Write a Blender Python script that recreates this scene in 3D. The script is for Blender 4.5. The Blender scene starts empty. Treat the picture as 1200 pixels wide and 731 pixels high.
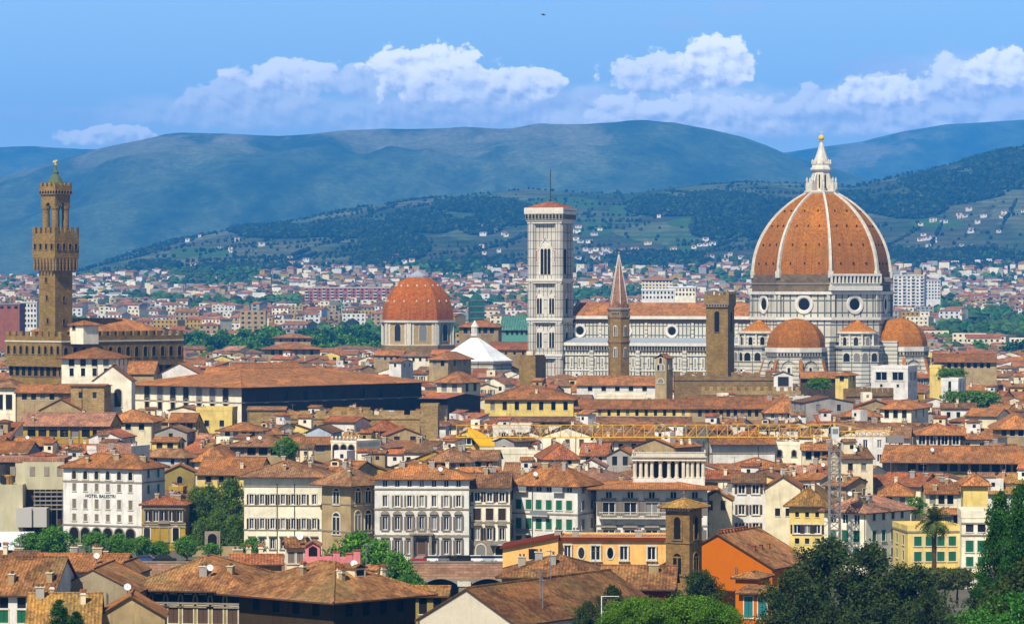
import bpy, math, random
from mathutils import Vector, Matrix, noise
R=math.radians; rnd=random.Random(7)
sc=bpy.context.scene; COL=sc.collection
# ---------------------------------------------------------------- camera, sky, sun, exposure
F=4160.0; CH=50.0; HY=340.0           # focal length in photo pixels, eye height, horizon row
cam=bpy.data.objects.new('camera',bpy.data.cameras.new('camera')); COL.objects.link(cam)
cam.data.sensor_width=36; cam.data.lens=36*F/1200; cam.data.clip_start=1; cam.data.clip_end=60000
cam.location=(0,0,CH); cam.rotation_euler=(R(90)-math.atan(25.5/F),0,0); sc.camera=cam
SUN_AZ=math.atan2(-0.42,-0.91); SUN_EL=R(47)     # towards the sun, measured from +Y to +X
sd=Vector((math.sin(SUN_AZ)*math.cos(SUN_EL),math.cos(SUN_AZ)*math.cos(SUN_EL),math.sin(SUN_EL)))
sl=bpy.data.lights.new('sun','SUN'); sl.energy=5.0; sl.angle=R(.5); sl.color=(1,.95,.85)
so=bpy.data.objects.new('sun',sl); COL.objects.link(so); so.rotation_euler=sd.to_track_quat('Z','Y').to_euler(); so.location=(-300,-300,600)
sc.view_settings.view_transform='Standard'; sc.view_settings.look='None'; sc.view_settings.exposure=0.32; sc.view_settings.gamma=1
sc.view_settings.use_curve_mapping=False
sc.cycles.volume_bounces=0; sc.cycles.max_bounces=5; sc.cycles.diffuse_bounces=2; sc.cycles.glossy_bounces=2
sc.cycles.transparent_max_bounces=6; sc.cycles.volume_max_steps=64

def lin(r,g,b):
    f=lambda c:(c/255/12.92 if c<=10 else ((c/255+.055)/1.055)**2.4)
    return (f(r),f(g),f(b))
class NT:
    def __init__(s,nt): s.nt=nt; s.n=nt.nodes; s.l=nt.links
    def new(s,t,**k):
        n=s.n.new(t)
        for a,b in k.items(): setattr(n,a,b)
        return n
    def put(s,sock,v):
        if isinstance(v,bpy.types.NodeSocket): s.l.new(v,sock)
        elif v is not None:
            if isinstance(v,tuple) and len(v)==3 and sock.type=='RGBA': v=(*v,1)
            sock.default_value=v
    def m(s,op,a,b=None,c=None,clamp=False):
        n=s.new('ShaderNodeMath',operation=op,use_clamp=clamp)
        for i,v in enumerate((a,b,c)):
            if v is not None: s.put(n.inputs[i],v)
        return n.outputs[0]
    def mix(s,f,a,b,mode='MIX'):
        n=s.new('ShaderNodeMix',data_type='RGBA',blend_type=mode)
        s.put(n.inputs[0],f); s.put(n.inputs[6],a); s.put(n.inputs[7],b); return n.outputs[2]
    def noise(s,vec,scale,det=4,rough=.55,dim='3D'):
        n=s.new('ShaderNodeTexNoise',noise_dimensions=dim); s.put(n.inputs['Vector'],vec)
        s.put(n.inputs['Scale'],scale); n.inputs['Detail'].default_value=det; n.inputs['Roughness'].default_value=rough; return n.outputs[0]
    def ss(s,v,a,b):
        n=s.new('ShaderNodeMapRange',interpolation_type='SMOOTHSTEP'); s.put(n.inputs[0],v)
        n.inputs[1].default_value=a; n.inputs[2].default_value=b; return n.outputs[0]
    def lerp(s,v,a,b,c,d):
        n=s.new('ShaderNodeMapRange'); s.put(n.inputs[0],v)
        for i,x in enumerate((a,b,c,d)): n.inputs[i+1].default_value=x
        return n.outputs[0]
    def comb(s,x,y,z):
        n=s.new('ShaderNodeCombineXYZ')
        for i,v in enumerate((x,y,z)): s.put(n.inputs[i],v)
        return n.outputs[0]
    def vmul(s,v,k):
        n=s.new('ShaderNodeVectorMath',operation='MULTIPLY'); s.put(n.inputs[0],v); n.inputs[1].default_value=k; return n.outputs[0]
    def vadd(s,v,k):
        n=s.new('ShaderNodeVectorMath',operation='ADD'); s.put(n.inputs[0],v); s.put(n.inputs[1],k); return n.outputs[0]

SKY_STRENGTH=.05
def make_world():
    w=bpy.data.worlds.new('World'); sc.world=w; w.use_nodes=True; N=NT(w.node_tree); N.n.clear()
    out=N.new('ShaderNodeOutputWorld'); bg=N.new('ShaderNodeBackground'); N.l.new(bg.outputs[0],out.inputs[0])
    sky=N.new('ShaderNodeTexSky',sky_type='NISHITA'); sky.sun_disc=False; sky.sun_elevation=SUN_EL; sky.sun_rotation=SUN_AZ; sky.dust_density=.6; sky.air_density=1.2; sky.ozone_density=2
    tc=N.new('ShaderNodeTexCoord'); sp=N.new('ShaderNodeSeparateXYZ'); N.l.new(tc.outputs['Generated'],sp.inputs[0])
    x,y,z=sp.outputs
    az=N.m('ARCTAN2',x,y); el=N.m('ARCSINE',z)
    # low sky: clear deep blue that pales towards the horizon (values are what the strength below turns into radiance)
    k=1/SKY_STRENGTH
    lo=N.mix(N.ss(el,0.0,.085),tuple(c*k for c in (.58,.73,.96)),tuple(c*k for c in (.41,.65,.90)))
    base=N.mix(N.ss(el,.085,.22),lo,sky.outputs[0])
    # clouds: angular coordinates in units of 100 photo pixels; each heap is an ellipse roughened by noise, lit on top, lavender below
    U=N.m('ADD',N.m('MULTIPLY',az,F/100),6.0); V=N.m('SUBTRACT',3.4,N.m('MULTIPLY',el,F/100))
    P=N.comb(U,N.m('MULTIPLY',V,1.15),0)
    n1=N.noise(P,3.2,9,.55); n2=N.noise(N.vadd(P,(-.05,-.085,0)),3.2,9,.55); n3=N.noise(N.comb(U,N.m('MULTIPLY',V,2.2),3.0),1.2,6,.55)
    rel=N.m('MULTIPLY',N.m('SUBTRACT',n1,n2),3.2)
    rough=N.m('MULTIPLY',N.m('SUBTRACT',n1,.5),2.3); soft=N.m('MULTIPLY',N.m('SUBTRACT',n3,.5),1.6)
    dark=tuple(c*k*1.15 for c in lin(182,193,224)); white=tuple(c*k*1.45 for c in lin(255,251,250))
    fin=base
    heaps=[(3.4,1.38,2.3,.22,.7,.42,1),(5.6,1.32,1.5,.28,.8,.42,1),(8.4,1.40,2.0,.32,.95,.66,1),(10.7,1.34,1.7,.34,.95,.52,1),(.8,1.38,1.0,.10,.3,.15,1),(7.0,1.22,.9,.12,.4,.1,1),(11.2,.95,1.0,.34,.6,.2,1),
      (1.25,1.62,.52,.11,.75,.75,0),(2.9,1.18,.72,.20,.75,.50,0),(3.4,.90,.55,.24,.92,.75,0),(4.2,1.0,.5,.2,.75,.55,0),(5.05,.90,.66,.32,1,1,0),(5.6,1.08,.6,.2,.8,.75,0),(6.15,1.0,.42,.2,1,.95,0),
      (7.85,.90,.68,.26,.95,.78,0),(8.38,.76,.38,.30,1,1,0),(7.45,1.34,.6,.2,.9,.8,0),(8.5,1.34,.95,.2,.9,.78,0),(9.6,1.28,.6,.2,.85,.6,0),(10.4,1.12,.55,.2,1,1,0),(11.35,1.0,.65,.28,.95,.72,0),(11.8,.86,.5,.24,1,.98,0),
      (8.0,.30,.22,.10,.34,0,0),(8.65,.10,.24,.10,.36,0,0),(10.2,.80,.40,.14,.4,0,0)]
    for bx,by,rx,ry,op,br,sf in heaps:
        dx=N.m('DIVIDE',N.m('SUBTRACT',U,bx),rx); dy=N.m('DIVIDE',N.m('SUBTRACT',V,by),ry)
        dyy=N.m('MULTIPLY',dy,N.m('ADD',1.0,N.m('MULTIPLY',N.m('GREATER_THAN',dy,0.0),.35)))
        q=N.m('SQRT',N.m('ADD',N.m('MULTIPLY',dx,dx),N.m('MULTIPLY',dyy,dyy)))
        d=N.m('ADD',N.m('SUBTRACT',1.22,q),soft if sf else rough)
        al=N.m('MULTIPLY',N.ss(d,-.15 if sf else .0,.65 if sf else .20),op)
        lt=N.m('MULTIPLY',N.ss(N.m('ADD',rel,N.m('MULTIPLY',dy,-.5)),-.85,.45),br)
        fin=N.mix(al,fin,N.mix(lt,dark,white))
    fin=N.mix(N.m('GREATER_THAN',y,.1),base,fin)
    N.l.new(fin,bg.inputs[0]); bg.inputs[1].default_value=SKY_STRENGTH
make_world()

# ---------------------------------------------------------------- materials
MATS={}
def mat(name,col,rough=.85,fn=None,bump=0,bscale=3):
    if name in MATS: return MATS[name]
    m=bpy.data.materials.new(name); m.use_nodes=True; N=NT(m.node_tree); b=N.n['Principled BSDF']
    b.inputs['Roughness'].default_value=rough; b.inputs['Specular IOR Level'].default_value=.1
    if fn: N.put(b.inputs['Base Color'],fn(N,b))
    else: N.put(b.inputs['Base Color'],col)
    MATS[name]=m; return m
def ocoord(N): return N.new('ShaderNodeTexCoord').outputs['Object']
def uvc(N): return N.new('ShaderNodeTexCoord').outputs['UV']
def orand(N): return N.new('ShaderNodeObjectInfo').outputs['Random']
def gpos(N): return N.new('ShaderNodeNewGeometry').outputs['Position']
def shade(N,col,f):   # multiply colour by scalar
    return N.mix(1.0,col,N.comb(f,f,f),'MULTIPLY')
def plaster(name,c,var=.24,streak=.5):
    def fn(N,b):
        p=gpos(N); n=N.noise(p,.35,5,.6); n2=N.noise(N.vmul(p,(1.6,1.6,.22)),1,4,.65); n3=N.noise(p,3.0,3,.6)
        f=N.m('ADD',N.lerp(n,.3,.7,1-var,1+var*.5),N.lerp(n3,.3,.7,-.05,.05))
        col=shade(N,c,f)
        st=N.m('MULTIPLY',N.ss(n2,.51,.73),streak)
        return N.mix(st,col,(c[0]*.48,c[1]*.44,c[2]*.40))
    return mat('plaster_'+name,c,.9,fn)
WC={'white':lin(220,214,202),'cream':lin(226,210,172),'yellow':lin(222,194,112),'ochre':lin(176,142,52),'tan':lin(170,146,104),'grey':lin(158,152,142),
    'peach':lin(240,182,104),'stone':lin(148,124,84),'pink':lin(214,128,128),'orange':lin(222,104,18),'olive':lin(148,130,70),'blue_grey':lin(176,184,190),'ivory':lin(236,224,194),'mustard':lin(214,158,20),'redbrown':lin(112,46,14),'umber':lin(64,50,30),'darkstone':lin(72,62,50)}  # last entry: dark tone with eave and recess shade painted in
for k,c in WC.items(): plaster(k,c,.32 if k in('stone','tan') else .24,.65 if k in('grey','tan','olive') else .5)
W_=lambda k: MATS['plaster_'+k]
def roofmat(name,c1,c2,c3,stripe=.42,rowh=.0,lichen=.4):
    def fn(N,b):
        uv=uvc(N); sx=N.new('ShaderNodeSeparateXYZ'); N.l.new(uv,sx.inputs[0])
        p=gpos(N); r=orand(N)
        big=N.noise(p,.12,4,.6); mid=N.noise(p,.55,6,.75); fine=N.noise(N.vmul(uv,(2.4,1.1,1)),1.0,3,.8); spot=N.noise(N.vmul(uv,(.75,.4,1)),1.0,6,.8)
        col=N.mix(N.ss(mid,.38,.62),c1,c2)
        vo=N.new('ShaderNodeTexVoronoi',distance='CHEBYCHEV'); N.put(vo.inputs['Vector'],uv); vo.inputs['Scale'].default_value=.22; vs_=N.new('ShaderNodeSeparateColor'); N.l.new(vo.outputs['Color'],vs_.inputs[0])
        col=N.mix(N.m('MULTIPLY',N.m('GREATER_THAN',vs_.outputs[0],.78),.55),col,tuple(min(1,c*q) for c,q in zip(c1,(1.35,1.25,1.1))))
        col=N.mix(N.m('MULTIPLY',N.ss(big,.45,.68),lichen),col,c3)
        col=shade(N,col,N.lerp(fine,.25,.75,.82,1.18))
        col=shade(N,col,N.lerp(spot,.3,.62,.66,1.15))
        wn=N.new('ShaderNodeTexWhiteNoise',noise_dimensions='2D'); sn=N.new('ShaderNodeVectorMath',operation='SNAP'); N.put(sn.inputs[0],uv); sn.inputs[1].default_value=(stripe*.5,.38,1); N.l.new(sn.outputs[0],wn.inputs['Vector'])
        col=shade(N,col,N.lerp(wn.outputs[0],0,1,.66,1.3))
        col=shade(N,col,N.lerp(r,0,1,.72,1.2))
        w=N.m('SINE',N.m('MULTIPLY',sx.outputs[0],2*math.pi/stripe))
        col=shade(N,col,N.lerp(w,-1,1,.80,1.12))
        rw=N.m('FRACT',N.m('MULTIPLY',sx.outputs[1],1/.42))
        h=N.m('ADD',N.m('MULTIPLY',w,.5),N.m('ADD',N.m('MULTIPLY',rw,.3),N.m('MULTIPLY',fine,1.2)))
        bp=N.new('ShaderNodeBump'); bp.inputs['Strength'].default_value=.55; bp.inputs['Distance'].default_value=.10; N.put(bp.inputs['Height'],h)
        N.l.new(bp.outputs[0],b.inputs['Normal'])
        return col
    return mat(name,c1,.9,fn)
RF={'orange':roofmat('tiles_orange',lin(170,112,64),lin(132,88,52),lin(134,104,66)),
    'brown':roofmat('tiles_brown',lin(146,106,72),lin(112,80,54),lin(120,102,70)),
    'red':roofmat('tiles_red',lin(170,102,62),lin(136,82,54),lin(142,102,66)),
    'ochre':roofmat('tiles_ochre',lin(164,122,62),lin(130,96,52),lin(124,108,64),.42,0,.6),
    'pink':roofmat('tiles_pink',lin(172,122,94),lin(138,98,76),lin(134,108,84)),
    'old':roofmat('tiles_old',lin(154,108,66),lin(104,70,44),lin(124,108,68),.42,0,.6)}
def stonemat(name,c,c2,bw=.9,bh=.45,mort=.05):
    def fn(N,b):
        br=N.new('ShaderNodeTexBrick'); N.l.new(uvc(N),br.inputs[0]); br.inputs['Scale'].default_value=1
        br.inputs['Brick Width'].default_value=bw; br.inputs['Row Height'].default_value=bh; br.inputs['Mortar Size'].default_value=mort
        br.inputs['Mortar Smooth'].default_value=.3
        N.put(br.inputs['Color1'],c); N.put(br.inputs['Color2'],c2); N.put(br.inputs['Mortar'],tuple(x*.55 for x in c))
        p=gpos(N); col=shade(N,br.outputs[0],N.lerp(N.noise(p,.25,5,.65),.3,.7,.72,1.2))
        return shade(N,col,N.lerp(N.noise(p,1.8,4,.7),.3,.7,.8,1.2))
    return mat(name,c,.92,fn)
STONE=stonemat('stone_ochre',lin(150,120,64),lin(126,100,52))
STONE2=stonemat('stone_brown',lin(146,118,74),lin(122,96,58),1.1,.5)
STONE3=stonemat('stone_rubble',lin(176,148,96),lin(146,118,74),.8,.35)
BRICKD=stonemat('brick_drum',lin(124,106,80),lin(100,84,62),1.6,.6)
def marble(name,bw,bh,mort,off=0.0,white=lin(208,200,180),green=lin(100,104,94),sub=True):
    def fn(N,b):
        br=N.new('ShaderNodeTexBrick'); N.l.new(uvc(N),br.inputs[0]); br.offset=off; br.inputs['Scale'].default_value=1
        br.inputs['Brick Width'].default_value=bw; br.inputs['Row Height'].default_value=bh; br.inputs['Mortar Size'].default_value=mort
        br.inputs['Mortar Smooth'].default_value=.05
        N.put(br.inputs['Color1'],white); N.put(br.inputs['Color2'],tuple(x*.86 for x in white)); N.put(br.inputs['Mortar'],green)
        p=gpos(N); col=br.outputs[0]
        if sub:
            b2=N.new('ShaderNodeTexBrick'); N.l.new(uvc(N),b2.inputs[0]); b2.offset=off; b2.inputs['Scale'].default_value=1
            b2.inputs['Brick Width'].default_value=bw; b2.inputs['Row Height'].default_value=bh; b2.inputs['Mortar Size'].default_value=mort*2.6
            b2.inputs['Mortar Smooth'].default_value=.02
            ring=N.m('MULTIPLY',N.m('SUBTRACT',1.0,b2.outputs['Fac']),.16)
            col=N.mix(ring,col,(.42,.30,.22))
        col=shade(N,col,N.lerp(N.noise(p,.12,5,.65),.3,.7,.80,1.1))
        st=N.ss(N.noise(N.vmul(p,(1.2,1.2,.12)),1,4,.65),.56,.76)
        return N.mix(N.m('MULTIPLY',st,.35),col,(.20,.17,.12))
    return mat(name,white,.7,fn)
M_DRUM=marble('marble_drum',2.7,4.6,.30); M_NAVE=marble('marble_nave',1.6,3.6,.24); M_AISLE=marble('marble_aisle',1.3,2.7,.25)
M_STRIPE=marble('marble_stripe',60,1.5,.17,0,green=lin(98,102,92),sub=False); M_CAMP=marble('marble_campanile',1.62,3.3,.16,white=lin(206,197,180),green=lin(120,118,106))
M_WHITE=mat('marble_white',lin(216,209,192),.6,lambda N,b: shade(N,lin(216,209,192),N.lerp(N.noise(gpos(N),.5,5,.7),.3,.7,.78,1.08)))
M_RIB=mat('marble_rib',lin(206,198,180),.6,lambda N,b: shade(N,lin(206,198,180),N.lerp(N.noise(gpos(N),.5,5,.7),.3,.7,.68,1.1)))
M_PALE=mat('marble_pale',lin(214,204,182),.6,lambda N,b: shade(N,lin(216,206,182),N.lerp(N.noise(gpos(N),.6,5,.7),.3,.7,.7,1.1)))
DOMET=roofmat('dome_tiles',lin(186,116,34),lin(164,100,28),lin(152,104,42),.5,0,.35)
DOMET2=roofmat('chapel_dome_tiles',lin(166,90,8),lin(148,78,8),lin(140,92,26),.5,0,.3)
GLASS=mat('window_dark',(.012,.014,.016),.25,lambda N,b: N.mix(N.m('GREATER_THAN',orand(N),.84),N.mix(orand(N),(.005,.006,.008),(.035,.034,.032)),(.20,.19,.17)))
VOID=mat('opening_dark',(.010,.009,.008),.9)
EAVE=mat('eave_wood',lin(92,66,44),.9,lambda N,b: shade(N,lin(84,60,40),N.lerp(N.noise(gpos(N),2,3,.6),.3,.7,.7,1.2)))
TRIM=mat('trim_pale',lin(214,204,184),.8,lambda N,b: shade(N,lin(206,196,174),N.lerp(N.noise(gpos(N),1.2,4,.6),.3,.7,.8,1.1)))
TRIMG=mat('trim_grey',lin(150,140,124),.85,lambda N,b: shade(N,lin(142,130,112),N.lerp(N.noise(gpos(N),1.2,4,.6),.3,.7,.75,1.15)))
SH={'brown':mat('shutter_brown',lin(86,66,52),.7),'green':mat('shutter_green',lin(34,92,64),.65),'grey':mat('shutter_grey',lin(118,108,98),.7),'dark':mat('shutter_dark',lin(58,44,34),.7),'teal':mat('shutter_teal',lin(40,110,110),.65)}
METAL=mat('metal_grey',lin(120,122,124),.45); WHITEP=mat('paint_white',lin(228,228,226),.5); DARKM=mat('metal_dark',lin(50,52,54),.6)
GOLD=mat('gilded_copper',lin(216,176,60),.35); VERD=mat('copper_green',lin(84,96,66),.7)
LEAD=mat('lead_grey',lin(150,156,164),.5)
BARK=mat('bark',lin(84,66,48),.95,lambda N,b: shade(N,lin(84,66,48),N.lerp(N.noise(N.vmul(ocoord(N),(4,4,1)),1,4,.6),.3,.7,.6,1.3)))
def leafmat(name,c1,c2,tr=.35):
    def fn(N,b):
        g=N.new('ShaderNodeNewGeometry'); r=g.outputs['Random Per Island']; p=g.outputs['Position']
        col=N.mix(N.ss(N.noise(p,.45,3,.6),.35,.65),c1,c2)
        b.inputs['Specular IOR Level'].default_value=.12
        col=shade(N,col,N.lerp(r,0,1,.55,1.5))
        t=N.new('ShaderNodeBsdfTranslucent'); N.put(t.inputs[0],N.mix(.5,col,(.10,.16,.02))); mx=N.new('ShaderNodeMixShader'); mx.inputs[0].default_value=tr
        out=N.n['Material Output']; N.l.new(b.outputs[0],mx.inputs[1]); N.l.new(t.outputs[0],mx.inputs[2]); N.l.new(mx.outputs[0],out.inputs[0])
        return col
    return mat(name,c1,.75,fn)
LEAF={'dark':leafmat('leaf_dark',(.024,.044,.011),(.05,.075,.016),.12),'mid':leafmat('leaf_mid',(.085,.23,.018),(.13,.29,.025)),'light':leafmat('leaf_light',(.085,.20,.012),(.14,.27,.018)),
      'olive':leafmat('leaf_olive',(.09,.11,.022),(.12,.14,.03)),'near':leafmat('leaf_near',(.035,.14,.02),(.07,.22,.03),.3),'far':leafmat('leaf_far',(.006,.018,.008),(.014,.032,.011),.05),'cypress':leafmat('leaf_cypress',(.014,.06,.008),(.035,.11,.014),.12),'ivy':leafmat('leaf_ivy',(.06,.12,.012),(.16,.24,.03))}

# ---------------------------------------------------------------- mesh builder
class MB:
    def __init__(s): s.v=[]; s.f=[]; s.mi=[]; s.mats=[]
    def mid(s,m):
        if m not in s.mats: s.mats.append(m)
        return s.mats.index(m)
    def add(s,vs,fs,m):
        o=len(s.v); s.v+= [tuple(p) for p in vs]; i=s.mid(m)
        for f in fs: s.f.append([o+a for a in f]); s.mi.append(i)
    def face(s,pts,m): s.add(pts,[list(range(len(pts)))],m)
    def box(s,x0,x1,y0,y1,z0,z1,m,top=None):
        vs=[(x0,y0,z0),(x1,y0,z0),(x1,y1,z0),(x0,y1,z0),(x0,y0,z1),(x1,y0,z1),(x1,y1,z1),(x0,y1,z1)]
        s.add(vs,[[0,3,2,1],[0,1,5,4],[1,2,6,5],[2,3,7,6],[3,0,4,7]],m)
        s.add([vs[4],vs[5],vs[6],vs[7]],[[0,1,2,3]],top or m) if top else s.f.append([len(s.v)-8+k for k in (4,5,6,7)]) or s.mi.append(s.mid(m))
    def prism(s,poly,z0,z1,m,top=None,cap=True):    # poly counter-clockwise seen from above
        n=len(poly); vs=[(x,y,z0) for x,y in poly]+[(x,y,z1) for x,y in poly]
        s.add(vs,[[i,(i+1)%n,n+(i+1)%n,n+i] for i in range(n)],m)
        if cap: s.add([(x,y,z1) for x,y in poly],[list(range(n))],top or m); s.add([(x,y,z0) for x,y in poly],[list(range(n))[::-1]],m)
    def loft(s,rings,m,close=True):      # list of equal-length rings
        n=len(rings[0]); vs=[p for r in rings for p in r]; fs=[]
        for k in range(len(rings)-1):
            for i in range(n): fs.append([k*n+i,k*n+(i+1)%n,(k+1)*n+(i+1)%n,(k+1)*n+i])
        if close: fs.append([(len(rings)-1)*n+i for i in range(n)]); fs.append([i for i in range(n)][::-1])
        s.add(vs,fs,m)
    def lathe(s,prof,n,m,ph=0,cx=0,cy=0,close=True):
        s.loft([[(cx+r*math.cos(ph+2*math.pi*i/n),cy+r*math.sin(ph+2*math.pi*i/n),z) for i in range(n)] for r,z in prof],m,close)
    def tube(s,a,b,r,m,n=5,r2=None):
        a=Vector(a); b=Vector(b); d=(b-a).normalized(); u=d.orthogonal().normalized(); w=d.cross(u); r2=r if r2 is None else r2
        s.loft([[a+(u*math.cos(2*math.pi*i/n)+w*math.sin(2*math.pi*i/n))*r for i in range(n)],[b+(u*math.cos(2*math.pi*i/n)+w*math.sin(2*math.pi*i/n))*r2 for i in range(n)]],m)
    def extr(s,poly,y0,y1,m):     # polygon in (x,z), extruded along y (front y0)
        n=len(poly); s.add([(x,y0,z) for x,z in poly],[list(range(n))],m); s.add([(x,y1,z) for x,z in poly],[list(range(n))[::-1]],m)
        s.add([(x,y0,z) for x,z in poly]+[(x,y1,z) for x,z in poly],[[i,n+i,n+(i+1)%n,(i+1)%n] for i in range(n)],m)
    def weld(s,eps=1e-4):
        mp={}; idx=[]; nv=[]
        for p in s.v:
            k=(round(p[0]/eps),round(p[1]/eps),round(p[2]/eps))
            if k not in mp: mp[k]=len(nv); nv.append(p)
            idx.append(mp[k])
        s.v=nv; nf=[]; nm=[]
        for f,mi in zip(s.f,s.mi):
            g=[]
            for a in f:
                a=idx[a]
                if not g or g[-1]!=a: g.append(a)
            if len(g)>1 and g[0]==g[-1]: g.pop()
            if len(g)>2: nf.append(g); nm.append(mi)
        s.f=nf; s.mi=nm; return s
    def mesh(s,name,smooth=False,uv=True):
        me=bpy.data.meshes.new(name); me.from_pydata(s.v,[],s.f)
        for m in s.mats: me.materials.append(m)
        me.polygons.foreach_set('material_index',s.mi)
        if smooth: me.polygons.foreach_set('use_smooth',[True]*len(me.polygons))
        if uv:
            ul=me.uv_layers.new(name='UVMap'); data=[0.0]*(2*len(me.loops)); V=me.vertices
            for p in me.polygons:
                n=p.normal
                if abs(n.z)>.995: u=Vector((1,0,0)); w=Vector((0,1,0))
                else:
                    u=Vector((-n.y,n.x,0)).normalized(); w=n.cross(u)
                for li in p.loop_indices:
                    c=V[me.loops[li].vertex_index].co; data[2*li]=c.dot(u); data[2*li+1]=c.dot(w)
            ul.data.foreach_set('uv',data)
        me.update(); return me
    def build(s,name,parent=None,loc=(0,0,0),rz=0,smooth=False,uv=True):
        return link(name,s.mesh(name,smooth,uv),parent,loc,rz)
def link(name,me,parent=None,loc=(0,0,0),rz=0):
    o=bpy.data.objects.new(name,me); COL.objects.link(o); o.location=loc; o.rotation_euler=(0,0,rz)
    if parent: o.parent=parent
    return o
def tag(o,label=None,cat=None,group=None,kind=None):
    if label: o['label']=label
    if cat: o['category']=cat
    if group: o['group']=group
    if kind: o['kind']=kind
    return o
def thing(name,label,cat,loc=(0,0,0),rz=0,group=None):
    return tag(link(name,None,None,loc,rz),label,cat,group)
def dup(root,loc,rz,label=None,scale=None):
    r=root.copy(); COL.objects.link(r); r.location=loc; r.rotation_euler=(0,0,rz)
    if scale: r.scale=scale
    if label: r['label']=label
    for ch in list(root.children):
        c=ch.copy(); COL.objects.link(c); c.parent=r
        for g in ch.children:
            d=g.copy(); COL.objects.link(d); d.parent=c
    return r
def sstep(a,b,x):
    t=min(1,max(0,(x-a)/(b-a))); return t*t*(3-2*t)
# ---------------------------------------------------------------- terrain height
def interp(pts,x):
    if x<=pts[0][0]: return pts[0][1]
    for (a,b),(c,d) in zip(pts,pts[1:]):
        if x<=c:
            t=(x-a)/(c-a); return b+(d-b)*t
    return pts[-1][1]
HILL=[(-900,330),(0,331),(60,326),(95,318),(130,306),(200,285),(280,269),(340,262),(420,249),(500,238),(560,232),(620,226),(680,230),(740,231),(800,223),(880,219),(950,222),(1000,224),(1040,215),(1090,203),(1150,188),(1200,176),(1300,165),(2100,150)]
MTN=[(-900,270),(-200,235),(0,207),(50,194),(100,181),(150,170),(195,161),(260,159),(330,160),(400,154),(450,150),(520,152),(600,153),(680,149),(740,147),(790,145),(830,151),(870,161),(900,172),(930,186),(1000,205),(1100,225),(2100,300)]
FAR=[(-900,180),(0,174),(40,172),(100,176),(150,178),(300,200),(800,200),(880,186),(912,180),(960,173),(1010,167),(1060,156),(1110,148),(1160,144),(1200,142),(2100,130)]
def fb(x,y,o=5): return noise.fractal(Vector((x,y,3.3)),1.0,2.0,o)
def tz(x,y):
    D=max(y,1.0)
    if D<1800: return max(0,(430-D)*.1)
    z=62*min(1,((D-1800)/3200))**1.35 if D<5000 else 62
    if D<4600: return z
    px=600+F*x/D
    wob=fb(x/1500,y/1500)
    r1=CH+(HY-interp(HILL,px))/F*7500-62
    t=sstep(4700,7500,D)*(1-.55*sstep(7500,9300,D))
    a=r1*(t**.85)*(1+.0*wob)+wob*26*sstep(4900,6500,D)*(1-.6*sstep(6700,7500,D))
    if r1<20: a=max(0,a*sstep(-5,30,r1))
    r2=CH+(HY-interp(MTN,px))/F*12000-62
    w2=fb(x/1100+9,y/1100)
    b=r2*sstep(8600,12000,D)**.8*(1-.6*sstep(12000,14200,D))+(w2*70+(abs(noise.noise(Vector((x/420,D/1700,1.5))))+.5*abs(noise.noise(Vector((x/190+3,D/800,4.5))))-.35)*-85)*sstep(9000,10300,D)*(1-.93*sstep(11000,12000,D))
    r3=CH+(HY-interp(FAR,px))/F*16500-62
    c=r3*sstep(13200,16500,D)*(1-.4*sstep(16500,18500,D))+fb(x/1600+4,y/1600)*22*sstep(13500,15000,D)
    return z+max(a,b,c,0)
def P3(px,py,D): return Vector(((px-600)*D/F,D,CH-(py-HY)*D/F))
def pxy(x,y,z): return 600+F*x/y, HY-F*(z-CH)/y

FOREST=[(330,272,60,8),(420,270,60,10),(500,262,50,13),(460,290,45,18),(440,306,30,10),(560,242,60,10),(600,252,55,14),(565,264,30,12),(790,242,60,12),(860,240,80,15),(905,262,60,26),(835,268,35,16),(930,304,40,14),(760,304,60,9),(805,312,50,10),(650,314,60,8),(1060,242,60,16),(1120,222,60,22),(1185,200,60,24),(1060,304,70,12),(1150,304,60,12),(990,242,40,16),(560,312,60,8),(300,316,60,4),(180,312,30,5)]
MEADOW=[(660,240,55,9),(735,246,30,7),(960,236,42,9),(800,288,22,10),(1000,304,34,10),(800,262,24,7),(690,268,30,8),(1100,262,40,7),(240,296,40,6)]
def patches(L,x,y):
    px=600+F*x/y; py=HY-F*(tz(x,y)-CH)/y; n=noise.fractal(Vector((x*.0045,y*.0022,7.7)),1.0,2.0,5)*.55; v=-1.0
    for a,b,c,d in L: v=max(v,1-((px-a)/c)**2-((py-b)/d)**2)
    return v+n
def forest(x,y): return patches(FOREST,x,y)-.12
def meadow(x,y): return patches(MEADOW,x,y)-.12
# ================================================================ the setting: ground, hills, river, road
def gridsheet(name,Ds,us,m,hf,smooth=True):
    vs=[];fs=[];n=len(us)
    for D in Ds:
        for u in us: vs.append((u*D,D,hf(u*D,D)))
    for i in range(len(Ds)-1):
        for j in range(n-1): fs.append([i*n+j,i*n+j+1,(i+1)*n+j+1,(i+1)*n+j])
    b=MB(); b.v=vs; b.f=fs; b.mats=[m]; b.mi=[0]*len(fs)
    return tag(b.build(name,smooth=smooth,uv=False),kind='structure')
def groundcol(N,b):
    p=gpos(N); col=N.mix(N.ss(N.noise(p,.02,5,.6),.4,.6),(.085,.07,.052),(.13,.115,.09))
    return N.mix(N.ss(N.noise(p,.008,4,.6),.5,.62),col,(.03,.045,.018))
GROUND=mat('ground_earth',(.1,.08,.06),.95,groundcol)
us=[-.26+.52*i/40 for i in range(41)]
def ghf(x,y):
    if 571<y<644.8 and x<27: return -9
    return tz(x,y)-.02
gridsheet('ground',[2,40,80,120,160,200,260,320,380,430,480,530,569,572,605,644.7,645.2]+list(range(660,1800,60))+list(range(1800,5001,80)),us,GROUND,ghf,False)
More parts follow.
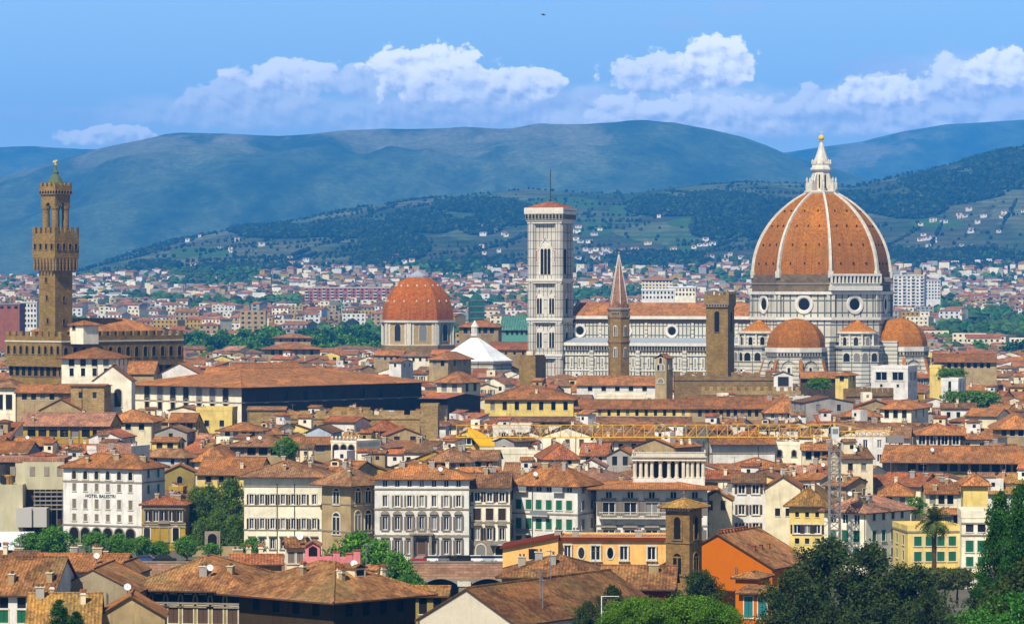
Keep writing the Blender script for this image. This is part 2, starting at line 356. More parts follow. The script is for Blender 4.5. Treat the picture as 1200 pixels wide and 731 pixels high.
def hillcol(N,b):
    p=gpos(N); q=N.vmul(p,(1,.55,1)); fine=N.noise(p,.03,4,.7); at=N.new('ShaderNodeAttribute'); at.attribute_name='forest_cover'
    forest_=N.mix(N.ss(N.noise(q,.006,5,.6),.35,.65),(.006,.018,.009),(.014,.034,.014))
    field=N.mix(N.ss(N.noise(q,.004,4,.6),.40,.60),(.045,.08,.028),(.105,.115,.05))
    vor=N.new('ShaderNodeTexVoronoi'); N.put(vor.inputs['Vector'],N.vmul(N.vadd(p,N.vmul(N.comb(fine,fine,0),(60,60,0))),(1,.6,.3))); vor.inputs['Scale'].default_value=.006
    sp=N.new('ShaderNodeSeparateColor'); N.l.new(vor.outputs['Color'],sp.inputs[0])
    field=shade(N,field,N.lerp(sp.outputs[0],0,1,.5,1.3))
    sz=N.new('ShaderNodeSeparateXYZ'); N.l.new(p,sz.inputs[0])
    ter=N.m('SINE',N.m('ADD',N.m('MULTIPLY',sz.outputs[2],.75),N.m('MULTIPLY',fine,5.0)))
    field=shade(N,field,N.lerp(ter,-1,1,.78,1.15))
    mask=N.ss(N.m('ADD',at.outputs['Fac'],N.m('MULTIPLY',N.m('SUBTRACT',fine,.5),.25)),.0,.05)
    at2=N.new('ShaderNodeAttribute'); at2.attribute_name='meadow_cover'; leafy=N.noise(p,.09,3,.7)
    field=N.mix(N.ss(N.m('ADD',at2.outputs['Fac'],N.m('MULTIPLY',N.m('SUBTRACT',fine,.5),.3)),.0,.15),field,(.045,.10,.018))
    col=N.mix(mask,field,forest_)
    col=shade(N,col,N.lerp(leafy,.3,.7,.6,1.4))
    return shade(N,col,N.lerp(fine,.25,.75,.72,1.28))
def mtncol(N,b):
    p=gpos(N); q=N.vmul(p,(1,.5,1)); big=N.noise(q,.0011,6,.6); fine=N.noise(p,.014,5,.7); gul=N.noise(N.vmul(p,(1,.25,1)),.0035,5,.65)
    col=N.mix(N.ss(gul,.36,.62),(.022,.045,.020),(.075,.11,.045))
    sp=N.new('ShaderNodeSeparateXYZ'); N.l.new(p,sp.inputs[0])
    hi=N.ss(sp.outputs[2],330,620)
    bare=N.m('MULTIPLY',N.ss(N.m('ADD',big,N.m('MULTIPLY',N.m('SUBTRACT',gul,.5),.9)),.52,.66),N.lerp(hi,0,1,.06,.5))
    col=N.mix(bare,col,(.26,.22,.16))
    return shade(N,col,N.m('MULTIPLY',N.lerp(fine,.25,.75,.65,1.35),N.lerp(N.noise(p,.06,3,.75),.3,.7,.6,1.4)))
HILLM=mat('hill_cover',(.04,.06,.02),.95,hillcol); MTNM=mat('mountain_cover',(.04,.06,.03),.95,mtncol)
us=[-.24+.48*i/300 for i in range(301)]
hl=gridsheet('hills',[5000+45*i for i in range(88)],us,HILLM,lambda x,y:tz(x,y)-.02)
fb_=hl.data.attributes.new('meadow_cover','FLOAT','POINT'); fb_.data.foreach_set('value',[meadow(v.co.x,v.co.y) for v in hl.data.vertices])
fa=hl.data.attributes.new('forest_cover','FLOAT','POINT'); fa.data.foreach_set('value',[forest(v.co.x,v.co.y) for v in hl.data.vertices])
gridsheet('mountains',[8915+45*i for i in range(75)]+[12290+90*i for i in range(70)],us,MTNM,lambda x,y:tz(x,y)-.02)
def watercol(N,b):
    b.inputs['Roughness'].default_value=.12; return (.035,.05,.035)
b=MB(); b.face([(-170,570.5,-6.5),(30,570.5,-6.5),(30,639.5,-6.5),(-170,639.5,-6.5)],mat('river_water',(.03,.05,.03),.12,watercol)); tag(b.build('river'),kind='structure')
ASPH=mat('asphalt',(.05,.05,.05),.9,lambda N,b: shade(N,(.075,.072,.068),N.lerp(N.noise(gpos(N),.8,5,.7),.3,.7,.7,1.25)))
PAVE=mat('paving_stone',lin(170,158,140),.9,lambda N,b: shade(N,lin(162,150,132),N.lerp(N.noise(gpos(N),.8,5,.7),.3,.7,.75,1.15)))
b=MB(); b.box(-150,150,643,651,-.3,.06,ASPH); b.build('road'); tag(bpy.data.objects['road'],kind='structure')
b=MB(); b.box(-150,150,640.4,642.98,-.3,.19,PAVE); b.build('pavement'); tag(bpy.data.objects['pavement'],kind='structure')
# embankment: parapet on top of an arcaded retaining wall
def embankment():
    t=thing('embankment_wall','brownish stone river embankment with a parapet above shadowed arches','embankment',(0,639.2,0))
    m=MB(); m.box(-150,28,0,1.1,-1.9,1.0,stonemat('parapet_stone',lin(176,134,104),lin(150,112,86),1.6,.5)); m.box(-150,28,-.12,1.22,1.002,1.16,TRIMG); m.build('parapet',t)
    m=MB(); m.box(-150,28,1.105,5.0,-1.9,-.36,TRIMG); m.build('deck',t)
    m=MB(); m.box(-150,28,5.0,5.6,-9,-1.9,stonemat('retaining_stone',lin(84,80,66),lin(66,66,56))); m.build('retaining_wall',t)
    for i in range(-14,3):
        x=i*8.6
        m=MB(); m.box(x-1.0,x+1.0,-1.2,1.3,-9,-1.92,TRIMG); m.box(x-1.2,x+1.2,-1.4,1.25,-3.2,-2.3,TRIM); m.build('pier',t)
        pts=[(x+1,-1.91)]+[(x+1+6.6*k/10,-1.93-1.2*(abs(k-5)/5)**2) for k in range(11)]+[(x+7.6,-1.91)]
        q=MB(); q.extr([pts[0]]+pts[1:-1]+[pts[-1]],-.1,.5,TRIMG); q.build('arch',t)
embankment()

# ================================================================ windows
WIN={}
def win_mesh(w,h,style,col='brown'):
    k=(round(w,2),round(h,2),style,col)
    if k in WIN: return WIN[k]
    m=MB(); s=SH.get(col,SH['brown']); fr=TRIM
    if style=='slot': m.box(-w/2,w/2,.20,.25,0,h,VOID)
    elif style=='dark':
        m.box(-w/2,w/2,.16,.2,0,h,GLASS); m.box(-w/2-.12,w/2+.12,-.1,.06,-.14,-.003,fr)
    elif style in('plain','ped','hood','shut','bare'):
        m.box(-w/2,w/2,.2,.24,0,h,GLASS)
        m.box(-.05,.05,.15,.199,.06,h-.06,WHITEP); m.box(-w/2,-w/2+.08,.15,.199,.06,h-.06,WHITEP); m.box(w/2-.08,w/2,.15,.199,.06,h-.06,WHITEP); m.box(-w/2,w/2,.15,.197,h-.10,h-.02,WHITEP)
        m.box(-w/2,w/2,.15,.197,.0,.08,WHITEP)
        if style!='bare':
            tr=TRIMG if style in('ped','hood') else fr; e=.2
            m.box(-w/2-e,-w/2-.003,-.08,.05,-.003,h,tr); m.box(w/2+.003,w/2+e,-.08,.05,-.003,h,tr); m.box(-w/2-e,w/2+e,-.1,.05,h+.003,h+.26,tr)
            m.box(-w/2-e-.1,w/2+e+.1,-.22,.05,-.2,-.006,tr)
        if style=='ped':
            m.extr([(-w/2-.4,h+.38),(w/2+.4,h+.38),(w/2+.36,h+.55)]+[((w/2+.3)*math.cos(a),h+.55+.5*math.sin(a)) for a in [i*math.pi/8 for i in range(1,8)]]+[(-w/2-.36,h+.55)],-.38,.03,tr)
        if style=='hood': m.box(-w/2-.35,w/2+.35,-.4,.04,h+.28,h+.46,tr)
    elif style=='closed':
        for sg in(-1,1): m.box(min(.02*sg,sg*w/2),max(.02*sg,sg*w/2),.04,.1,0.02,h-.02,s)
        m.box(-w/2-.14,-w/2-.003,-.05,.05,-.003,h,fr); m.box(w/2+.003,w/2+.14,-.05,.05,-.003,h,fr); m.box(-w/2-.14,w/2+.14,-.05,.05,h+.003,h+.14,fr); m.box(-w/2-.2,w/2+.2,-.16,.05,-.16,-.006,fr)
    elif style in('arch','archp','arch2','archs','arch2s'):
        r=w/2; tr=STONE2 if style in('archs','arch2s') else TRIM if style!='archp' else TRIMG; e=.22
        def arc(rr,z0): return [(rr*math.cos(a),h-r+rr*math.sin(a)) for a in [math.pi*i/10 for i in range(11)]]
        inner=[(r,0)]+arc(r,0)[1:-1]+[(-r,0)]
        m.extr([( -r,0),(r,0)]+arc(r,0),-.03,.02,GLASS if style in('arch','arch2') else VOID)
        o=arc(r+e,0); i=arc(r,0); vs=[];fs=[]
        pr=[((r,0),(r+e,0))]+list(zip(i,o))+[((-r,0),(-r-e,0))]
        for (a,bq) in pr: vs+=[(a[0],-.12,a[1]),(bq[0],-.12,bq[1]),(bq[0],.02,bq[1]),(a[0],.02,a[1])]
        for k2 in range(len(pr)-1):
            for q in range(4): fs.append([k2*4+q,k2*4+(q+1)%4,(k2+1)*4+(q+1)%4,(k2+1)*4+q])
        m.add(vs,fs,tr)
        if style in('arch2','arch2s'):
            m.box(-.09,.09,-.1,-.031,0,h-r,tr); m.box(-r,r,-.1,-.031,h-r,h-r+.2,tr)
        m.box(-r-e-.08,r+e+.08,-.2,.02,-.2,-.004,tr)
    elif style=='oval':
        pts=lambda a,c:[(a*math.cos(t),h/2+c*math.sin(t)) for t in [2*math.pi*i/18 for i in range(18)]]
        m.extr(pts(w/2+.25,h/2+.25),-.1,.03,TRIM); m.extr(pts(w/2,h/2),-.13,-.101,GLASS); 
    WIN[k]=m.mesh('window'); return WIN[k]
SHUT={}
def shutter_mesh(w,h,col):
    k=(round(w,2),round(h,2),col)
    if k not in SHUT:
        m=MB(); m.box(-w/2,w/2,-.09,-.02,0,h,SH[col]); n=max(3,int(h/.28))
        for i in range(n): m.box(-w/2+.06,w/2-.06,-.115,-.0901,.08+i*(h-.12)/n,.08+(i+.55)*(h-.12)/n,SH[col])
        SHUT[k]=m.mesh('shutter')
    return SHUT[k]
RECT={'slot','dark','plain','ped','hood','shut','bare','closed'}

def wallface(m,o,u,W,z0,z1,rects,mt,out,depth=.3,mt2=None,zs=None):
    """A wall rectangle from point o along unit vector u (2-D), with window openings cut in and their reveals. out = outward normal (2-D)."""
    xs=sorted({0,W}|{max(0,min(W,v)) for r in rects for v in(r[0],r[1])}); zz=sorted({z0,z1}|{max(z0,min(z1,v)) for r in rects for v in(r[2],r[3])})
    pt=lambda x,z,d=0:(o[0]+u[0]*x-out[0]*d,o[1]+u[1]*x-out[1]*d,z)
    nx,nz=len(xs),len(zz)
    inside=lambda x,z: any(r[0]<x<r[1] and r[2]<z<r[3] for r in rects)
    vs=[pt(x,z) for z in zz for x in xs]; fs=[]
    for j in range(nz-1):
        for i in range(nx-1):
            if not inside((xs[i]+xs[i+1])/2,(zz[j]+zz[j+1])/2): fs.append([j*nx+i,j*nx+i+1,(j+1)*nx+i+1,(j+1)*nx+i])
    m.add(vs,fs,mt)
    for a,c,lo,hi in rects:
        a,c,lo,hi=max(0,a),min(W,c),max(z0,lo),min(z1,hi)
        if c-a<.05 or hi-lo<.05: continue
        A=[pt(a,lo),pt(c,lo),pt(c,hi),pt(a,hi)]; B=[pt(a,lo,depth),pt(c,lo,depth),pt(c,hi,depth),pt(a,hi,depth)]
        m.add(A+B,[[0,1,5,4],[1,2,6,5],[2,3,7,6],[3,0,4,7],[4,5,6,7]],mt2 or mt)

def roof_tops(kind,W,d,h,p,ov,og=.3):
    """Top faces of a tiled roof in house coordinates (front edge along y=0)."""
    x=W/2
    if kind in('gx','gable'):
        e=h-ov*p; r=h+p*d/2; X=x+og
        return [[(-X,-ov,e),(X,-ov,e),(X,d/2,r),(-X,d/2,r)],[(-X,d/2,r),(X,d/2,r),(X,d+ov,e),(-X,d+ov,e)]]
    if kind=='gy':
        e=h-ov*p; r=h+p*x
        return [[(-x-ov,-og,e),(0,-og,r),(0,d+og,r),(-x-ov,d+og,e)],[(0,-og,r),(x+ov,-og,e),(x+ov,d+og,e),(0,d+og,r)]]
    if kind=='hip':
        e=h-ov*p; X=x+ov; Y0=-ov; Y1=d+ov
        if W>=d:
            k=(Y1-Y0)/2; r=e+p*k; a=(-X+k,d/2,r); b=(X-k,d/2,r) if X-k>-X+k+.02 else a
            q=[[(-X,Y0,e),(X,Y0,e),b,a],[(X,Y0,e),(X,Y1,e),b],[(X,Y1,e),(-X,Y1,e),a,b],[(-X,Y1,e),(-X,Y0,e),a]]
        else:
            k=X; r=e+p*k; a=(0,Y0+k,r); b=(0,Y1-k,r) if Y1-k>Y0+k+.02 else a
            q=[[(-X,Y0,e),(X,Y0,e),a],[(X,Y0,e),(X,Y1,e),b,a],[(X,Y1,e),(-X,Y1,e),b],[(-X,Y1,e),(-X,Y0,e),a,b]]
        return [[v for i,v in enumerate(f) if v!=f[i-1]] for f in q]
    if kind=='shed':
        e=h-ov*p; r=h+p*(d+.2); X=x+og
        return [[(-X,-ov,e),(X,-ov,e),(X,d+.2,r),(-X,d+.2,r)]]
def roof_mesh(tops,mt,t=.2,cap=True,eave=None):
    m=MB(); eave=eave or EAVE; key=lambda p:(round(p[0],3),round(p[1],3),round(p[2],3)); edges={}
    low=min(p[2] for f in tops for p in f)
    for f in tops:
        m.face(f,mt); m.face([(x,y,z-t) for x,y,z in f][::-1],eave)
        for i in range(len(f)):
            a,b=f[i],f[(i+1)%len(f)]; k=frozenset((key(a),key(b))); edges.setdefault(k,[]).append((a,b))
    for k,l in edges.items():
        a,b=l[0]
        if len(l)==1: m.face([(a[0],a[1],a[2]-t),(b[0],b[1],b[2]-t),b,a],eave)
        elif cap:
            a=Vector(a); b=Vector(b)
            if (b-a).length>.5: m.tube(a+Vector((0,0,.03)),b+Vector((0,0,.03)),.16,mt,5)
    return m.weld()
def chimney_mesh(k):
    m=MB(); w,d,h=[(.32,.3,.95),(.5,.36,1.1),(.28,.28,.8),(.62,.36,.85)][k%4]
    m.box(-w,w,-d,d,-1.6,h,W_(['cream','grey','tan','tan'][k%4])); m.box(-w-.1,w+.1,-d-.1,d+.1,h+.002,h+.12,TRIM)
    if k%2==0: m.extr([(-w-.12,h+.42),(w+.12,h+.42),(0,h+.72)],-d-.1,d+.1,RF['red']); m.box(-w,-w+.18,-d,d,h+.121,h+.419,TRIM); m.box(w-.18,w,-d,d,h+.121,h+.419,TRIM)
    else:
        for x in(-w/2,w/2): m.lathe([(.13,h+.121),(.15,h+.42),(.1,h+.48)],6,RF['brown'],0,x,0)
    return m.mesh('chimney')
CHIM=[chimney_mesh(i) for i in range(4)]
def antenna_mesh():
    m=MB(); m.tube((0,0,-.4),(0,0,3.4),.05,METAL,5); m.tube((-.8,0,3.2),(.8,0,3.2),.035,METAL,4)
    for i in range(7): m.tube((-.75+i*.25,-.35,3.2),(-.75+i*.25,.35,3.2),.022,METAL,3)
    m.tube((0,-.5,2.5),(0,.5,2.5),.03,METAL,4); return m.mesh('antenna')
def dish_mesh():
    m=MB(); m.tube((0,0,-.4),(0,0,.9),.05,METAL,5); c=Vector((0,-.12,1.15)); ax=Vector((.25,-.85,.42)).normalized(); u=ax.orthogonal().normalized(); w=ax.cross(u)
    rings=[]
    for r,dz in((.05,0),(.22,.04),(.40,.12),(.43,.12),(.43,.08),(.22,-.02)): rings.append([c+ax*dz+(u*math.cos(t)+w*math.sin(t))*r for t in [2*math.pi*i/14 for i in range(14)]])
    m.loft(rings,WHITEP); m.tube(c,c+ax*.6,.03,METAL,4); return m.mesh('satellite_dish')
ANT=antenna_mesh(); DISH=dish_mesh()
def dormer_mesh():
    m=MB(); m.box(-.9,.9,0,2.2,-.3,1.0,W_('cream')); m.box(-.6,.6,-.03,-.002,.15,.8,GLASS)
    m.extr([(-1.15,.95),(-1.15,1.08),(0,1.55),(1.15,1.08),(1.15,.95),(0,1.42)],-.2,2.6,RF['orange']); return m.mesh('dormer')
DORM=dormer_mesh()

# ================================================================ houses
PROTECT=[]      # (x0,x1,y_bottom of what must stay visible, D)
HOUSES=[]       # footprints (x,y,radius) and what the skyline needs
LABELS=set()
def put_windows(root,wallsegs,wins,cols):
    pass
def house(x0,x1,ye,h=None,D=None,side=0,th=None,dep=None,rp=None,p=.33,roof='gx',wall='cream',rm='orange',ov=.7,wins=(),cols=4,scols=2,swins=None,bands=(),bandm=None,
          chim=0,ant=0,dish=0,dorm=0,label=None,cat='house',group=None,name='house',vb=None,seed=None,wallm=None,og=.3,parapet=None,cut=True,eave=None,cpos=None,z0=None,margin=.08,prot=True,sidem=None,rooms=0):
    r=random.Random(seed if seed is not None else int(x0*13+ye*7))
    if D is None: D=(CH-h)*F/(ye-HY)
    if h is None: h=CH-(ye-HY)*D/F
    base=tz((x0+x1)/2*0+((x0+x1)/2-600)*D/F,D) if z0 is None else z0
    Hh=h-base
    if th is None: th=18 if side>0 else -18 if side<0 else r.choice((4,-4))
    t=R(th)
    if th>=0: W=((x1-x0)*D/F)/(math.cos(t)+(x0-600)/F*math.sin(t))
    else: W=((x1-x0)*D/F)/(math.cos(t)-(x1-600)/F*abs(math.sin(t)))
    if side: dep=min(90,abs(side)*D/F/max(.12,abs(math.sin(t))-(x1+side-600)/F*math.cos(t) if th>0 else abs(math.sin(t))+(x0+side-600)/F*math.cos(t)))
    if dep is None: dep=min(max(W*.7,7),13) if rp is None else max(5,2*rp*D/F/p)
    if rp is not None:
        rise=rp*D/F; base_w=dep if roof in('gx','hip') and not(roof=='hip' and W<dep) else W
        p=min(.75,rise/(base_w/2)) if roof!='shed' else rise/dep
    corner=1 if th>0 else -1
    xc=(x1-600)*D/F-math.cos(t)*W/2 if th>0 else (x0-600)*D/F+math.cos(t)*W/2
    # the nearer visible corner stands at depth D
    yc=D+corner*math.sin(t)*W/2 if th else D
    root=thing(name,label or '',cat,(xc,yc,base),-t,group)
    wm=wallm or W_(wall); m=MB(); x=W/2
    def rects(Wf,wl,nc,cp=None):
        out=[]
        for wi,(yy,ww,hh,st,*cc) in enumerate(wl):
            zc=(CH-(yy-HY)*D/F-base) if yy>0 else Hh+yy
            cs=[((c-x0)/(x1-x0))*Wf for c in cp] if cp else [Wf*(margin+(1-2*margin)*(i+.5)/nc) for i in range(nc)]
            for ci,cx in enumerate(cs): out.append((cx,zc-hh/2,ww,hh,st,cc,wi,ci))
        return out
    faces=[((-x,0),(1,0),W,(0,-1),rects(W,wins,cols,cpos),0.0)]
    sw=swins if swins is not None else wins
    L=dep
    faces.append(((x,0),(0,1),L,(1,0),rects(L,sw,scols) if th>2 else [],math.pi/2))
    faces.append(((x,L),(-1,0),W,(0,1),[],math.pi)); 
    faces.append(((-x,L),(0,-1),L,(-1,0),rects(L,sw,scols) if th<-2 else [],-math.pi/2))
    zb=-6.0 if D<700 else -.6
    for (o,u,Wf,out,rc,ang) in faces:
        wallface(m,o,u,Wf,zb,Hh,[(c-w/2,c+w/2,z,z+hh) for c,z,w,hh,st,cc,wi,ci in rc if st in RECT and z+hh<Hh-.05],(sidem or wm) if abs(ang)>.1 else wm,out)
    tops=roof_tops(roof if roof!='flat' else 'hip',W,dep,Hh,p,ov,og)
    if roof in('gx',): 
        for sx in(-1,1):
            f=[(sx*x,0,Hh),(sx*x,dep,Hh),(sx*x,dep/2,Hh+p*dep/2-.02)]; m.face(f if sx>0 else f[::-1],wm)
    if roof=='gy':
        m.face([(-x,0,Hh),(x,0,Hh),(0,0,Hh+p*x-.02)],wm); m.face([(x,dep,Hh),(-x,dep,Hh),(0,dep,Hh+p*x-.02)],wm)
    if roof=='shed':
        r2=Hh+p*dep-.02; m.face([(x,0,Hh),(x,dep,Hh),(x,dep,r2)],wm); m.face([(-x,dep,Hh),(-x,0,Hh),(-x,dep,r2)],wm); m.face([(x,dep,Hh),(-x,dep,Hh),(-x,dep,r2),(x,dep,r2)],wm)
    m.weld().build('wall',root)
    if roof=='flat':
        q=MB(); hh=parapet or .9; e=.08
        for (a,b2,c,d2) in((-x-e,x+e,-e,.28),(-x-e,x+e,dep-.28,dep+e),(-x-e,-x+.28,.281,dep-.281),(x-.28,x+e,.281,dep-.281)): q.box(a,b2,c,d2,Hh+.002,Hh+hh,wm)
        q.build('parapet',root)
        q=MB(); q.box(-x+.285,x-.285,.285,dep-.285,Hh-.1,Hh+.12,RF['pink']); ro=q.build('roof',root); zr=lambda X,Y:Hh+.1
    else:
        ro=roof_mesh(tops,RF[rm],eave=eave).build('roof',root)
        def zr(X,Y):
            if roof=='gx': return Hh+p*min(Y,dep-Y)
            if roof=='gy': return Hh+p*(x-abs(X))
            if roof=='shed': return Hh+p*Y
            return Hh-ov*p+p*min(Y+ov,dep+ov-Y,x+ov-abs(X))
    for (o,u,Wf,out,rc,ang) in faces:
        for c,z,w,hh,st,cc,wi,ci in rc:
            if z+hh>Hh-.05 or z<zb: continue
            col=cc[0] if cc else 'brown'
            wo=link('window',win_mesh(w,hh,st if st!='shut' else 'plain',col),root,(o[0]+u[0]*c,o[1]+u[1]*c,z),ang)
            if len(cc)>0 and st in('shut','ped','hood') and r.random()<.9:
                for sg in(-1,1): link('shutter',shutter_mesh(w*.38,hh,col),wo,(sg*(w/2+.22+w*.19),-.12 if r.random()<.3 else 0,0),sg*r.uniform(.25,.7) if r.random()<.3 else 0)
    for bz in bands:
        zc=(CH-(bz-HY)*D/F-base) if bz>0 else Hh+bz
        q=MB(); e=.14
        q.box(-x-e,x+e,-e,-.004,zc-.14,zc+.14,bandm or TRIMG)
        if th>2: q.box(x+.004,x+e,-.003,dep,zc-.14,zc+.14,bandm or TRIMG)
        if th<-2: q.box(-x-e,-x-.004,-.003,dep,zc-.14,zc+.14,bandm or TRIMG)
        q.build('string_course',root)
    if W>8.5 and D<1000 and roof!='flat' and cat=='house':
        for q_ in range(1 if W<15 else 2):
            X=x*(r.choice((-.97,.97,.33,-.33)) if q_==0 else r.uniform(-.5,.5)); q=MB(); q.tube((X,-.24,0),(X,-.24,Hh-.1),.055,r.choice((DARKM,TRIMG,EAVE)),5); q.build('drainpipe',root)
    for i in range(chim):
        X=r.uniform(-x*.8,x*.8); Y=r.uniform(dep*.12,dep*.75); link('chimney',CHIM[r.randrange(4)],ro,(X,Y,zr(X,Y)),r.choice((0,math.pi/2)))
    for i in range(ant):
        X=r.uniform(-x*.8,x*.8); Y=r.uniform(dep*.2,dep*.7); link('antenna',ANT,ro,(X,Y,zr(X,Y)),r.uniform(0,3))
    for i in range(dish):
        X=r.uniform(-x*.8,x*.8); Y=r.uniform(dep*.03,dep*.25); X*=.7; link('satellite_dish',DISH,ro,(X,Y,zr(X,Y)),t)
    for i in range(dorm):
        X=r.uniform(-x*.7,x*.7); Y=dep*.2; link('dormer',DORM,ro,(X,Y,zr(X,Y)),0)
    for i in range(rooms):
        X=r.uniform(-x*.6,x*.6); Y=r.uniform(dep*.25,dep*.6); q=MB(); a_,b_,c_=r.uniform(1.0,2.0),r.uniform(1.0,1.7),r.uniform(1.6,2.6); q.box(X-a_,X+a_,Y-b_,Y+b_,zr(X,Y)-1.5,zr(X,Y)+c_,W_(r.choice(('white','ivory','cream','white','tan')))); rm_=q.build('roof_room',ro)
        zt=zr(X,Y)+c_; q=MB(); q.box(-.38,.38,-.03,-.002,0,.8,GLASS); q.build('window',rm_,(X+r.uniform(-.4,.4),Y-b_,zt-1.5))
        if r.random()<.75: roof_mesh([[(X+p_[0],Y-b_+p_[1],p_[2]) for p_ in f] for f in roof_tops(r.choice(('gx','hip','shed')),2*a_,2*b_,zt+.003,.3,.35)],RF[r.choice(('orange','red','brown'))],.12).build('room_roof',rm_)
    rpx=(max(p_[2] for f in tops for p_ in f)-Hh)*F/D if roof!='flat' else 2
    xa=min(x0,x0+side if side<0 else x0); xb=max(x1,x1+side)
    if prot: PROTECT.append((xa-1,xb+1,vb if vb else ye+7,D))
    HOUSES.append((xa,xb,ye-rpx*.6,ye,D))
    cxm=xc+math.sin(-t)*-dep/2; HOUSES[-1]+=((xc+dep/2*math.sin(t),yc+dep/2*math.cos(t)),max(W,dep)*.55)
    root['_d']=D
    return root
# ================================================================ landmarks
def cren_poly(L,z0,z1,zm,mw,gw):
    """Crenellated outline: base z0, gaps at z1, merlons up to zm."""
    n=max(2,round((L+gw)/(mw+gw))); s=L/(n*mw+(n-1)*gw); mw*=s; gw*=s
    pts=[(0,z0),(L,z0)]; x=L
    for i in range(n):
        pts+=[(x,zm),(x-mw,zm)]; x-=mw
        if i<n-1: pts+=[(x,z1),(x-gw,z1)]; x-=gw
    return pts
def crenel(parent,o,ang,L,z0,z1,zm,mw,gw,thick,mt,name='battlement'):
    m=MB(); m.extr(cren_poly(L,z0,z1,zm,mw,gw),0,thick,mt); return m.build(name,parent,(o[0],o[1],0),ang)
def arch_win(parent,w,h,style,loc,ang=0,name='window'): return link(name,win_mesh(w,h,style),parent,loc,ang)
def gothic(m,w,h,y,mt,cx=0,z=0,pt=1.25):
    r=w/2; k=[]
    for i in range(9):
        a=math.pi*i/8; k.append((cx+r*math.cos(a),z+h-r*pt+r*pt*math.sin(a)**.85))
    m.extr([(cx-r,z),(cx+r,z)]+k,y,y+.06,mt)
GW={}
def gothic_win(w,h,n,gable=False,tr=None):
    key=(w,h,n,gable)
    if key in GW: return GW[key]
    m=MB(); tr=tr or M_WHITE
    gothic(m,w+1.0,h+.7,-.12,tr); gothic(m,w,h,-.19,M_PALE)
    lw=(w-.25*(n+1))/n
    for i in range(n): gothic(m,lw,h*.84,-.26,VOID,-w/2+.25+lw/2+i*(lw+.25),.15)
    if gable:
        hw=w/2+.9
        for sg in(-1,1): m.extr([(sg*hw,h*.80),(sg*(hw-.35),h*.80),(0,h+2.6),(0,h+3.2)][::sg],-.3,-.0,tr)
    GW[key]=m.mesh('window'); return GW[key]

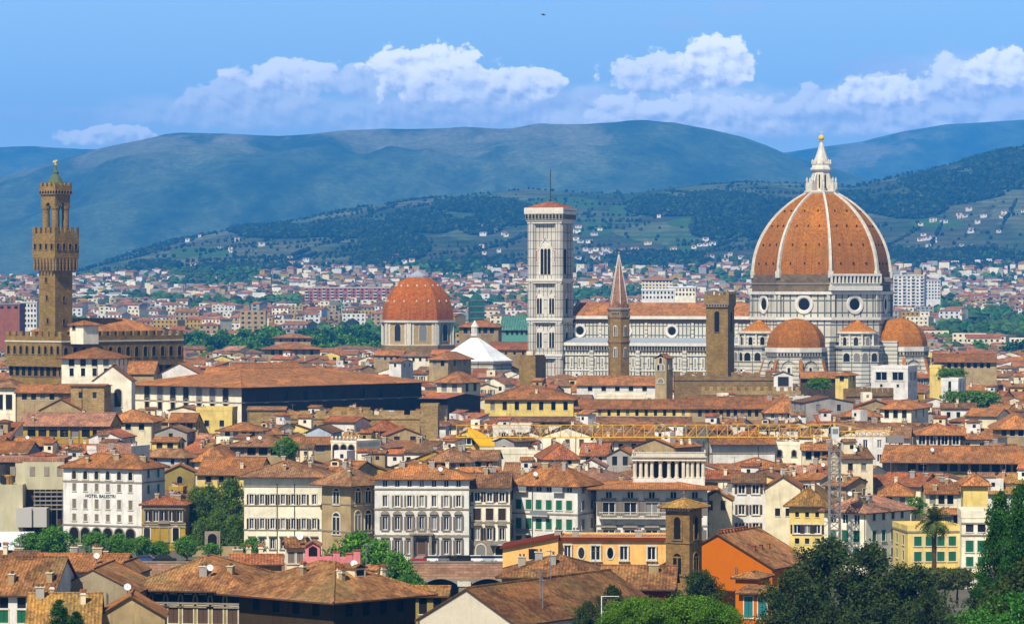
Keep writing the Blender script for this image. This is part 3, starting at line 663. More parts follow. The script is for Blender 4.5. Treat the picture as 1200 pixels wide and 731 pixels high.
def palazzo_vecchio():
    D=1025; s=D/F; a=R(40)
    cx=(72-600)*s; t=thing('palace','fortified ochre stone palace with battlements and a tall tower with a green spire','palace',(cx,D,0),-a)
    # local: nearest corner at origin; left face runs to -x, right face runs to +y
    WL=67*s/math.cos(a)/1.0; WR=137*s/(math.sin(a)+391/F*math.cos(a))
    z=lambda py: CH-(py-HY)*s
    zt=z(399); zm=z(388.5)
    m=MB(); m.box(-WL,0,0,WR,-1,z(430),STONE); m.build('wall',t)
    g=MB(); e=1.1; g.box(-WL-e,e,-e,WR+e,z(429.9),zt,STONE); gw=g.build('wall_walk',t)
    nL=9
    for i in range(nL):     # machicolation arches under the gallery
        x=-WL-e+(WL+2*e)*(i+.5)/nL; ww=(WL+2*e)/nL*.66; arch_win(t,ww,3.6,'archs',(x,-.02,z(441)),0,'arch')
        arch_win(t,1.15,2.3,'archs',(x,-e-.02,z(415)),0)
    nR=14
    for i in range(nR):
        y=-e+(WR+2*e)*(i+.5)/nR
        arch_win(t,1.5,2.9,'archs',(e+.02,y,z(419)),math.pi/2)
        arch_win(t,(WR+2*e)/nR*.55,3.2,'archs',(.02,y,z(441)),math.pi/2,'arch')
    q=MB(); q.box(-WL-e-.2,e+.2,-e-.2,-e-.003,zt-.5,zt-.1,TRIM); q.box(e+.003,e+.25,-e-.002,WR+e,zt-.5,zt-.1,TRIM); q.build('string_course',t)
    crenel(t,(-WL-e,-e),0,WL+2*e,zt+.004,zt+1.2,zm,1.5,1.25,.6,STONE)
    crenel(t,(e,-e+.65),math.pi/2,WR+2*e-.7,zt+.004,zt+1.2,zm,1.7,1.5,.6,STONE)
    # hipped roofs behind the battlements
    rw=roof_mesh([[(x-WL+3,y+4,zz) for x,y,zz in f] for f in roof_tops('hip',1,1,1,1,0)] if 0 else [[(x-WL/2,y+6,zz) for x,y,zz in f] for f in roof_tops('hip',WL-5,WR-10,z(388),.42,.4)],RF['orange']); rw.build('roof',t)
    m=MB(); m.box(-WL/2-(WL-5.6)/2,-WL/2+(WL-5.6)/2,6.3,WR-4.5,zt-.4,z(388),STONE2); m.build('attic_wall',t)
    # tower
    W=39*s/(math.cos(a)+math.sin(a)); tx,ty=-W/2-1.5*s-.4,0
    # tower stands on the left face: nearest corner at photo column 65
    ox=(65-72)*s; px_,py_=ox*math.cos(a),0
    T=link('tower',None,t,(-4.0,1.2,0)); 
    m=MB(); m.box(-W,0,0,W,zt-2,z(318),STONE); m.build('shaft',T)
    k=1.35
    rg=lambda e_,zz:[(-W-e_,-e_,zz),(e_,-e_,zz),(e_,W+e_,zz),(-W-e_,W+e_,zz)]
    m=MB(); m.loft([rg(.05,z(318)),rg(k,z(301.5)),rg(k,z(276))],STONE); m.build('gallery',T)
    nc=7
    for i in range(nc):
        for f in(0,1):
            u=-W-k+(W+2*k)*(i+.5)/nc; m=MB(); m.extr([(-.28,z(317)),(.28,z(317)),(.28,z(302)),(-.28,z(302))],-k-.05,.3,STONE2)
            m.build('corbel',T,(u,0,0) if f==0 else (0,-k+(W+2*k)*(i+.5)/nc,0),0 if f==0 else math.pi/2)
    for i in range(4):
        for f in(0,1):
            u=(W+2*k)*(i+.5)/4-k; arch_win(T,.9,1.7,'archs',(u-W,-k-.02,z(292)) if f==0 else (k+.02,u,z(292)),f*math.pi/2)
    crenel(T,(-W-k,-k),0,W+2*k,z(276)+.004,z(273),z(266),1.15,.85,.5,STONE); crenel(T,(k,-k+.55),math.pi/2,W+2*k-.6,z(276)+.004,z(273),z(266),1.15,.85,.5,STONE)
    crenel(T,(-W-k,W+k-.5),0,W+2*k,z(276)+.004,z(273),z(266),1.15,.85,.5,STONE)
    crenel(T,(-W-k+.5,-k+.55),math.pi/2,W+2*k-1.1,z(276)+.004,z(273),z(266),1.15,.85,.5,STONE)
    # belfry: four corner columns, arches between, crown above
    i0=.45; b0=-W+i0; b1=-i0; c0=i0; c1=W-i0; rr=1.0
    for X in(b0+rr,b1-rr):
        for Y in(c0+rr,c1-rr):
            m=MB(); m.lathe([(1.3,z(276)),(1.3,z(271)),(1.08,z(270)),(1.02,z(246)),(1.25,z(244)),(1.32,z(241))],10,STONE,0,X,Y); m.build('column',T,smooth=False)
    sp=(b1-b0-4*rr)/2
    arc=[(sp*math.cos(math.pi*i/10),z(241)+sp*math.sin(math.pi*i/10)*1.05) for i in range(11)]
    hw=(b1-b0)/2; zc=z(229)
    for f,(X,Y,an) in enumerate(((-W/2,c0,0),(b1,W/2,math.pi/2),(-W/2,c1-1.2,0),(b0+1.2,W/2,math.pi/2))):
        m=MB(); zz=z(241); 
        hh=hw if f in(0,2) else hw-1.22
        m.extr([(-hh,zz),(-sp,zz)]+arc[::-1][1:-1]+[(sp,zz),(hh,zz),(hh,zc),(-hh,zc)],0,1.2,STONE); m.build('arch',T,(X,Y,0),an)
    m=MB(); m.loft([rg(-i0,zc+.003),rg(-.1,z(224)),rg(-.1,z(219.5))],STONE); m.build('crown',T)
    for f in(0,1):
        for i in range(6):
            u=W*(i+.5)/6; arch_win(T,.75,.9,'archs',(u-W,.08,z(226.5)) if f==0 else (-.08,u,z(226.5)),f*math.pi/2,'arch')
    for (o,an,L) in(((-W+.1,.1),0,W-.2),((-.1,.65),math.pi/2,W-.8),((-W+.1,W-.6),0,W-.2),((-W+.6,.65),math.pi/2,W-1.35)): crenel(T,o,an,L,z(219.5)+.004,z(218),z(213.5),1.0,.7,.5,STONE)
    m=MB(); C=(-W/2,W/2); m.lathe([(3.0,z(219)),(2.9,z(216)),(1.6,z(207)),(.85,z(203)),(1.0,z(201)),(.5,z(198)),(.22,z(193)),(.1,z(192))],8,VERD,math.pi/8,*C); sp_=m.build('spire',T)
    m=MB(); m.tube((*C,z(195)),(*C,z(186)),.07,GOLD,5); m.lathe([(.05,z(193.5)),(.45,z(192)),(.05,z(190.5))],8,GOLD,0,*C); m.extr([(-.9,z(190)),(.2,z(190.4)),(1.0,z(188)),(.6,z(187)),(.1,z(188.6)),(-.5,z(187.2))],-.06,.06,GOLD) ; o=m.build('weather_vane',T)
    for i,(u,py) in enumerate(((.45,328),(.5,349),(.55,376))):
        arch_win(T,.8,1.5,'archs',(-W*(1-u),-.02,z(py+3)),0)
        if i: arch_win(T,.8,1.5,'archs',(.02,W*.5,z(py+4)),math.pi/2)
    # watch room beside the tower foot
    m=MB(); m.box(.8,6.5,2.5,8.5,zt-1,z(380),W_('ivory')); m.build('watch_room',t)
    rr_=roof_mesh([[(x+3.65,y+2.5,zz) for x,y,zz in f] for f in roof_tops('hip',5.7,6,z(380),.35,.6)],RF['orange']); rr_.build('watch_room_roof',t)
    arch_win(t,.9,1.6,'archs',(2.6,2.48,z(386)))
    PROTECT.append((2,212,437,D)); return t
palazzo_vecchio()

def campanile():
    D=1385; s=D/F; a=R(20); cx=(658-600)*s
    z=lambda py: CH-(py-HY)*s
    W=38*s/math.cos(a)-2.3; cx-=.9
    t=thing('bell_tower','tall square white and green marble bell tower with a tiled cap and a flagpole','bell tower',(cx,D,0),-a)
    m=MB(); m.box(-W,0,0,W,-1,z(258),M_CAMP); m.build('shaft',t)
    for (X,Y) in((-W,0),(0,0),(0,W),(-W,W)):
        m=MB(); m.lathe([(1.75,-1),(1.75,z(258))],8,M_CAMP,math.pi/8,X,Y); m.build('corner_buttress',t)
    for py,e,hh in((258,1.9,1.2),(328,1.85,1.1),(374,1.85,1.1),(416,1.9,1.3)):
        m=MB(); m.box(-W-e,e,-e,W+e,z(py)-.45,z(py)+.45,M_WHITE); m.box(-W-e+.35,e-.35,-e+.35,W+e-.35,z(py)-1.3,z(py)-.452,M_PALE); m.build('cornice',t)
    rg=lambda e_,zz:[(-W-e_,-e_,zz),(e_,-e_,zz),(e_,W+e_,zz),(-W-e_,W+e_,zz)]
    m=MB(); m.loft([rg(1.9,z(257.2)),rg(2.1,z(252)),rg(2.5,z(250.5)),rg(2.5,z(249))],M_PALE); 
    m.build('corbel_table',t)
    for i in range(11):
        for f in(0,1):
            u=-2.2+(W+4.4)*(i+.5)/11; arch_win(t,.75,1.9,'archp',(u-W,-2.25,z(256.5)) if f==0 else (2.25,u,z(256.5)),f*math.pi/2,'arch')
    m=MB(); m.box(-W-2.5,2.5,-2.5,W+2.5,z(248.95),z(243.5),M_WHITE); m.build('parapet',t)
    m=MB(); 
    for i in range(15):
        u=-2.2+(W+4.4)*(i+.5)/15; m.box(u-W-.26,u-W+.26,-2.56,-2.501,z(248),z(244.6),M_PALE); m.box(2.501,2.56,u-.3,u+.3,z(248),z(244.6),M_STRIPE)
    m.build('parapet_panel',t)
    ro=roof_mesh([[(x-W/2,y-2.1,zz) for x,y,zz in f] for f in roof_tops('hip',W+4.2,W+4.2,z(243.6),.36,0)],RF['red'],.2); ro.build('roof',t)
    m=MB(); m.tube((-W/2,W/2,z(238)),(-W/2,W/2,z(198)),.16,DARKM,6); m.lathe([(.5,z(238)),(.5,z(234)),(.2,z(233))],8,DARKM,0,-W/2,W/2); m.build('flagpole',t)
    for f in(0,1):
        L=lambda u,zz:(u-W,-.02,zz) if f==0 else (.02,u,zz)
        an=f*math.pi/2
        link('window',gothic_win(4.6,12.0,3,True),t,L(W/2,z(322)),an)
        for py in(368,408):
            for du in(-2.55,2.55): link('window',gothic_win(2.5,7.2,2,True),t,L(W/2+du,z(py)),an)
        for u in(1.9,W-1.9):
            for py in(300,352,396,432):
                m=MB(); m.box(-.42,.42,-.12,0,-2.6,2.6,M_WHITE); m.box(-.2,.2,-.16,-.121,-2.2,2.2,MATS['redmarble'] if 'redmarble' in MATS else mat('redmarble',lin(150,104,92),.7)); m.build('panel',t,L(u,z(py)),an)
    PROTECT.append((614,680,436,D)); return t
campanile()

def cathedral():
    D=1370; s=D/F; a=R(20)
    ctr=((962.5-600)*1372.5/F,1372.5,0)       # centre of the octagon
    t=thing('cathedral','huge marble cathedral with a ribbed red-tiled octagonal dome, white lantern and long panelled nave','cathedral',ctr,-a)
    z=lambda py: CH-(py-HY)*1366/F
    Rv=27.3; ph=math.pi/8
    octo=lambda r:[(r*math.cos(ph+i*math.pi/4),r*math.sin(ph+i*math.pi/4)) for i in range(8)]
    vang=[ph+i*math.pi/4 for i in range(8)]; ap=math.cos(ph)
    # drum
    zd0=z(440); zd=z(376)
    m=MB(); m.prism(octo(Rv+.5),z(400),z(374),M_DRUM); m.build('drum_base',t)
    m=MB(); m.prism(octo(Rv),z(374)+.002,z(344.5),M_DRUM); dr=m.build('drum',t)
    for r,p0,p1 in((Rv+1.3,374.5,371.2),(Rv+1.0,344.9,341.6)):
        m=MB(); m.prism(octo(r),z(p0),z(p1),M_WHITE); m.build('cornice',t)
    m=MB(); m.prism(octo(Rv-.4),z(341.6)+.002,z(322),BRICKD); m.build('brick_gallery_wall',t)
    q=MB(); q.prism(octo(Rv-.1),z(333.2),z(331.8),TRIMG); q.build('string_course',t)
    for k in range(8):      # oculi and corner piers
        an=k*math.pi/4
        if math.sin(an-a)>.35: continue
        m=MB(); n=24; zc=z(356.5); rings=[]
        for r,dd in((3.75,.2),(3.55,.5),(2.6,.45),(2.15,.02)): rings.append([(dd-.0,r*math.cos(2*math.pi*i/n),zc+r*math.sin(2*math.pi*i/n)) for i in range(n)])
        o=Rv*ap; m.loft([[(o+x,y,zz) for x,y,zz in r] for r in rings],M_WHITE,False)
        m.face([(o+.07,2.2*math.cos(2*math.pi*i/n),zc+2.2*math.sin(2*math.pi*i/n)) for i in range(n)],VOID); m.build('round_window',t,rz=an)
        for j in range(15):
            arch_win(t,.85,1.35,'archp',(o-.4*ap+.05,-9.3+18.6*(j+.5)/15,z(329.5)),an+math.pi/2,'putlog_hole') if j%2==0 and not(abs(an-7*math.pi/4)<.1) else None
    for va in vang:
        m=MB(); m.box(Rv-1.2,Rv+.35,-1.5,1.5,z(371),z(345),M_DRUM); m.build('corner_pier',t,rz=va)
    # marble gallery on one face only (towards the south-east)
    an=7*math.pi/4; o=Rv*ap
    g=link('marble_gallery',None,t,(0,0,0),an); hwf=Rv*math.sin(ph)+.3
    m=MB(); m.box(o-.3,o+1.9,-hwf-.4,hwf+.4,z(340.5),z(335),M_WHITE); m.box(o-.3,o+1.6,-hwf,hwf,z(332.3),z(331.6),M_WHITE); m.box(o-.3,o+1.7,-hwf-.2,hwf+.2,z(323.6),z(321),M_WHITE); m.box(o-.3,o+1.0,-hwf,hwf,z(335)+.002,z(332.3)-.002,M_PALE); m.build('balcony',g)
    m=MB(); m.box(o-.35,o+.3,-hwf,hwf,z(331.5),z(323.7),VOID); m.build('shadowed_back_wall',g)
    for i in range(14):
        m=MB(); y=-hwf+2*hwf*i/13; m.box(o+.9,o+1.55,y-.33,y+.33,z(331.59),z(323.61),M_WHITE); m.build('column',g)
    # the dome shell: eight curved sails
    z0=z(322); H=z(226)-z0; Nn=22; cR=43.0
    prof=[]
    for i in range(Nn+1):
        hz=36.9*i/Nn; prof.append((-16.1+math.sqrt(cR*cR-hz*hz),z0+hz*H/36.9))
    prof=[(r*.985,zz) for r,zz in prof]
    m=MB(); 
    for k in range(8):
        c0,c1=vang[k],vang[(k+1)%8]; vs=[];fs=[]
        for r,zz in prof: vs+=[(r*math.cos(c0),r*math.sin(c0),zz),(r*math.cos(c1),r*math.sin(c1),zz)]
        for i in range(Nn): fs.append([2*i,2*i+1,2*i+3,2*i+2])
        m.add(vs,fs,DOMET)
    dm=m.build('dome',t)
    for va in vang:
        m=MB(); rings=[]
        for i,(r,zz) in enumerate(prof):
            w=.70-.25*i/Nn; rings.append([(r-.4,-w,zz-.1),(r+.75,-w*.8,zz+.2),(r+.75,w*.8,zz+.2),(r-.4,w,zz-.1)])
        m.loft(rings,M_RIB); m.box(prof[0][0]-.6,prof[0][0]+1.0,-1.0,1.0,z0-1.2,z0+1.4,M_RIB); m.build('rib',dm,rz=va)
    hole=MB(); hole.box(-.4,.4,-.2,.2,-.42,.42,VOID); hm=hole.mesh('porthole')
    for k in range(8):
        an=k*math.pi/4
        if math.sin(an-a)>.2: continue
        for fi,i in enumerate((3,8,13,17)):
            r,zz=prof[i]; r=r*ap; wd=prof[i][0]*math.sin(ph)*2
            for q in((-.28,0,.28) if fi<3 else (-.22,.22)):
                o2=link('porthole',hm,dm,(r*math.cos(an)-q*wd*math.sin(an),r*math.sin(an)+q*wd*math.cos(an),zz),an)
    # lantern
    Lt=link('lantern',None,t)
    zz=lambda py:z(py)
    m=MB(); m.lathe([(6.2,z(227)),(6.6,z(224.8)),(6.6,z(223.4)),(6.0,z(223.3))],8,M_WHITE,ph); m.build('platform',Lt)
    m=MB(); m.lathe([(3.0,z(224)),(3.0,z(199.5))],8,M_PALE,ph); m.build('core',Lt)
    for k in range(8):
        an=k*math.pi/4
        w_=link('window',gothic_win(1.05,6.2,1),Lt,(3.0*ap*math.cos(an),3.0*ap*math.sin(an),z(220.5)),an+math.pi/2)
        m=MB(); va=vang[k]
        m.extr([(2.7,z(223.3)),(6.1,z(223.3)),(6.1,z(214)),(5.5,z(212)),(5.0,z(214)),(4.3,z(209)),(3.7,z(204)),(2.7,z(200.5))],-.35,.35,M_RIB); m.lathe([(.4,z(212.5)),(.45,z(210.5)),(.05,z(207))],6,M_RIB,0,5.6,0)
        m.build('buttress',Lt,rz=va)
    m=MB(); m.lathe([(3.1,z(200.5)),(4.2,z(198.5)),(4.2,z(196.2)),(3.7,z(196)),(3.6,z(193)),(3.9,z(191.6)),(3.3,z(191.2))],8,M_WHITE,ph); m.build('cornice',Lt)
    for k in range(8):
        va=vang[k]; m=MB(); m.lathe([(.4,z(192)),(.4,z(188.5)),(.05,z(186))],6,M_RIB,0,3.5,0); m.build('pinnacle',Lt,rz=va)
    m=MB(); m.lathe([(3.2,z(191.8)),(2.8,z(187)),(1.6,z(177)),(.8,z(169)),(.5,z(166)),(.8,z(165.2)),(.4,z(164.4))],8,M_RIB,ph); m.build('cone',Lt)
    m=MB(); 
    m.lathe([(.02,z(164.8))]+[(1.2*math.sin(math.pi*i/8),z(164.6)+1.2-1.2*math.cos(math.pi*i/8)) for i in range(1,8)]+[(.05,z(164.6)+2.4)],14,GOLD); b=m.build('gilded_ball',Lt,smooth=True)
    m=MB(); zb=z(164.6)+2.3; m.tube((0,0,zb),(0,0,zb+2.0),.14,GOLD,5); m.box(-.55,.55,-.1,.1,zb+1.1,zb+1.35,GOLD); m.build('cross',Lt)
    # tribunes (big half domes) and small exedrae
    def tribune(an,dist,Rr,zt,top,mt,n=5):
        T=link('tribune',None,t,(dist*math.cos(an),dist*math.sin(an),0),an)
        k=10; pt=[(Rr*math.cos(R(22.5)+i*math.pi/4)*1.0,Rr*math.sin(R(22.5)+i*math.pi/4)) for i in range(8)]
        zw=zt; m=MB(); m.prism(pt,-1,zw-1.6,M_STRIPE); m.build('wall',T)
        m=MB(); m.prism([(x*1.06,y*1.06) for x,y in pt],zw-1.6,zw+.1,M_WHITE); m.prism([(x*1.03,y*1.03) for x,y in pt],zw-3.0,zw-1.602,M_PALE); m.build('cornice',T)
        m=MB(); pr=[((Rr*1.0)*math.cos(u),zw+.12+(top-zw)*math.sin(u)) for u in [i*math.pi/2/9 for i in range(10)]]; pr[-1]=(.25,pr[-1][1]); m.lathe(pr,8,DOMET,ph); m.build('half_dome',T)
        for i in range(-3,4):
            an2=i*math.pi/4; o=Rr*ap
            if abs(i)<3:
                link('window',gothic_win(1.5,4.6,1),T,(o*math.cos(an2)+.0,o*math.sin(an2),zw-11.3),an2+math.pi/2)
                m=MB(); 
                pts=[(3.3*math.cos(math.pi*j/12),zw-7.6+3.3*math.sin(math.pi*j/12)) for j in range(13)]; inn=[(2.8*math.cos(math.pi*j/12),zw-7.6+2.8*math.sin(math.pi*j/12)) for j in range(13)]
                vs=[];fs=[]
                for (p_,q_) in zip(pts,inn): vs+=[(p_[0],-.4,p_[1]),(q_[0],-.4,q_[1]),(q_[0],.05,q_[1]),(p_[0],.05,p_[1])]
                for j in range(12):
                    for q in range(4): fs.append([j*4+q,j*4+(q+1)%4,(j+1)*4+(q+1)%4,(j+1)*4+q])
                m.add(vs,fs,M_STRIPE); m.build('arch',T,(o*math.cos(an2),o*math.sin(an2),0),an2+math.pi/2)
            for j in range(7):
                sgm=(j-3)*Rr*.76/7; m=None
                arch_win(T,.55,1.1,'archp',(o*1.03*math.cos(an2)-sgm*math.sin(an2)+.03*math.cos(an2),o*1.03*math.sin(an2)+sgm*math.cos(an2)+.03*math.sin(an2),zw-2.95),an2+math.pi/2,'arch') if abs(i)<3 else None
        # sloping buttresses
        for i in(-1.5,-.5,.5,1.5):
            va=i*math.pi/4; m=MB(); m.extr([(Rr-.5,zw-3.2),(Rr+.9,zw-4.6),(Rr+4.4,zw-15),(Rr+4.4,-1),(Rr-.5,-1)],-.5,.5,M_STRIPE); m.extr([(Rr+.9,zw-4.3),(Rr+1.2,zw-4.3),(Rr+4.8,zw-15),(Rr+4.4,zw-15)],-.65,.65,DOMET); m.build('buttress',T,rz=va)
    rel=lambda deg:R(deg)  # local frame: -y is the south flank
    tribune(-math.pi/2,36,11.3,z(406),z(373),None); tribune(0,30.8,11.0,z(406),z(373),None)
    def exedra(an,dist):
        T=link('exedra',None,t,(dist*math.cos(an),dist*math.sin(an),0),an); Rr=7.4
        zt=z(388); n=16
        m=MB(); m.lathe([(Rr,-1),(Rr,zt-1)],n,M_STRIPE); m.build('wall',T)
        m=MB(); m.lathe([(Rr+.1,zt-1.0),(Rr+.9,zt-.6),(Rr+.9,zt+.1),(Rr,zt+.12)],n,M_WHITE); m.build('cornice',T)
        m=MB(); m.lathe([(Rr*.98,zt+.13),(.15,z(374.5))],n,DOMET); m.build('roof',T)
        for i in range(-2,3): arch_win(T,1.7,4.2,'arch',((Rr+.02)*math.cos(i*.62),(Rr+.02)*math.sin(i*.62),zt-6.2),i*.62+math.pi/2,'niche')
        for i in(-2.5,-1.5,-.5,.5,1.5,2.5):
            m=MB(); m.lathe([(.4,zt-7.2),(.36,zt-1.6),(.55,zt-1.05)],8,M_WHITE,0,(Rr+.35)*math.cos(i*.62),(Rr+.35)*math.sin(i*.62)); m.build('column',T)
        m=MB(); m.lathe([(Rr+2.2,-1),(Rr+2.2,z(407)),(Rr+3.0,z(406.5)),(Rr+3.0,z(404)),(Rr+1,z(403.6))],8,M_STRIPE,ph); m.build('base_wall',T)
        for i in range(-1,2):
            for q in(-2.0,2.0):
                an2=i*math.pi/4; o=(Rr+2.2)*ap+.02; arch_win(T,2.5,3.2,'arch',(o*math.cos(an2)-q*math.sin(an2),o*math.sin(an2)+q*math.cos(an2),z(422)),an2+math.pi/2,'blind_arch')
    exedra(-math.pi/4,27.5); exedra(-3*math.pi/4,27.5)
    # nave and aisles, running towards -x
    xl=-27-((880-674)*s)/math.cos(a)*1.0; 
    ze=z(371); zr_=z(355.5); za=z(403)
    hw=10.5; aw=21.5
    m=MB(); m.box(xl,-20,-hw,hw,20,ze,M_NAVE); nv=m.build('nave_wall',t)
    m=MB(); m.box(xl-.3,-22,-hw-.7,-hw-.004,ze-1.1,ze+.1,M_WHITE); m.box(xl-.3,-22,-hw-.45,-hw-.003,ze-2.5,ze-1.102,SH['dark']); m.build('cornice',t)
    nr=roof_mesh([[(xl-.4,-hw-.6,ze+.1),(-20,-hw-.6,ze+.1),(-20,0,zr_),(xl-.4,0,zr_)],[(xl-.4,0,zr_),(-20,0,zr_),(-20,hw+.6,ze+.1),(xl-.4,hw+.6,ze+.1)]],RF['orange'],.3); nr.build('nave_roof',t)
    m=MB(); m.box(xl,-20,-aw,aw,-1,za,M_AISLE); m.build('aisle_wall',t)
    m=MB(); m.box(xl-.3,-20,-aw-.9,-aw-.004,za-.9,za+.3,M_WHITE); m.build('cornice',t)
    m=MB(); m.box(xl-.2,-20,-aw-.4,-aw-.003,za-2.6,za-.91,M_PALE)
    m.build('frieze',t)
    n=64
    for i in range(n):
        x=xl+2+(abs(xl)-26)*(i+.5)/n
        arch_win(t,.62,1.45,'archp',(x,-aw-.42,za-2.55),0,'arch')
    ar=roof_mesh([[(xl-.2,-aw-.5,za+.35),(-20,-aw-.5,za+.35),(-20,-hw-.1,za+2.2),(xl-.2,-hw-.1,za+2.2)]],LEAD,.2,eave=LEAD); ar.build('aisle_roof',t)
    m=MB(); m.extr([(-hw,ze),(hw,ze),(0,zr_+.9)],-.5,.5,M_NAVE); m.build('gable',t,(xl,0,0),math.pi/2)
    m=MB(); m.box(xl-1.2,xl-.004,-aw-.8,aw+.8,-1,za+2,M_NAVE); m.box(xl-1.2,xl-.004,-hw-1,hw+1,za+2.002,ze+1,M_NAVE); m.build('front_wall',t)
    for px in(692,746,800,851):
        x=(px-600)*s; d=(x-(962.5-600)*1372.5/F)/math.cos(a); 
        m=MB(); nn=22; zc=z(388.5); rings=[]
        for r,dd in((2.75,.2),(2.6,.45),(1.9,.4),(1.5,-.1)): rings.append([(d+r*math.cos(2*math.pi*i/nn),-hw-dd,zc+r*math.sin(2*math.pi*i/nn)) for i in range(nn)])
        m.loft(rings,M_WHITE,False); m.face([(d+1.6*math.cos(2*math.pi*i/nn),-hw-.05,zc+1.6*math.sin(2*math.pi*i/nn)) for i in range(nn)],VOID); m.build('round_window',t)
        m=MB(); m.box(d+8.0,d+9.0,-hw-.55,-hw-.003,za,ze-2.6,M_STRIPE); m.build('pilaster',t)
        m=MB(); m.box(d+8.0,d+9.6,-aw-1.0,-aw-.003,-1,za-2.7,M_STRIPE); m.build('buttress',t)
    for i in range(22):
        x=xl+3+(abs(xl)-30)*(i+.5)/22; m=MB(); m.box(x-.7,x+.7,-aw-.2,-aw-.003,za-9.5,za-5.2,M_WHITE); m.box(x-.32,x+.32,-aw-.24,-aw-.201,za-9.0,za-5.7,TRIMG); m.build('panel',t)
    for zz_ in(za-4.4,za-10.4):
        m=MB(); m.box(xl,-20,-aw-.3,-aw-.002,zz_-.25,zz_+.25,M_WHITE); m.build('string_course',t)
    # crossing arms that tie the tribunes to the drum
    m=MB(); m.box(-12,12,-33,-20,-1,z(399),M_STRIPE); m.box(20,33,-12,12,-1,z(399),M_STRIPE); m.build('transept_wall',t)
    PROTECT.append((674,1082,438,1330)); return t
cathedral()

def chapel_dome():
    D=1640; s=D/F; z=lambda py: CH-(py-HY)*s
    x=(488.5-600)*s; t=thing('chapel','chapel with a smooth orange-tiled dome on an ochre drum with white pilasters','chapel',(x,D+18,0),R(10))
    n=8; ph=math.pi/8; Rr=17.0; ap=math.cos(ph)
    P=lambda r:[(r*math.cos(ph+i*math.pi/4),r*math.sin(ph+i*math.pi/4)) for i in range(8)]
    m=MB(); m.prism(P(Rr+.9),-1,z(405),STONE2); m.build('base_wall',t)
    m=MB(); m.prism(P(Rr),z(405)+.002,z(378),plaster('drum_buff',lin(180,150,92))); m.build('drum',t)
    m=MB(); m.prism(P(Rr+1.1),z(378)+.002,z(375.5),TRIM); m.prism(P(Rr+.6),z(407),z(404),TRIM); m.build('cornice',t)
    pr=[((Rr+.2)*math.cos(u)**1.0,z(375.4)+(z(322.5)-z(375.4))*math.sin(u)) for u in [i*R(76)/12 for i in range(13)]]
    m=MB(); m.lathe(pr,8,DOMET2,ph); dm=m.build('dome',t)
    hole=MB(); hole.box(-.4,.4,-.3,.3,-.5,.5,TRIM); hm=hole.mesh('roof_vent')
    for k in range(4,9):
        an=k*math.pi/4+math.pi/4*0
        for i in(4,8):
            for q in(-.18,.18):
                r,zz=pr[i]; link('roof_vent',hm,dm,(r*ap*math.cos(an)-q*r*math.sin(an),r*ap*math.sin(an)+q*r*math.cos(an),zz),an)
    m=MB(); r0,zz=pr[-1]; m.lathe([(r0+.7,zz-.3),(r0+.7,zz+.4),(r0*.9,zz+.9),(.5,z(317)),(.2,z(315.5))],8,LEAD,ph); m.build('lantern_cap',t)
    for k in range(8):
        an=k*math.pi/4; va=ph+an
        if math.sin(an)<.5:
            link('window',win_mesh(3.6,8.0,'arch'),t,(Rr*ap*math.cos(an),Rr*ap*math.sin(an),z(400)),an+math.pi/2)
        m=MB(); m.box(Rr-1.0,Rr+.4,-1.0,1.0,z(404)+.003,z(378),TRIM); m.build('pilaster',t,rz=va)
        for q in(-1,1):
            m=MB(); m.box(-.5,.5,-.3,.05,z(404)+.003,z(378),TRIM); m.build('pilaster',t,(Rr*ap*math.cos(an)-q*4.6*math.sin(an),Rr*ap*math.sin(an)+q*4.6*math.cos(an),0),an+math.pi/2)
    PROTECT.append((442,534,408,D))
chapel_dome()

def baptistery():
    D=1440; s=D/F; z=lambda py: CH-(py-HY)*s; x=(556-600)*s
    t=thing('baptistery','bright white pyramid roof of the octagonal baptistery with a small white lantern','baptistery',(x,D+12,0),R(6)); ph=math.pi/8
    m=MB(); m.lathe([(15.6,-1),(15.6,z(425)),(16.3,z(425)),(16.3,z(423))],8,M_STRIPE,ph); m.build('wall',t)
    m=MB(); m.lathe([(16.2,z(422.9)),(1.7,z(396))],8,marble('lead_white',1.6,3.2,.07,.5,lin(232,232,230),lin(196,196,192),False),ph); m.build('roof',t)
    m=MB(); m.lathe([(1.7,z(394)),(1.7,z(391)),(1.25,z(390.5)),(1.25,z(384)),(1.8,z(383.3)),(1.6,z(382.6)),(.1,z(375.5))],8,M_WHITE,ph); l=m.build('lantern',t)
    for k in range(8): link('window',gothic_win(.5,1.9,1),l,(1.25*math.cos(ph)*math.cos(k*math.pi/4),1.25*math.cos(ph)*math.sin(k*math.pi/4),z(390)),k*math.pi/4+math.pi/2)
    PROTECT.append((531,600,421,D))
baptistery()

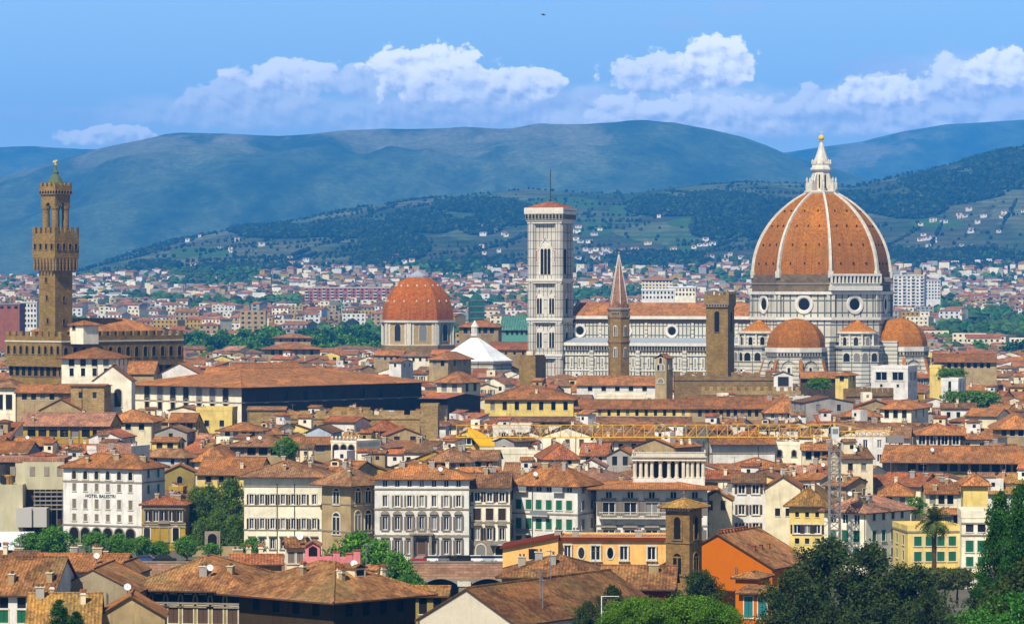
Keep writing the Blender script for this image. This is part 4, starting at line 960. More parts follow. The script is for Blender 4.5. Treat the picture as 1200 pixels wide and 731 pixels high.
def badia():
    D=1265; s=D/F; z=lambda py: CH-(py-HY)*s; x=(725.5-600)*s; Rr=13.2*s
    t=thing('church_tower','slender six-sided brown brick bell tower with a steep pointed tiled spire','church tower',(x,D+3,0),R(8)); n=6; ph=R(30)-R(0)
    ph=-math.pi/2
    m=MB(); m.lathe([(Rr,-1),(Rr,z(362))],6,STONE,ph); m.build('shaft',t)
    for py,e in((400,.3),(371,.35),(362,.5)):
        m=MB(); m.lathe([(Rr+.02,z(py)-.8),(Rr+e,z(py)-.3),(Rr+e,z(py)+.25),(Rr,z(py)+.4)],6,STONE2 if py!=362 else TRIMG,ph); m.build('cornice',t)
    zs=z(356); rs=Rr*.86
    m=MB(); m.lathe([(rs,z(361.5)),(rs,zs),(.12,z(298))],6,RF['pink'],ph); sp=m.build('spire',t)
    for k in range(6):
        va=ph+k*math.pi/3; m=MB(); m.tube((rs*math.cos(va),rs*math.sin(va),zs),(.12*math.cos(va),.12*math.sin(va),z(298)),.16,TRIM,5); m.build('spire_rib',sp)
        an=va+math.pi/6; ap=Rr*math.cos(math.pi/6)
        if math.sin(an)>.3: continue
        m=MB(); m.extr([(-1.1,z(361.4)),(1.1,z(361.4)),(1.1,z(357)),(0,z(352)),(-1.1,z(357))],-.25,.3,RF['pink']); m.lathe([(.4,0),(.4,.1)],8,VOID,0,0,0) if 0 else None
        m.build('gablet',t,(ap*.9*math.cos(an),ap*.9*math.sin(an),0),an+math.pi/2)
        link('window',gothic_win(1.5,4.0,2,tr=STONE2),t,(ap*math.cos(an),ap*math.sin(an),z(394)),an+math.pi/2)
        link('window',gothic_win(1.5,3.8,2,tr=STONE2),t,(ap*math.cos(an),ap*math.sin(an),z(419)),an+math.pi/2)
        for j in range(5): arch_win(t,.35,.9,'archp',(ap*math.cos(an)-(j-2)*.6*math.sin(an),ap*math.sin(an)+(j-2)*.6*math.cos(an),z(369)),an+math.pi/2,'arch')
    m=MB(); m.tube((0,0,z(299)),(0,0,z(289)),.07,DARKM,5); m.lathe([(.05,z(297)),(.3,z(296)),(.05,z(295))],8,GOLD); m.build('finial',t)
    PROTECT.append((711,741,438,D))
badia()

def square_tower(name,label,cat,xl,xc,xr,D,ytop,mt,a=25,merl=None,wins=(),roof=None,batter=0,prot=None,opening=None):
    s=D/F; z=lambda py: CH-(py-HY)*s; a=R(a); W=(xc-xl)*s/math.cos(a); L=(xr-xc)*s/math.sin(a)
    t=thing(name,label,cat,((xc-600)*s,D,0),-a)
    m=MB(); m.box(-W,0,0,L,-1,z(ytop),mt); m.build('shaft',t)
    for (f,u,py,w,h,st) in wins:
        loc=(-W+W*u,-.02,z(py)) if f==0 else (.02,L*u,z(py)); arch_win(t,w,h,st,loc,f*math.pi/2)
    if prot: PROTECT.append((xl-1,xr+1,prot,D))
    return t,W,L,z
t,W,L,z=square_tower('bargello_tower','square ochre stone tower with a tall belfry slot and a brick battlement','tower',828,853,862,1160,360,STONE,20,
   wins=((0,.5,389,1.7,6.8,'archs'),(1,.5,389,1.6,6.5,'archs')),prot=438)
t.name='battlemented_tower'
m=MB(); e=.35; m.loft([[(-W-k,-k,zz),(k,-k,zz),(k,L+k,zz),(-W-k,L+k,zz)] for k,zz in((.02,z(360)),(.45,z(357)),(.45,z(352)))],STONE2); m.build('corbel_table',t)
for i in range(8): arch_win(t,.55,.8,'archp',(-W+W*(i+.5)/8,-.4,z(359)),0,'arch')
m=MB(); m.box(-W-.45,.45,-.45,L+.45,z(352)+.002,z(346),STONE); m.build('parapet',t)
crenel(t,(-W-.45,-.45),0,W+.9,z(346)+.003,z(345.5),z(341.5),1.0,.7,.4,STONE); crenel(t,(.45,.0),math.pi/2,L+.4,z(346)+.003,z(345.5),z(341.5),1.0,.7,.4,STONE)
t,W,L,z=square_tower('stone_tower','blunt windowless brown stone tower block below the marble bell tower','tower',608,627.5,640,1230,418,STONE,25,prot=450)
m=MB(); m.box(-W+.3,-.3,.3,L-.3,z(418),z(416),RF['brown']); m.box(-W*.6,-W*.2,.8,2.2,z(416)+.002,z(411.5),W_('cream')); m.build('roof',t)
t,W,L,z=square_tower('bell_gable','tall narrow stone bell gable with three small arched openings and a tiled top','bell gable',768,781,789,1120,419,W_('tan'),30,
   wins=((0,.5,426,1.0,1.9,'arch'),(0,.3,434,.9,1.8,'arch'),(0,.7,434,.9,1.8,'arch'),(0,.5,449,2.2,1.4,'arch'),(1,.5,432,.9,1.9,'arch')),prot=458)
roof_mesh([[(x-W/2,y,zz) for x,y,zz in f] for f in roof_tops('gy',W,L,z(419),.55,.35)],RF['orange']).build('roof',t)
def cren_wall(label,x0,x1,ytop,ybot,D,mt,mw=1.5,gw=1.3,th=0,thick=1.4,name='battlemented_wall'):
    s=D/F; z=lambda py: CH-(py-HY)*s; L=(x1-x0)*s/math.cos(R(th))
    t=thing(name,label,'wall',((x0-600)*s,D,0),R(-th))
    m=MB(); m.extr(cren_poly(L,-1,z(ytop+5),z(ytop),mw,gw),0,thick,mt); m.build('battlement',t)
    m=MB(); m.box(0,L,-.25,-.003,z(ytop+9)-.2,z(ytop+9)+.2,mt); m.build('string_course',t)
    PROTECT.append((x0,x1,ybot,D)); return t
cren_wall('brown battlemented palace wall beneath the square stone tower',790,918,436,455,1125,STONE2,2.0,1.7)
cren_wall('low rough stone wall with battlements in front of the taller battlemented palace wall',822,992,453,462,1110,STONE3,1.2,1.2)
cren_wall('dark brown battlemented wall below the white roof terrace',991,1050,455,468,1085,STONE2,1.1,.9,-24)
cren_wall('pale stone battlemented wall in front of the long dark-eaved palace',333,492,481,496,915,STONE3,2.6,1.6)

# foreground bell tower
t,W,L,z=square_tower('brick_bell_tower','square brown brick bell tower with a low tiled pyramid roof and arched belfry openings','bell tower',781,808,824,480,592,stonemat('tower_brick',lin(150,118,70),lin(126,94,54),.5,.2,.03),30,
   wins=((0,.5,632,1.0,3.0,'archs'),(1,.5,632,1.0,3.0,'archs'),(0,.5,673,1.25,2.8,'arch2s'),(1,.5,673,1.25,2.8,'arch2s')),prot=690)
for py in(636,675): 
    m=MB(); m.box(-W-.12,.12,-.12,L+.12,z(py)-.12,z(py)+.1,STONE2); m.build('string_course',t)
m=MB()
for i in range(9): m.box(-W+W*i/8.5,-W+W*i/8.5+.22,-.3,-.003,z(599),z(594),TRIM)
m.build('corbel_frieze',t)
r_=roof_mesh([[(x-W/2,y,zz) for x,y,zz in f] for f in roof_tops('hip',W,L,z(592)+.02,.42,.85)],RF['ochre'],.14); ro=r_.build('roof',t)
m=MB(); m.tube((-W/2,L/2,z(582)),(-W/2,L/2,z(575)),.09,STONE2,6); m.lathe([(.2,z(580)),(.25,z(579)),(.05,z(577.5))],8,STONE2,0,-W/2,L/2); m.build('finial',t)
# ================================================================ the river front
B=lambda *a,**k: house(*a,**k)
hot=B(74,166,547,D=690,side=27,th=24,rp=13,roof='hip',wall='white',rm='orange',ov=.8,cols=6,scols=2,margin=.07,
  wins=[(558,.9,1.6,'arch'),(572.5,.8,1.5,'closed','grey'),(592,.85,1.8,'closed','grey'),(608,.8,1.35,'closed','grey'),(629,2.0,3.0,'archp')],
  swins=[(556,.9,1.6,'closed','teal'),(574,.9,1.6,'closed','teal'),(592,.9,1.8,'closed','grey'),(608,.85,1.4,'closed','grey')],
  bands=(565.5,617),chim=5,ant=1,label='white five-storey hotel with rows of grey shutters and dark lettering across its front',cat='hotel',name='hotel',vb=642)
def lettering(parent,text,x,z,size,y=-.06,m=None):
    c=bpy.data.curves.new('lettering','FONT'); c.body=text; c.size=size; c.extrude=.05; c.align_x='CENTER'; c.space_character=1.06
    o=bpy.data.objects.new('tmp',c); COL.objects.link(o); dg=bpy.context.evaluated_depsgraph_get(); me=bpy.data.meshes.new_from_object(o.evaluated_get(dg)); bpy.data.objects.remove(o)
    me.materials.clear(); me.materials.append(m or DARKM); w=link('lettering',me,parent,(x,y,z)); w.rotation_euler=(R(90),0,0); return w
lettering(hot,'HOTEL BALESTRI',-.4,CH-(584.0-HY)*690/F,.86)
# sheeted scaffolding left of the hotel
def scaffold():
    D=705; s=D/F; z=lambda py: CH-(py-HY)*s; X=lambda px:(px-600)*s
    t=thing('scaffolded_building','building wrapped in beige scaffold sheeting beside the white hotel','building',(X(20),D,0))
    ox=X(20); SHT=mat('sheeting',lin(176,168,136),.85,lambda N,b: shade(N,lin(186,176,142),N.lerp(N.noise(N.vmul(gpos(N),(1,1,.35)),.5,4,.6),.3,.7,.78,1.12)))
    m=MB(); m.box(X(-30)-ox,X(28)-ox,-2,14,-1,z(567),SHT); m.box(X(28.2)-ox,X(73)-ox,3,14,-1,z(575),VOID if 0 else EAVE); m.build('wall',t)
    m=MB(); m.box(X(25)-ox,X(73.6)-ox,2.0,2.9,z(574),z(541.5),SHT); m.build('sheet',t); m=MB(); m.box(X(16)-ox,X(25)-ox,2.1,2.9,z(567),z(543),SHT); m.build('sheet',t)
    m=MB(); m.box(X(-30)-ox,X(74)-ox,2.0,14,z(541),z(537),RF['pink']); m.build('roof',t)
    for px in(10,33,50,65):
        m=MB(); m.box(X(px)-ox,X(px+6)-ox,1.9,2.0,z(558),z(547),GLASS if 0 else TRIMG); m.build('window',t)
    for i in range(5):
        m=MB(); zz=z(577+i*5); m.box(X(38)-ox,X(73)-ox,1.4,2.6,zz-.12,zz+.12,TRIMG); m.build('walkway',t)
    for i in range(6):
        m=MB(); m.tube((X(39+i*6.6)-ox,1.5,-.5),(X(39+i*6.6)-ox,1.5,z(574)),.09,METAL,5); m.build('pole',t)
    m=MB(); m.box(X(22)-ox,X(40)-ox,-4,1,z(616),z(594),mat('sheeting_grey',lin(176,170,160),.85)); m.box(X(40.1)-ox,X(57)-ox,-3.4,1,z(616.1),z(594.3),mat('sheeting_grey',lin(176,170,160),.85)); m.build('hoarding',t)
    m=MB(); m.box(X(2)-ox,X(7)-ox,-2.12,-2.005,z(566),z(556),GLASS); m.lathe([(1.2,z(570)),(1.2,z(557)),(1.0,z(556))],10,W_('mustard') if 0 else RF['ochre'],0,X(9)-ox,-.5+0); m.build('vat',t)
    PROTECT.append((0,74,640,D))
    t2=thing('storage_tank','white upright cylindrical site tank beside beige scaffold sheeting','tank',(X(11),684,0))
    s2=684/F; zz=lambda py: CH-(py-HY)*s2; m=MB(); m.lathe([(1.0,zz(632)),(1.05,zz(600)),(.8,zz(599)),(.1,zz(598.4))],14,WHITEP); m.build('body',t2)
    m=MB(); m.tube((.9,-.4,zz(632)),(.9,-.4,zz(598)),.05,METAL,5); m.tube((.9,.0,zz(632)),(.9,.0,zz(598)),.05,METAL,5); m.build('ladder',t2)
    m=MB(); m.box(-1.3,1.3,-1.3,1.3,-.2,zz(631.9),TRIMG); m.build('plinth',t2)
    t3=thing('site_cabin','low white site cabins stacked under beige scaffold sheeting','cabin',(X(20),680,0)); m=MB(); m.box(-2.5,5,0,3,-.2,2.2,WHITEP); m.box(-1.2,6.5,.6,3,2.202,3.6,WHITEP); m.build('body',t3); m=MB(); m.box(-1.6,.4,-.05,0,.9,1.7,GLASS); m.build('window',t3)
scaffold()
B(166.5,217,590,D=682,th=3,rp=7,roof='hip',wall='ochre',rm='red',ov=.6,cols=5,margin=.04,wins=[(604.5,1.0,2.1,'ped'[:3] and 'hood','dark')],bands=(595,614,617.5),chim=3,
  label='ochre two-storey palazzetto with five tall dark windows squeezed beside the white hotel',cat='palazzo',name='palazzo',vb=640,swins=[])
ob=bpy.data.objects['palazzo']
for px,st,w,h in((172,'arch',1.2,2.8),(192,'ped',1.5,3.0),(206,'arch',1.2,2.8)): link('window' if st!='ped' else 'door',win_mesh(w,h,st),ob,((px-191.7)*682/F,-.02 if st!='ped' else -.05,CH-(634-HY)*682/F))
B(193,228,552,D=745,roof='gy',p=.45,wall='olive',rm='orange',ov=.5,dep=10,cols=1,wins=[(562,1.1,1.5,'archp')],label='olive gabled house with one arched opening rising behind the ochre palazzetto',vb=570)
B(198,214,575,D=720,roof='flat',wall='ochre',dep=5,label='small ochre roof turret with two chimney pots above the ochre palazzetto',cols=2,wins=[(579,.9,1.2,'archp')],vb=581,chim=2)
B(231,303,555,D=765,th=5,rp=17,roof='gx',wall='yellow',rm='orange',ov=.8,cols=4,wins=[(561,1.1,1.5,'archp')],chim=2,label='yellow house with a broad bright orange roof behind the ivy garden',vb=575)
crm=B(286,377,556,D=672,th=3,rp=15,roof='hip',wall='ivory',rm='brown',ov=1.3,cols=7,margin=.03,wins=[(562.5,1.5,2.2,'dark'),(585,.8,1.9,'shut','dark'),(613.5,.8,2.0,'shut','dark'),(637,.8,2.0,'hood')],bands=(569.5,592,620.5),chim=3,ant=1,
  label='cream riverside palazzo with seven columns of dark open shutters under a deep eave',cat='palazzo',name='palazzo',vb=648)
link('door',win_mesh(2.2,3.4,'arch'),crm,(4.2,-.06,.1))
for xx in(-1.1,2.2):
    m=MB(); m.tube((xx,-.12,0),(xx,-.12,13.4),.07,DARKM,5); m.build('drainpipe',crm)
B(377.5,411,562,D=664,side=28,th=38,rp=14,roof='hip',wall='tan',rm='brown',ov=1.7,cols=1,scols=2,wins=[(582,1.4,3.0,'arch2'),(614,1.7,4.0,'arch2')],swins=[(582,1.5,3.2,'arch2'),(612,1.7,4.2,'arch2')],bands=(591,623),chim=2,
  label='tan stone corner palazzo with paired arched windows and a heavily shaded side',cat='palazzo',name='palazzo',vb=650)
B(439,549.5,559.5,D=655,th=2.5,rp=12,roof='hip',wall='white',rm='orange',ov=.9,cols=7,margin=.045,wins=[(566.5,.9,1.3,'bare'),(587,.85,2.1,'shut','grey'),(613,.88,2.5,'ped','grey'),(641,.88,2.6,'ped','grey')],bands=(573,596.5,627.5),chim=4,ant=1,dish=1,
  label='long white riverside palazzo with curved hoods over seven windows a floor',cat='palazzo',name='palazzo',vb=660)
pw=[o for o in bpy.data.objects if o.name.startswith('palazzo')][-1]
m=MB(); m.box(-2.2,2.2,-1.3,-.03,4.9,5.15,TRIMG); 
for i in range(17): m.box(-2.15+i*.26,-2.05+i*.26,-1.25,-1.15,5.152,6.0,TRIMG)
m.box(-2.2,2.2,-1.3,-1.1,6.002,6.15,TRIMG); m.build('balcony',pw)
m=MB(); m.lathe([(.35,0),(.3,4.6),(.45,4.89)],8,TRIMG,0,-1.7,-.9); m.lathe([(.35,0),(.3,4.6),(.45,4.89)],8,TRIMG,0,1.7,-.9); m.build('porch_column',pw)
m=MB(); m.box(-1.1,1.1,-.1,-.02,.1,4.3,SH['brown']); m.build('door',pw)
B(550,597.5,569,D=657,th=2.5,rp=13,roof='gx',wall='ivory',rm='brown',ov=.9,cols=3,margin=.04,wins=[(582,1.0,1.8,'shut','dark'),(602.5,1.4,2.2,'closed','dark'),(625.5,1.0,2.3,'ped','dark')],bands=(571,592,612,635),chim=2,dep=11,
  label='narrow cream house with dark shutters between the white palazzo and the green-shuttered house',name='town_house',vb=660)
nh=[o for o in bpy.data.objects if o.name.startswith('town_house')][-1]
m=MB(); m.box(-3.75,3.75,-.35,-.005,.05,3.6,TRIMG); m.build('ground_floor',nh); link('door',win_mesh(1.7,2.9,'arch'),nh,(-1.6,-.36,.1)); link('door',win_mesh(1.6,2.7,'arch'),nh,(1.9,-.36,.1))
m=MB(); m.box(.2,3.6,-1.6,-.36,2.7,2.85,mat('awning_navy',lin(40,52,78),.8)); m.build('awning',nh)
gs=B(598,677,566,D=660,side=23,th=26,rp=17,roof='hip',wall='white',rm='orange',ov=1.0,cols=6,scols=2,margin=.05,wins=[(572,1.15,1.7,'bare'),(592.5,1.2,1.8,'closed','green'),(615,1.2,2.0,'closed','green'),(636,1.2,2.0,'closed','green')],
  swins=[(573,1.1,1.7,'closed','grey'),(593,1.2,1.8,'closed','grey'),(615,1.2,1.9,'closed','grey'),(636,1.2,1.9,'closed','grey')],bands=(603,),chim=4,ant=2,dish=1,label='white corner house with green shutters and small balconies on the river front',name='town_house',vb=648)
for (zc,xx,w) in((CH-(577-HY)*660/F,-4.3,2.2),(CH-(577-HY)*660/F,3.2,2.2),(CH-(605-HY)*660/F,-.6,3.6),(CH-(627-HY)*660/F,-4.0,2.6)):
    m=MB(); m.box(xx-w/2,xx+w/2,-1.0,-.16,zc-.1,zc+.06,TRIM); m.box(xx-w/2,xx+w/2,-1.0,-.94,zc+.062,zc+.95,METAL); m.build('balcony',gs)
sh=B(699,829,571,D=662,th=3,rp=6,roof='hip',wall='white',rm='orange',ov=2.1,cols=5,margin=.015,wins=[(580,1.2,1.3,'bare'),(595,2.3,2.7,'hood','grey'),(627,2.2,2.0,'ped','grey'),(645,2.0,2.0,'bare')],bands=(588,616),chim=0,dep=16,
  label='long white riverside villa with a full-width balcony below its broad shadowing eave',cat='palazzo',name='palazzo',vb=640)
m=MB(); s=662/F; zb=CH-(606-HY)*s; L=62*s; m.box(-L,L*.75,-1.5,-.16,zb-.25,zb,TRIM)
for i in range(52): m.box(-L+.05+i*(L*1.75-.1)/52,-L+.15+i*(L*1.75-.1)/52,-1.45,-1.35,zb+.002,zb+.9,TRIMG)
m.box(-L,L*.75,-1.5,-1.3,zb+.902,zb+1.02,TRIM); m.build('balcony',sh)
def belvedere():
    D=668; s=D/F; z=lambda py: CH-(py-HY)*s; X=lambda px:(px-784)*s
    t=thing('roof_loggia','white colonnaded roof loggia with a balustraded terrace, standing on the long white villa','loggia',((784-600)*s,D,0),R(-3))
    m=MB(); m.box(X(742),X(826),0,9,z(576),z(560.5),W_('white')); m.build('base',t)
    m=MB(); m.box(X(742)-.2,X(826)+.2,-.3,9.2,z(539.8),z(535.5),W_('ivory')); m.box(X(740),X(828),-.7,9.6,z(535.5)+.002,z(534),TRIM); m.build('entablature',t)
    m=MB(); m.box(X(743)+.5,X(825)-.5,3.0,8.6,z(560.4),z(539.9),GLASS); m.build('inner_wall',t)
    for px in(744,751,757.5,764,774,784,793,800.5,806,811.5,818,824):
        m=MB(); m.lathe([(.5,z(560.5)+.002),(.5,z(559)),(.36,z(558.5)),(.33,z(543)),(.5,z(541)),(.5,z(539.81))],10,TRIM,0,X(px),.5) if px not in(800.5,) else m.box(X(799),X(802.5),.05,1.4,z(560.5)+.002,z(539.81),TRIM); m.build('column',t)
    m=MB(); m.box(X(741),X(827),-.5,-.25,z(530.2),z(529.2),TRIM)
    for i in range(44): 
        x=X(741)+(X(827)-X(741))*(i+.5)/44; m.box(x-.07,x+.07,-.44,-.3,z(533.99),z(530.22),TRIM)
    m.build('balustrade',t)
    m=MB(); m.box(X(741),X(741)+.3,-.24,9.3,z(533.98),z(529.3),TRIM); m.box(X(827)-.3,X(827),-.24,9.3,z(533.98),z(529.3),TRIM); m.build('balustrade',t)
    PROTECT.append((738,830,570,D))
belvedere()
B(822,858,585,D=672,roof='gy',p=.3,rp=10,wall='cream',rm='orange',ov=.4,dep=14,cols=2,wins=[(578,.0001,.0001,'slot')] if 0 else [(592,.9,1.8,'closed','brown')],chim=1,label='cream gable-fronted house right behind the brick bell tower',vb=628)
B(858,897,564,D=690,th=4,rp=8,roof='gx',wall='white',rm='brown',ov=.7,cols=2,wins=[(573,1.3,1.8,'shut','brown'),(597,1.2,1.9,'shut','brown'),(618,1.2,1.8,'shut','brown')],label='tall white house with a dark drainpipe between two cream gabled houses',vb=622)
B(897,938,571,D=688,th=6,rp=13,roof='gy',wall='cream',rm='orange',ov=.4,dep=15,cols=2,margin=.2,wins=[(568,1.1,1.3,'dark')] if 0 else [(600,1.0,1.5,'dark')],chim=1,label='broad cream gable wall beside the yellow house, almost windowless',vb=626)
B(925,967,588,D=640,th=10,rp=20,roof='hip',wall='yellow',rm='ochre',ov=1.0,cols=3,wins=[(603,.7,.9,'dark'),(620,1.2,1.6,'shut','dark'),(634,.8,1.0,'dark')],chim=1,label='tall yellow house with an ochre hipped roof left of the crane mast',vb=640)
B(966,1015,598,D=620,side=52,th=40,rp=14,roof='hip',wall='ivory',rm='pink',ov=.9,cols=3,scols=4,wins=[(609,1.2,1.7,'bare'),(629,1.3,2.0,'closed','green'),(650,1.3,1.9,'closed','green')],swins=[(606,1.0,1.4,'dark'),(629,1.2,1.9,'closed','green'),(650,1.2,1.6,'closed','green')],chim=4,dish=1,label='ivory corner house with green shutters behind the crane mast and palm',vb=650)
B(1064,1128,622,D=600,th=-6,dep=12,roof='flat',wall='yellow',cols=4,wins=[(634,1.3,1.6,'closed','green'),(652,1.3,1.6,'closed','green')],bands=(623,),label='low yellow house with green shutters behind the palm',vb=665)
B(1127,1160,607,D=595,th=4,dep=12,roof='flat',wall='ivory',cols=2,wins=[(618,1.3,1.5,'dark'),(640,1.3,1.9,'closed','green'),(658,1.2,1.6,'closed','green')],bands=(613,627),parapet=1.2,label='pale yellow house with a terrace balustrade beside the dark cypresses',vb=668)
B(1129,1158,566,D=640,th=5,dep=11,rp=9,roof='hip',wall='yellow',rm='orange',ov=.7,cols=3,margin=.03,wins=[(571.5,1.1,1.6,'closed','teal')],label='tall yellow house with turquoise shutters just left of the cypresses',vb=608,chim=1)
B(1032,1068,578,D=700,th=7,rp=11,roof='hip',wall='white',rm='orange',ov=.8,cols=2,wins=[(587,1.1,1.5,'dark')],chim=1,label='small white house with a hipped orange roof up and left of the palm',vb=596)
B(1085,1122,577,D=690,th=4,rp=10,roof='gx',wall='cream',rm='orange',ov=.7,cols=3,wins=[(585,1.2,1.8,'dark')],label='cream house with an orange roof and a small terrace above the palm',vb=590,chim=2)
B(1092,1130,601,D=640,th=3,rp=4,roof='gx',wall='grey',rm='orange',ov=.8,cols=3,wins=[(609,1.3,1.7,'dark')],label='grey-walled house with open loggia bays right of the palm',vb=615)
# ---- garden behind a wall, between the ochre and the cream palazzi
def garden_wall():
    D=668; s=D/F; z=lambda py: CH-(py-HY)*s; t=thing('garden_wall','pale garden wall with an arched stone portal below the ivy','wall',((250-600)*s,D,0))
    m=MB(); m.box(-33*s,35*s,0,.5,-1,z(640),W_('tan')); m.build('wall',t)
    m=MB(); m.box(-10*s,8*s,-.5,.8,-1,z(622.5),TRIMG); m.build('portal',t); arch_win(t,1.7,2.6,'archp',(-1*s,-.52,z(641)),0,'door')
garden_wall()

# ================================================================ the middle of the town
B(568,672,467,h=18,th=4,rp=14,roof='hip',wall='yellow',rm='orange',ov=.9,cols=7,margin=.02,wins=[(475.5,1.3,2.5,'dark')],label='long yellow palace with seven tall windows below the marble bell tower',cat='palazzo',name='palazzo',vb=487,chim=1)
B(566,810,493,h=12,th=3,rp=4,roof='gx',wall='tan',rm='brown',ov=.8,cols=10,wins=[(497,1,1.2,'dark')],label='very long low tiled roof running below both yellow palaces',vb=494)
B(673,809,478,h=15.3,th=2.5,rp=9,roof='gx',wall='yellow',rm='orange',ov=.8,cols=12,margin=.02,wins=[(483.5,.95,1.9,'dark')],label='lower yellow palace wing with twelve small windows under a long roof',cat='palazzo',name='palazzo',vb=489)
B(809,898,478,h=15.3,th=-3,rp=12,roof='gx',wall='tan',rm='orange',ov=.8,cols=9,wins=[(484,1.1,2.1,'dark')],label='tan stone palace wing with nine dark slots under a wide orange roof',cat='palazzo',name='palazzo',vb=491)
B(897,943,481,h=15,th=2.5,rp=18,roof='hip',wall='white',rm='orange',ov=.9,cols=4,wins=[(486,1.0,1.8,'dark')],dorm=1,label='white house with a tall orange hipped roof ending the tan palace wing',vb=493)
B(676,771,451,h=17,th=3,rp=10,roof='gx',wall='white',rm='orange',ov=.7,cols=5,wins=[(455.5,1.6,1.6,'dark')],label='white house with five square windows below the long cathedral nave',vb=462)
B(700,757,464,h=14.5,th=3,roof='flat',wall='ivory',cols=1,label='blank ivory wall in front of the white five-windowed house',vb=470)
B(754,792,466,h=14.5,th=3,roof='flat',wall='ivory',cols=4,wins=[(469.5,1.3,1.4,'archp')],label='ivory terrace with four small dark arches at the foot of the bell gable',vb=472)
big=B(283,494,452,D=965,side=-128,th=-50,rp=17,roof='hip',wall='darkstone',sidem=W_('ivory'),rm='orange',ov=2.2,cols=8,scols=7,wins=[(466,1.6,3.0,'dark')],swins=[(463,2.2,4.4,'arch'),(476,1.5,3.0,'archp')],bands=(472,),label='huge palace with one long orange roof whose deep eave leaves the wall black',cat='palazzo',name='palazzo',vb=478,ant=3)  # front wall coloured dark for eave shade, side kept pale as sunlit
B(72,136,418,D=985,th=6,rp=10,roof='hip',wall='ivory',rm='orange',ov=1.4,cols=4,wins=[(424,1.6,2.4,'dark'),(436,1.2,2.2,'dark')],label='tall ivory house with open dark top-floor loggia in front of the fortified palace',vb=440)
B(109,154,445,D=915,side=0,th=2,rp=23,roof='gy',wall='ivory',rm='orange',ov=.4,dep=7,cols=2,margin=.2,wins=[(466,1.9,4.6,'arch')],label='pale church front with a broad gable and two tall arched windows',cat='church',name='church',vb=480)
B(83,122,452,D=905,th=6,rp=1,roof='gx',dep=8,wall='stone',rm='orange',ov=.4,cols=2,wins=[(463,1.0,1.6,'dark')],wallm=STONE3,label='rough grey stone house attached to the pale gabled church',vb=482)
B(240,272,437,D=1018,th=6,dep=9,rp=6,roof='gx',wall='tan',rm='orange',ov=.4,cols=3,wins=[(443,1.7,2.8,'archp')],label='tan block with three open arches set in orange roofs',vb=450)
B(177,243,442,D=1016,th=8,rp=17,roof='gy',wall='white',rm='orange',ov=.4,dep=9,cols=2,wins=[(439,1.1,1.5,'dark')],label='broad white gable house between the fortified palace and the huge black-eaved palace',vb=449)
B(148,180,437,D=1012,th=6,rp=13,roof='gx',wall='tan',rm='orange',ov=.5,dep=10,cols=2,label='orange roof rising behind the pale gabled church',vb=442)
B(270,346,440,D=1035,th=-4,rp=14,roof='gx',wall='tan',rm='orange',ov=.5,cols=4,label='wide orange roof behind the long roof of the huge black-eaved palace',vb=443)
B(18,82,459,D=935,th=4,rp=8,roof='gx',wall='tan',rm='orange',ov=.8,cols=5,wins=[(464,1.3,2.0,'dark')],label='orange-roofed house with dark top windows left of the pale church',vb=470)
B(-8,18,452,D=945,th=10,rp=7,roof='hip',wall='ivory',rm='brown',ov=.9,cols=2,wins=[(471,1.8,4.0,'dark')],label='ivory house with two tall dark openings at the town edge under the fortified palace',vb=484)
B(46,96,480,D=903,th=4,rp=13,roof='gy',wall='tan',rm='orange',ov=.4,dep=12,cols=1,wins=[(486,1,1,'dark')],label='low tan gable house in front of the rough stone house',vb=486)
B(22,128,498,D=866,th=4,rp=13,roof='gx',wall='ochre',rm='pink',ov=.8,cols=7,wins=[(506,2.0,2.6,'dark')],bands=(502.5,),label='long dull pink roof over a shaded terrace with pale pillars',vb=515,chim=2)
B(122,178,493,D=890,th=3,rp=12,roof='hip',wall='cream',rm='orange',ov=.8,cols=3,wins=[(500,1.4,1.5,'dark')],label='orange hipped roof over a cream terrace below the pale church',vb=502)
B(-6,32,530,D=800,th=6,rp=11,roof='gx',wall='grey',rm='orange',ov=.8,cols=2,wins=[(536,1,1.3,'dark')],label='orange-roofed grey house just above the beige scaffold sheeting',vb=537)
B(11,57,521,D=830,th=4,rp=8,roof='gx',wall='tan',rm='orange',ov=.8,cols=3,wins=[(527,1.2,1.6,'dark')],label='tan house under a flat orange roof between pink terrace roof and scaffolding',vb=530,dish=1)
B(104,142,512,D=850,th=10,rp=8,roof='gy',wall='white',rm='red',ov=.4,dep=12,cols=1,wins=[(517,.9,1.1,'dark')],label='white gabled house with a red roof above the hotel roof',vb=522)
B(230,272,481,D=900,th=5,dep=8,roof='flat',wall='yellow',cols=2,wins=[(496,1.2,1.6,'dark')],chim=1,label='bright yellow flat-topped house in front of the huge dark-eaved palace',vb=502)
B(197,231,480,D=930,th=12,rp=4,roof='gy',wall='cream',rm='pink',ov=.3,dep=10,cols=2,wins=[(484,1.2,1.8,'dark')],label='cream house with a pinkish gable left of the bright yellow flat house',vb=490)
B(198,229,493,D=890,th=3,rp=8,roof='gx',wall='tan',rm='orange',ov=1.0,cols=3,wins=[(499,1.5,2.0,'dark')],label='orange roof with a black shadowed wall beneath, next to the yellow flat house',vb=505)
B(181,219,506,D=860,th=6,rp=7,roof='gy',wall='grey',rm='brown',ov=.3,dep=11,cols=1,wins=[(511,1,1.4,'dark')],label='grey plaster gable with one small window below the orange-roofed houses',vb=516)
B(258,304,503,D=860,th=7,rp=7,roof='hip',wall='white',rm='orange',ov=1.1,cols=4,wins=[(508,1.3,1.6,'dark')],label='white house with loggia openings under a flat hipped roof beside the yellow flat house',vb=520)
B(269,334,521,D=815,th=5,rp=11,roof='hip',wall='tan',rm='brown',ov=1.2,cols=4,wins=[(528,2.0,2.2,'dark')],dish=2,label='brown hipped roof over a shaded loggia with two white dishes',vb=535)
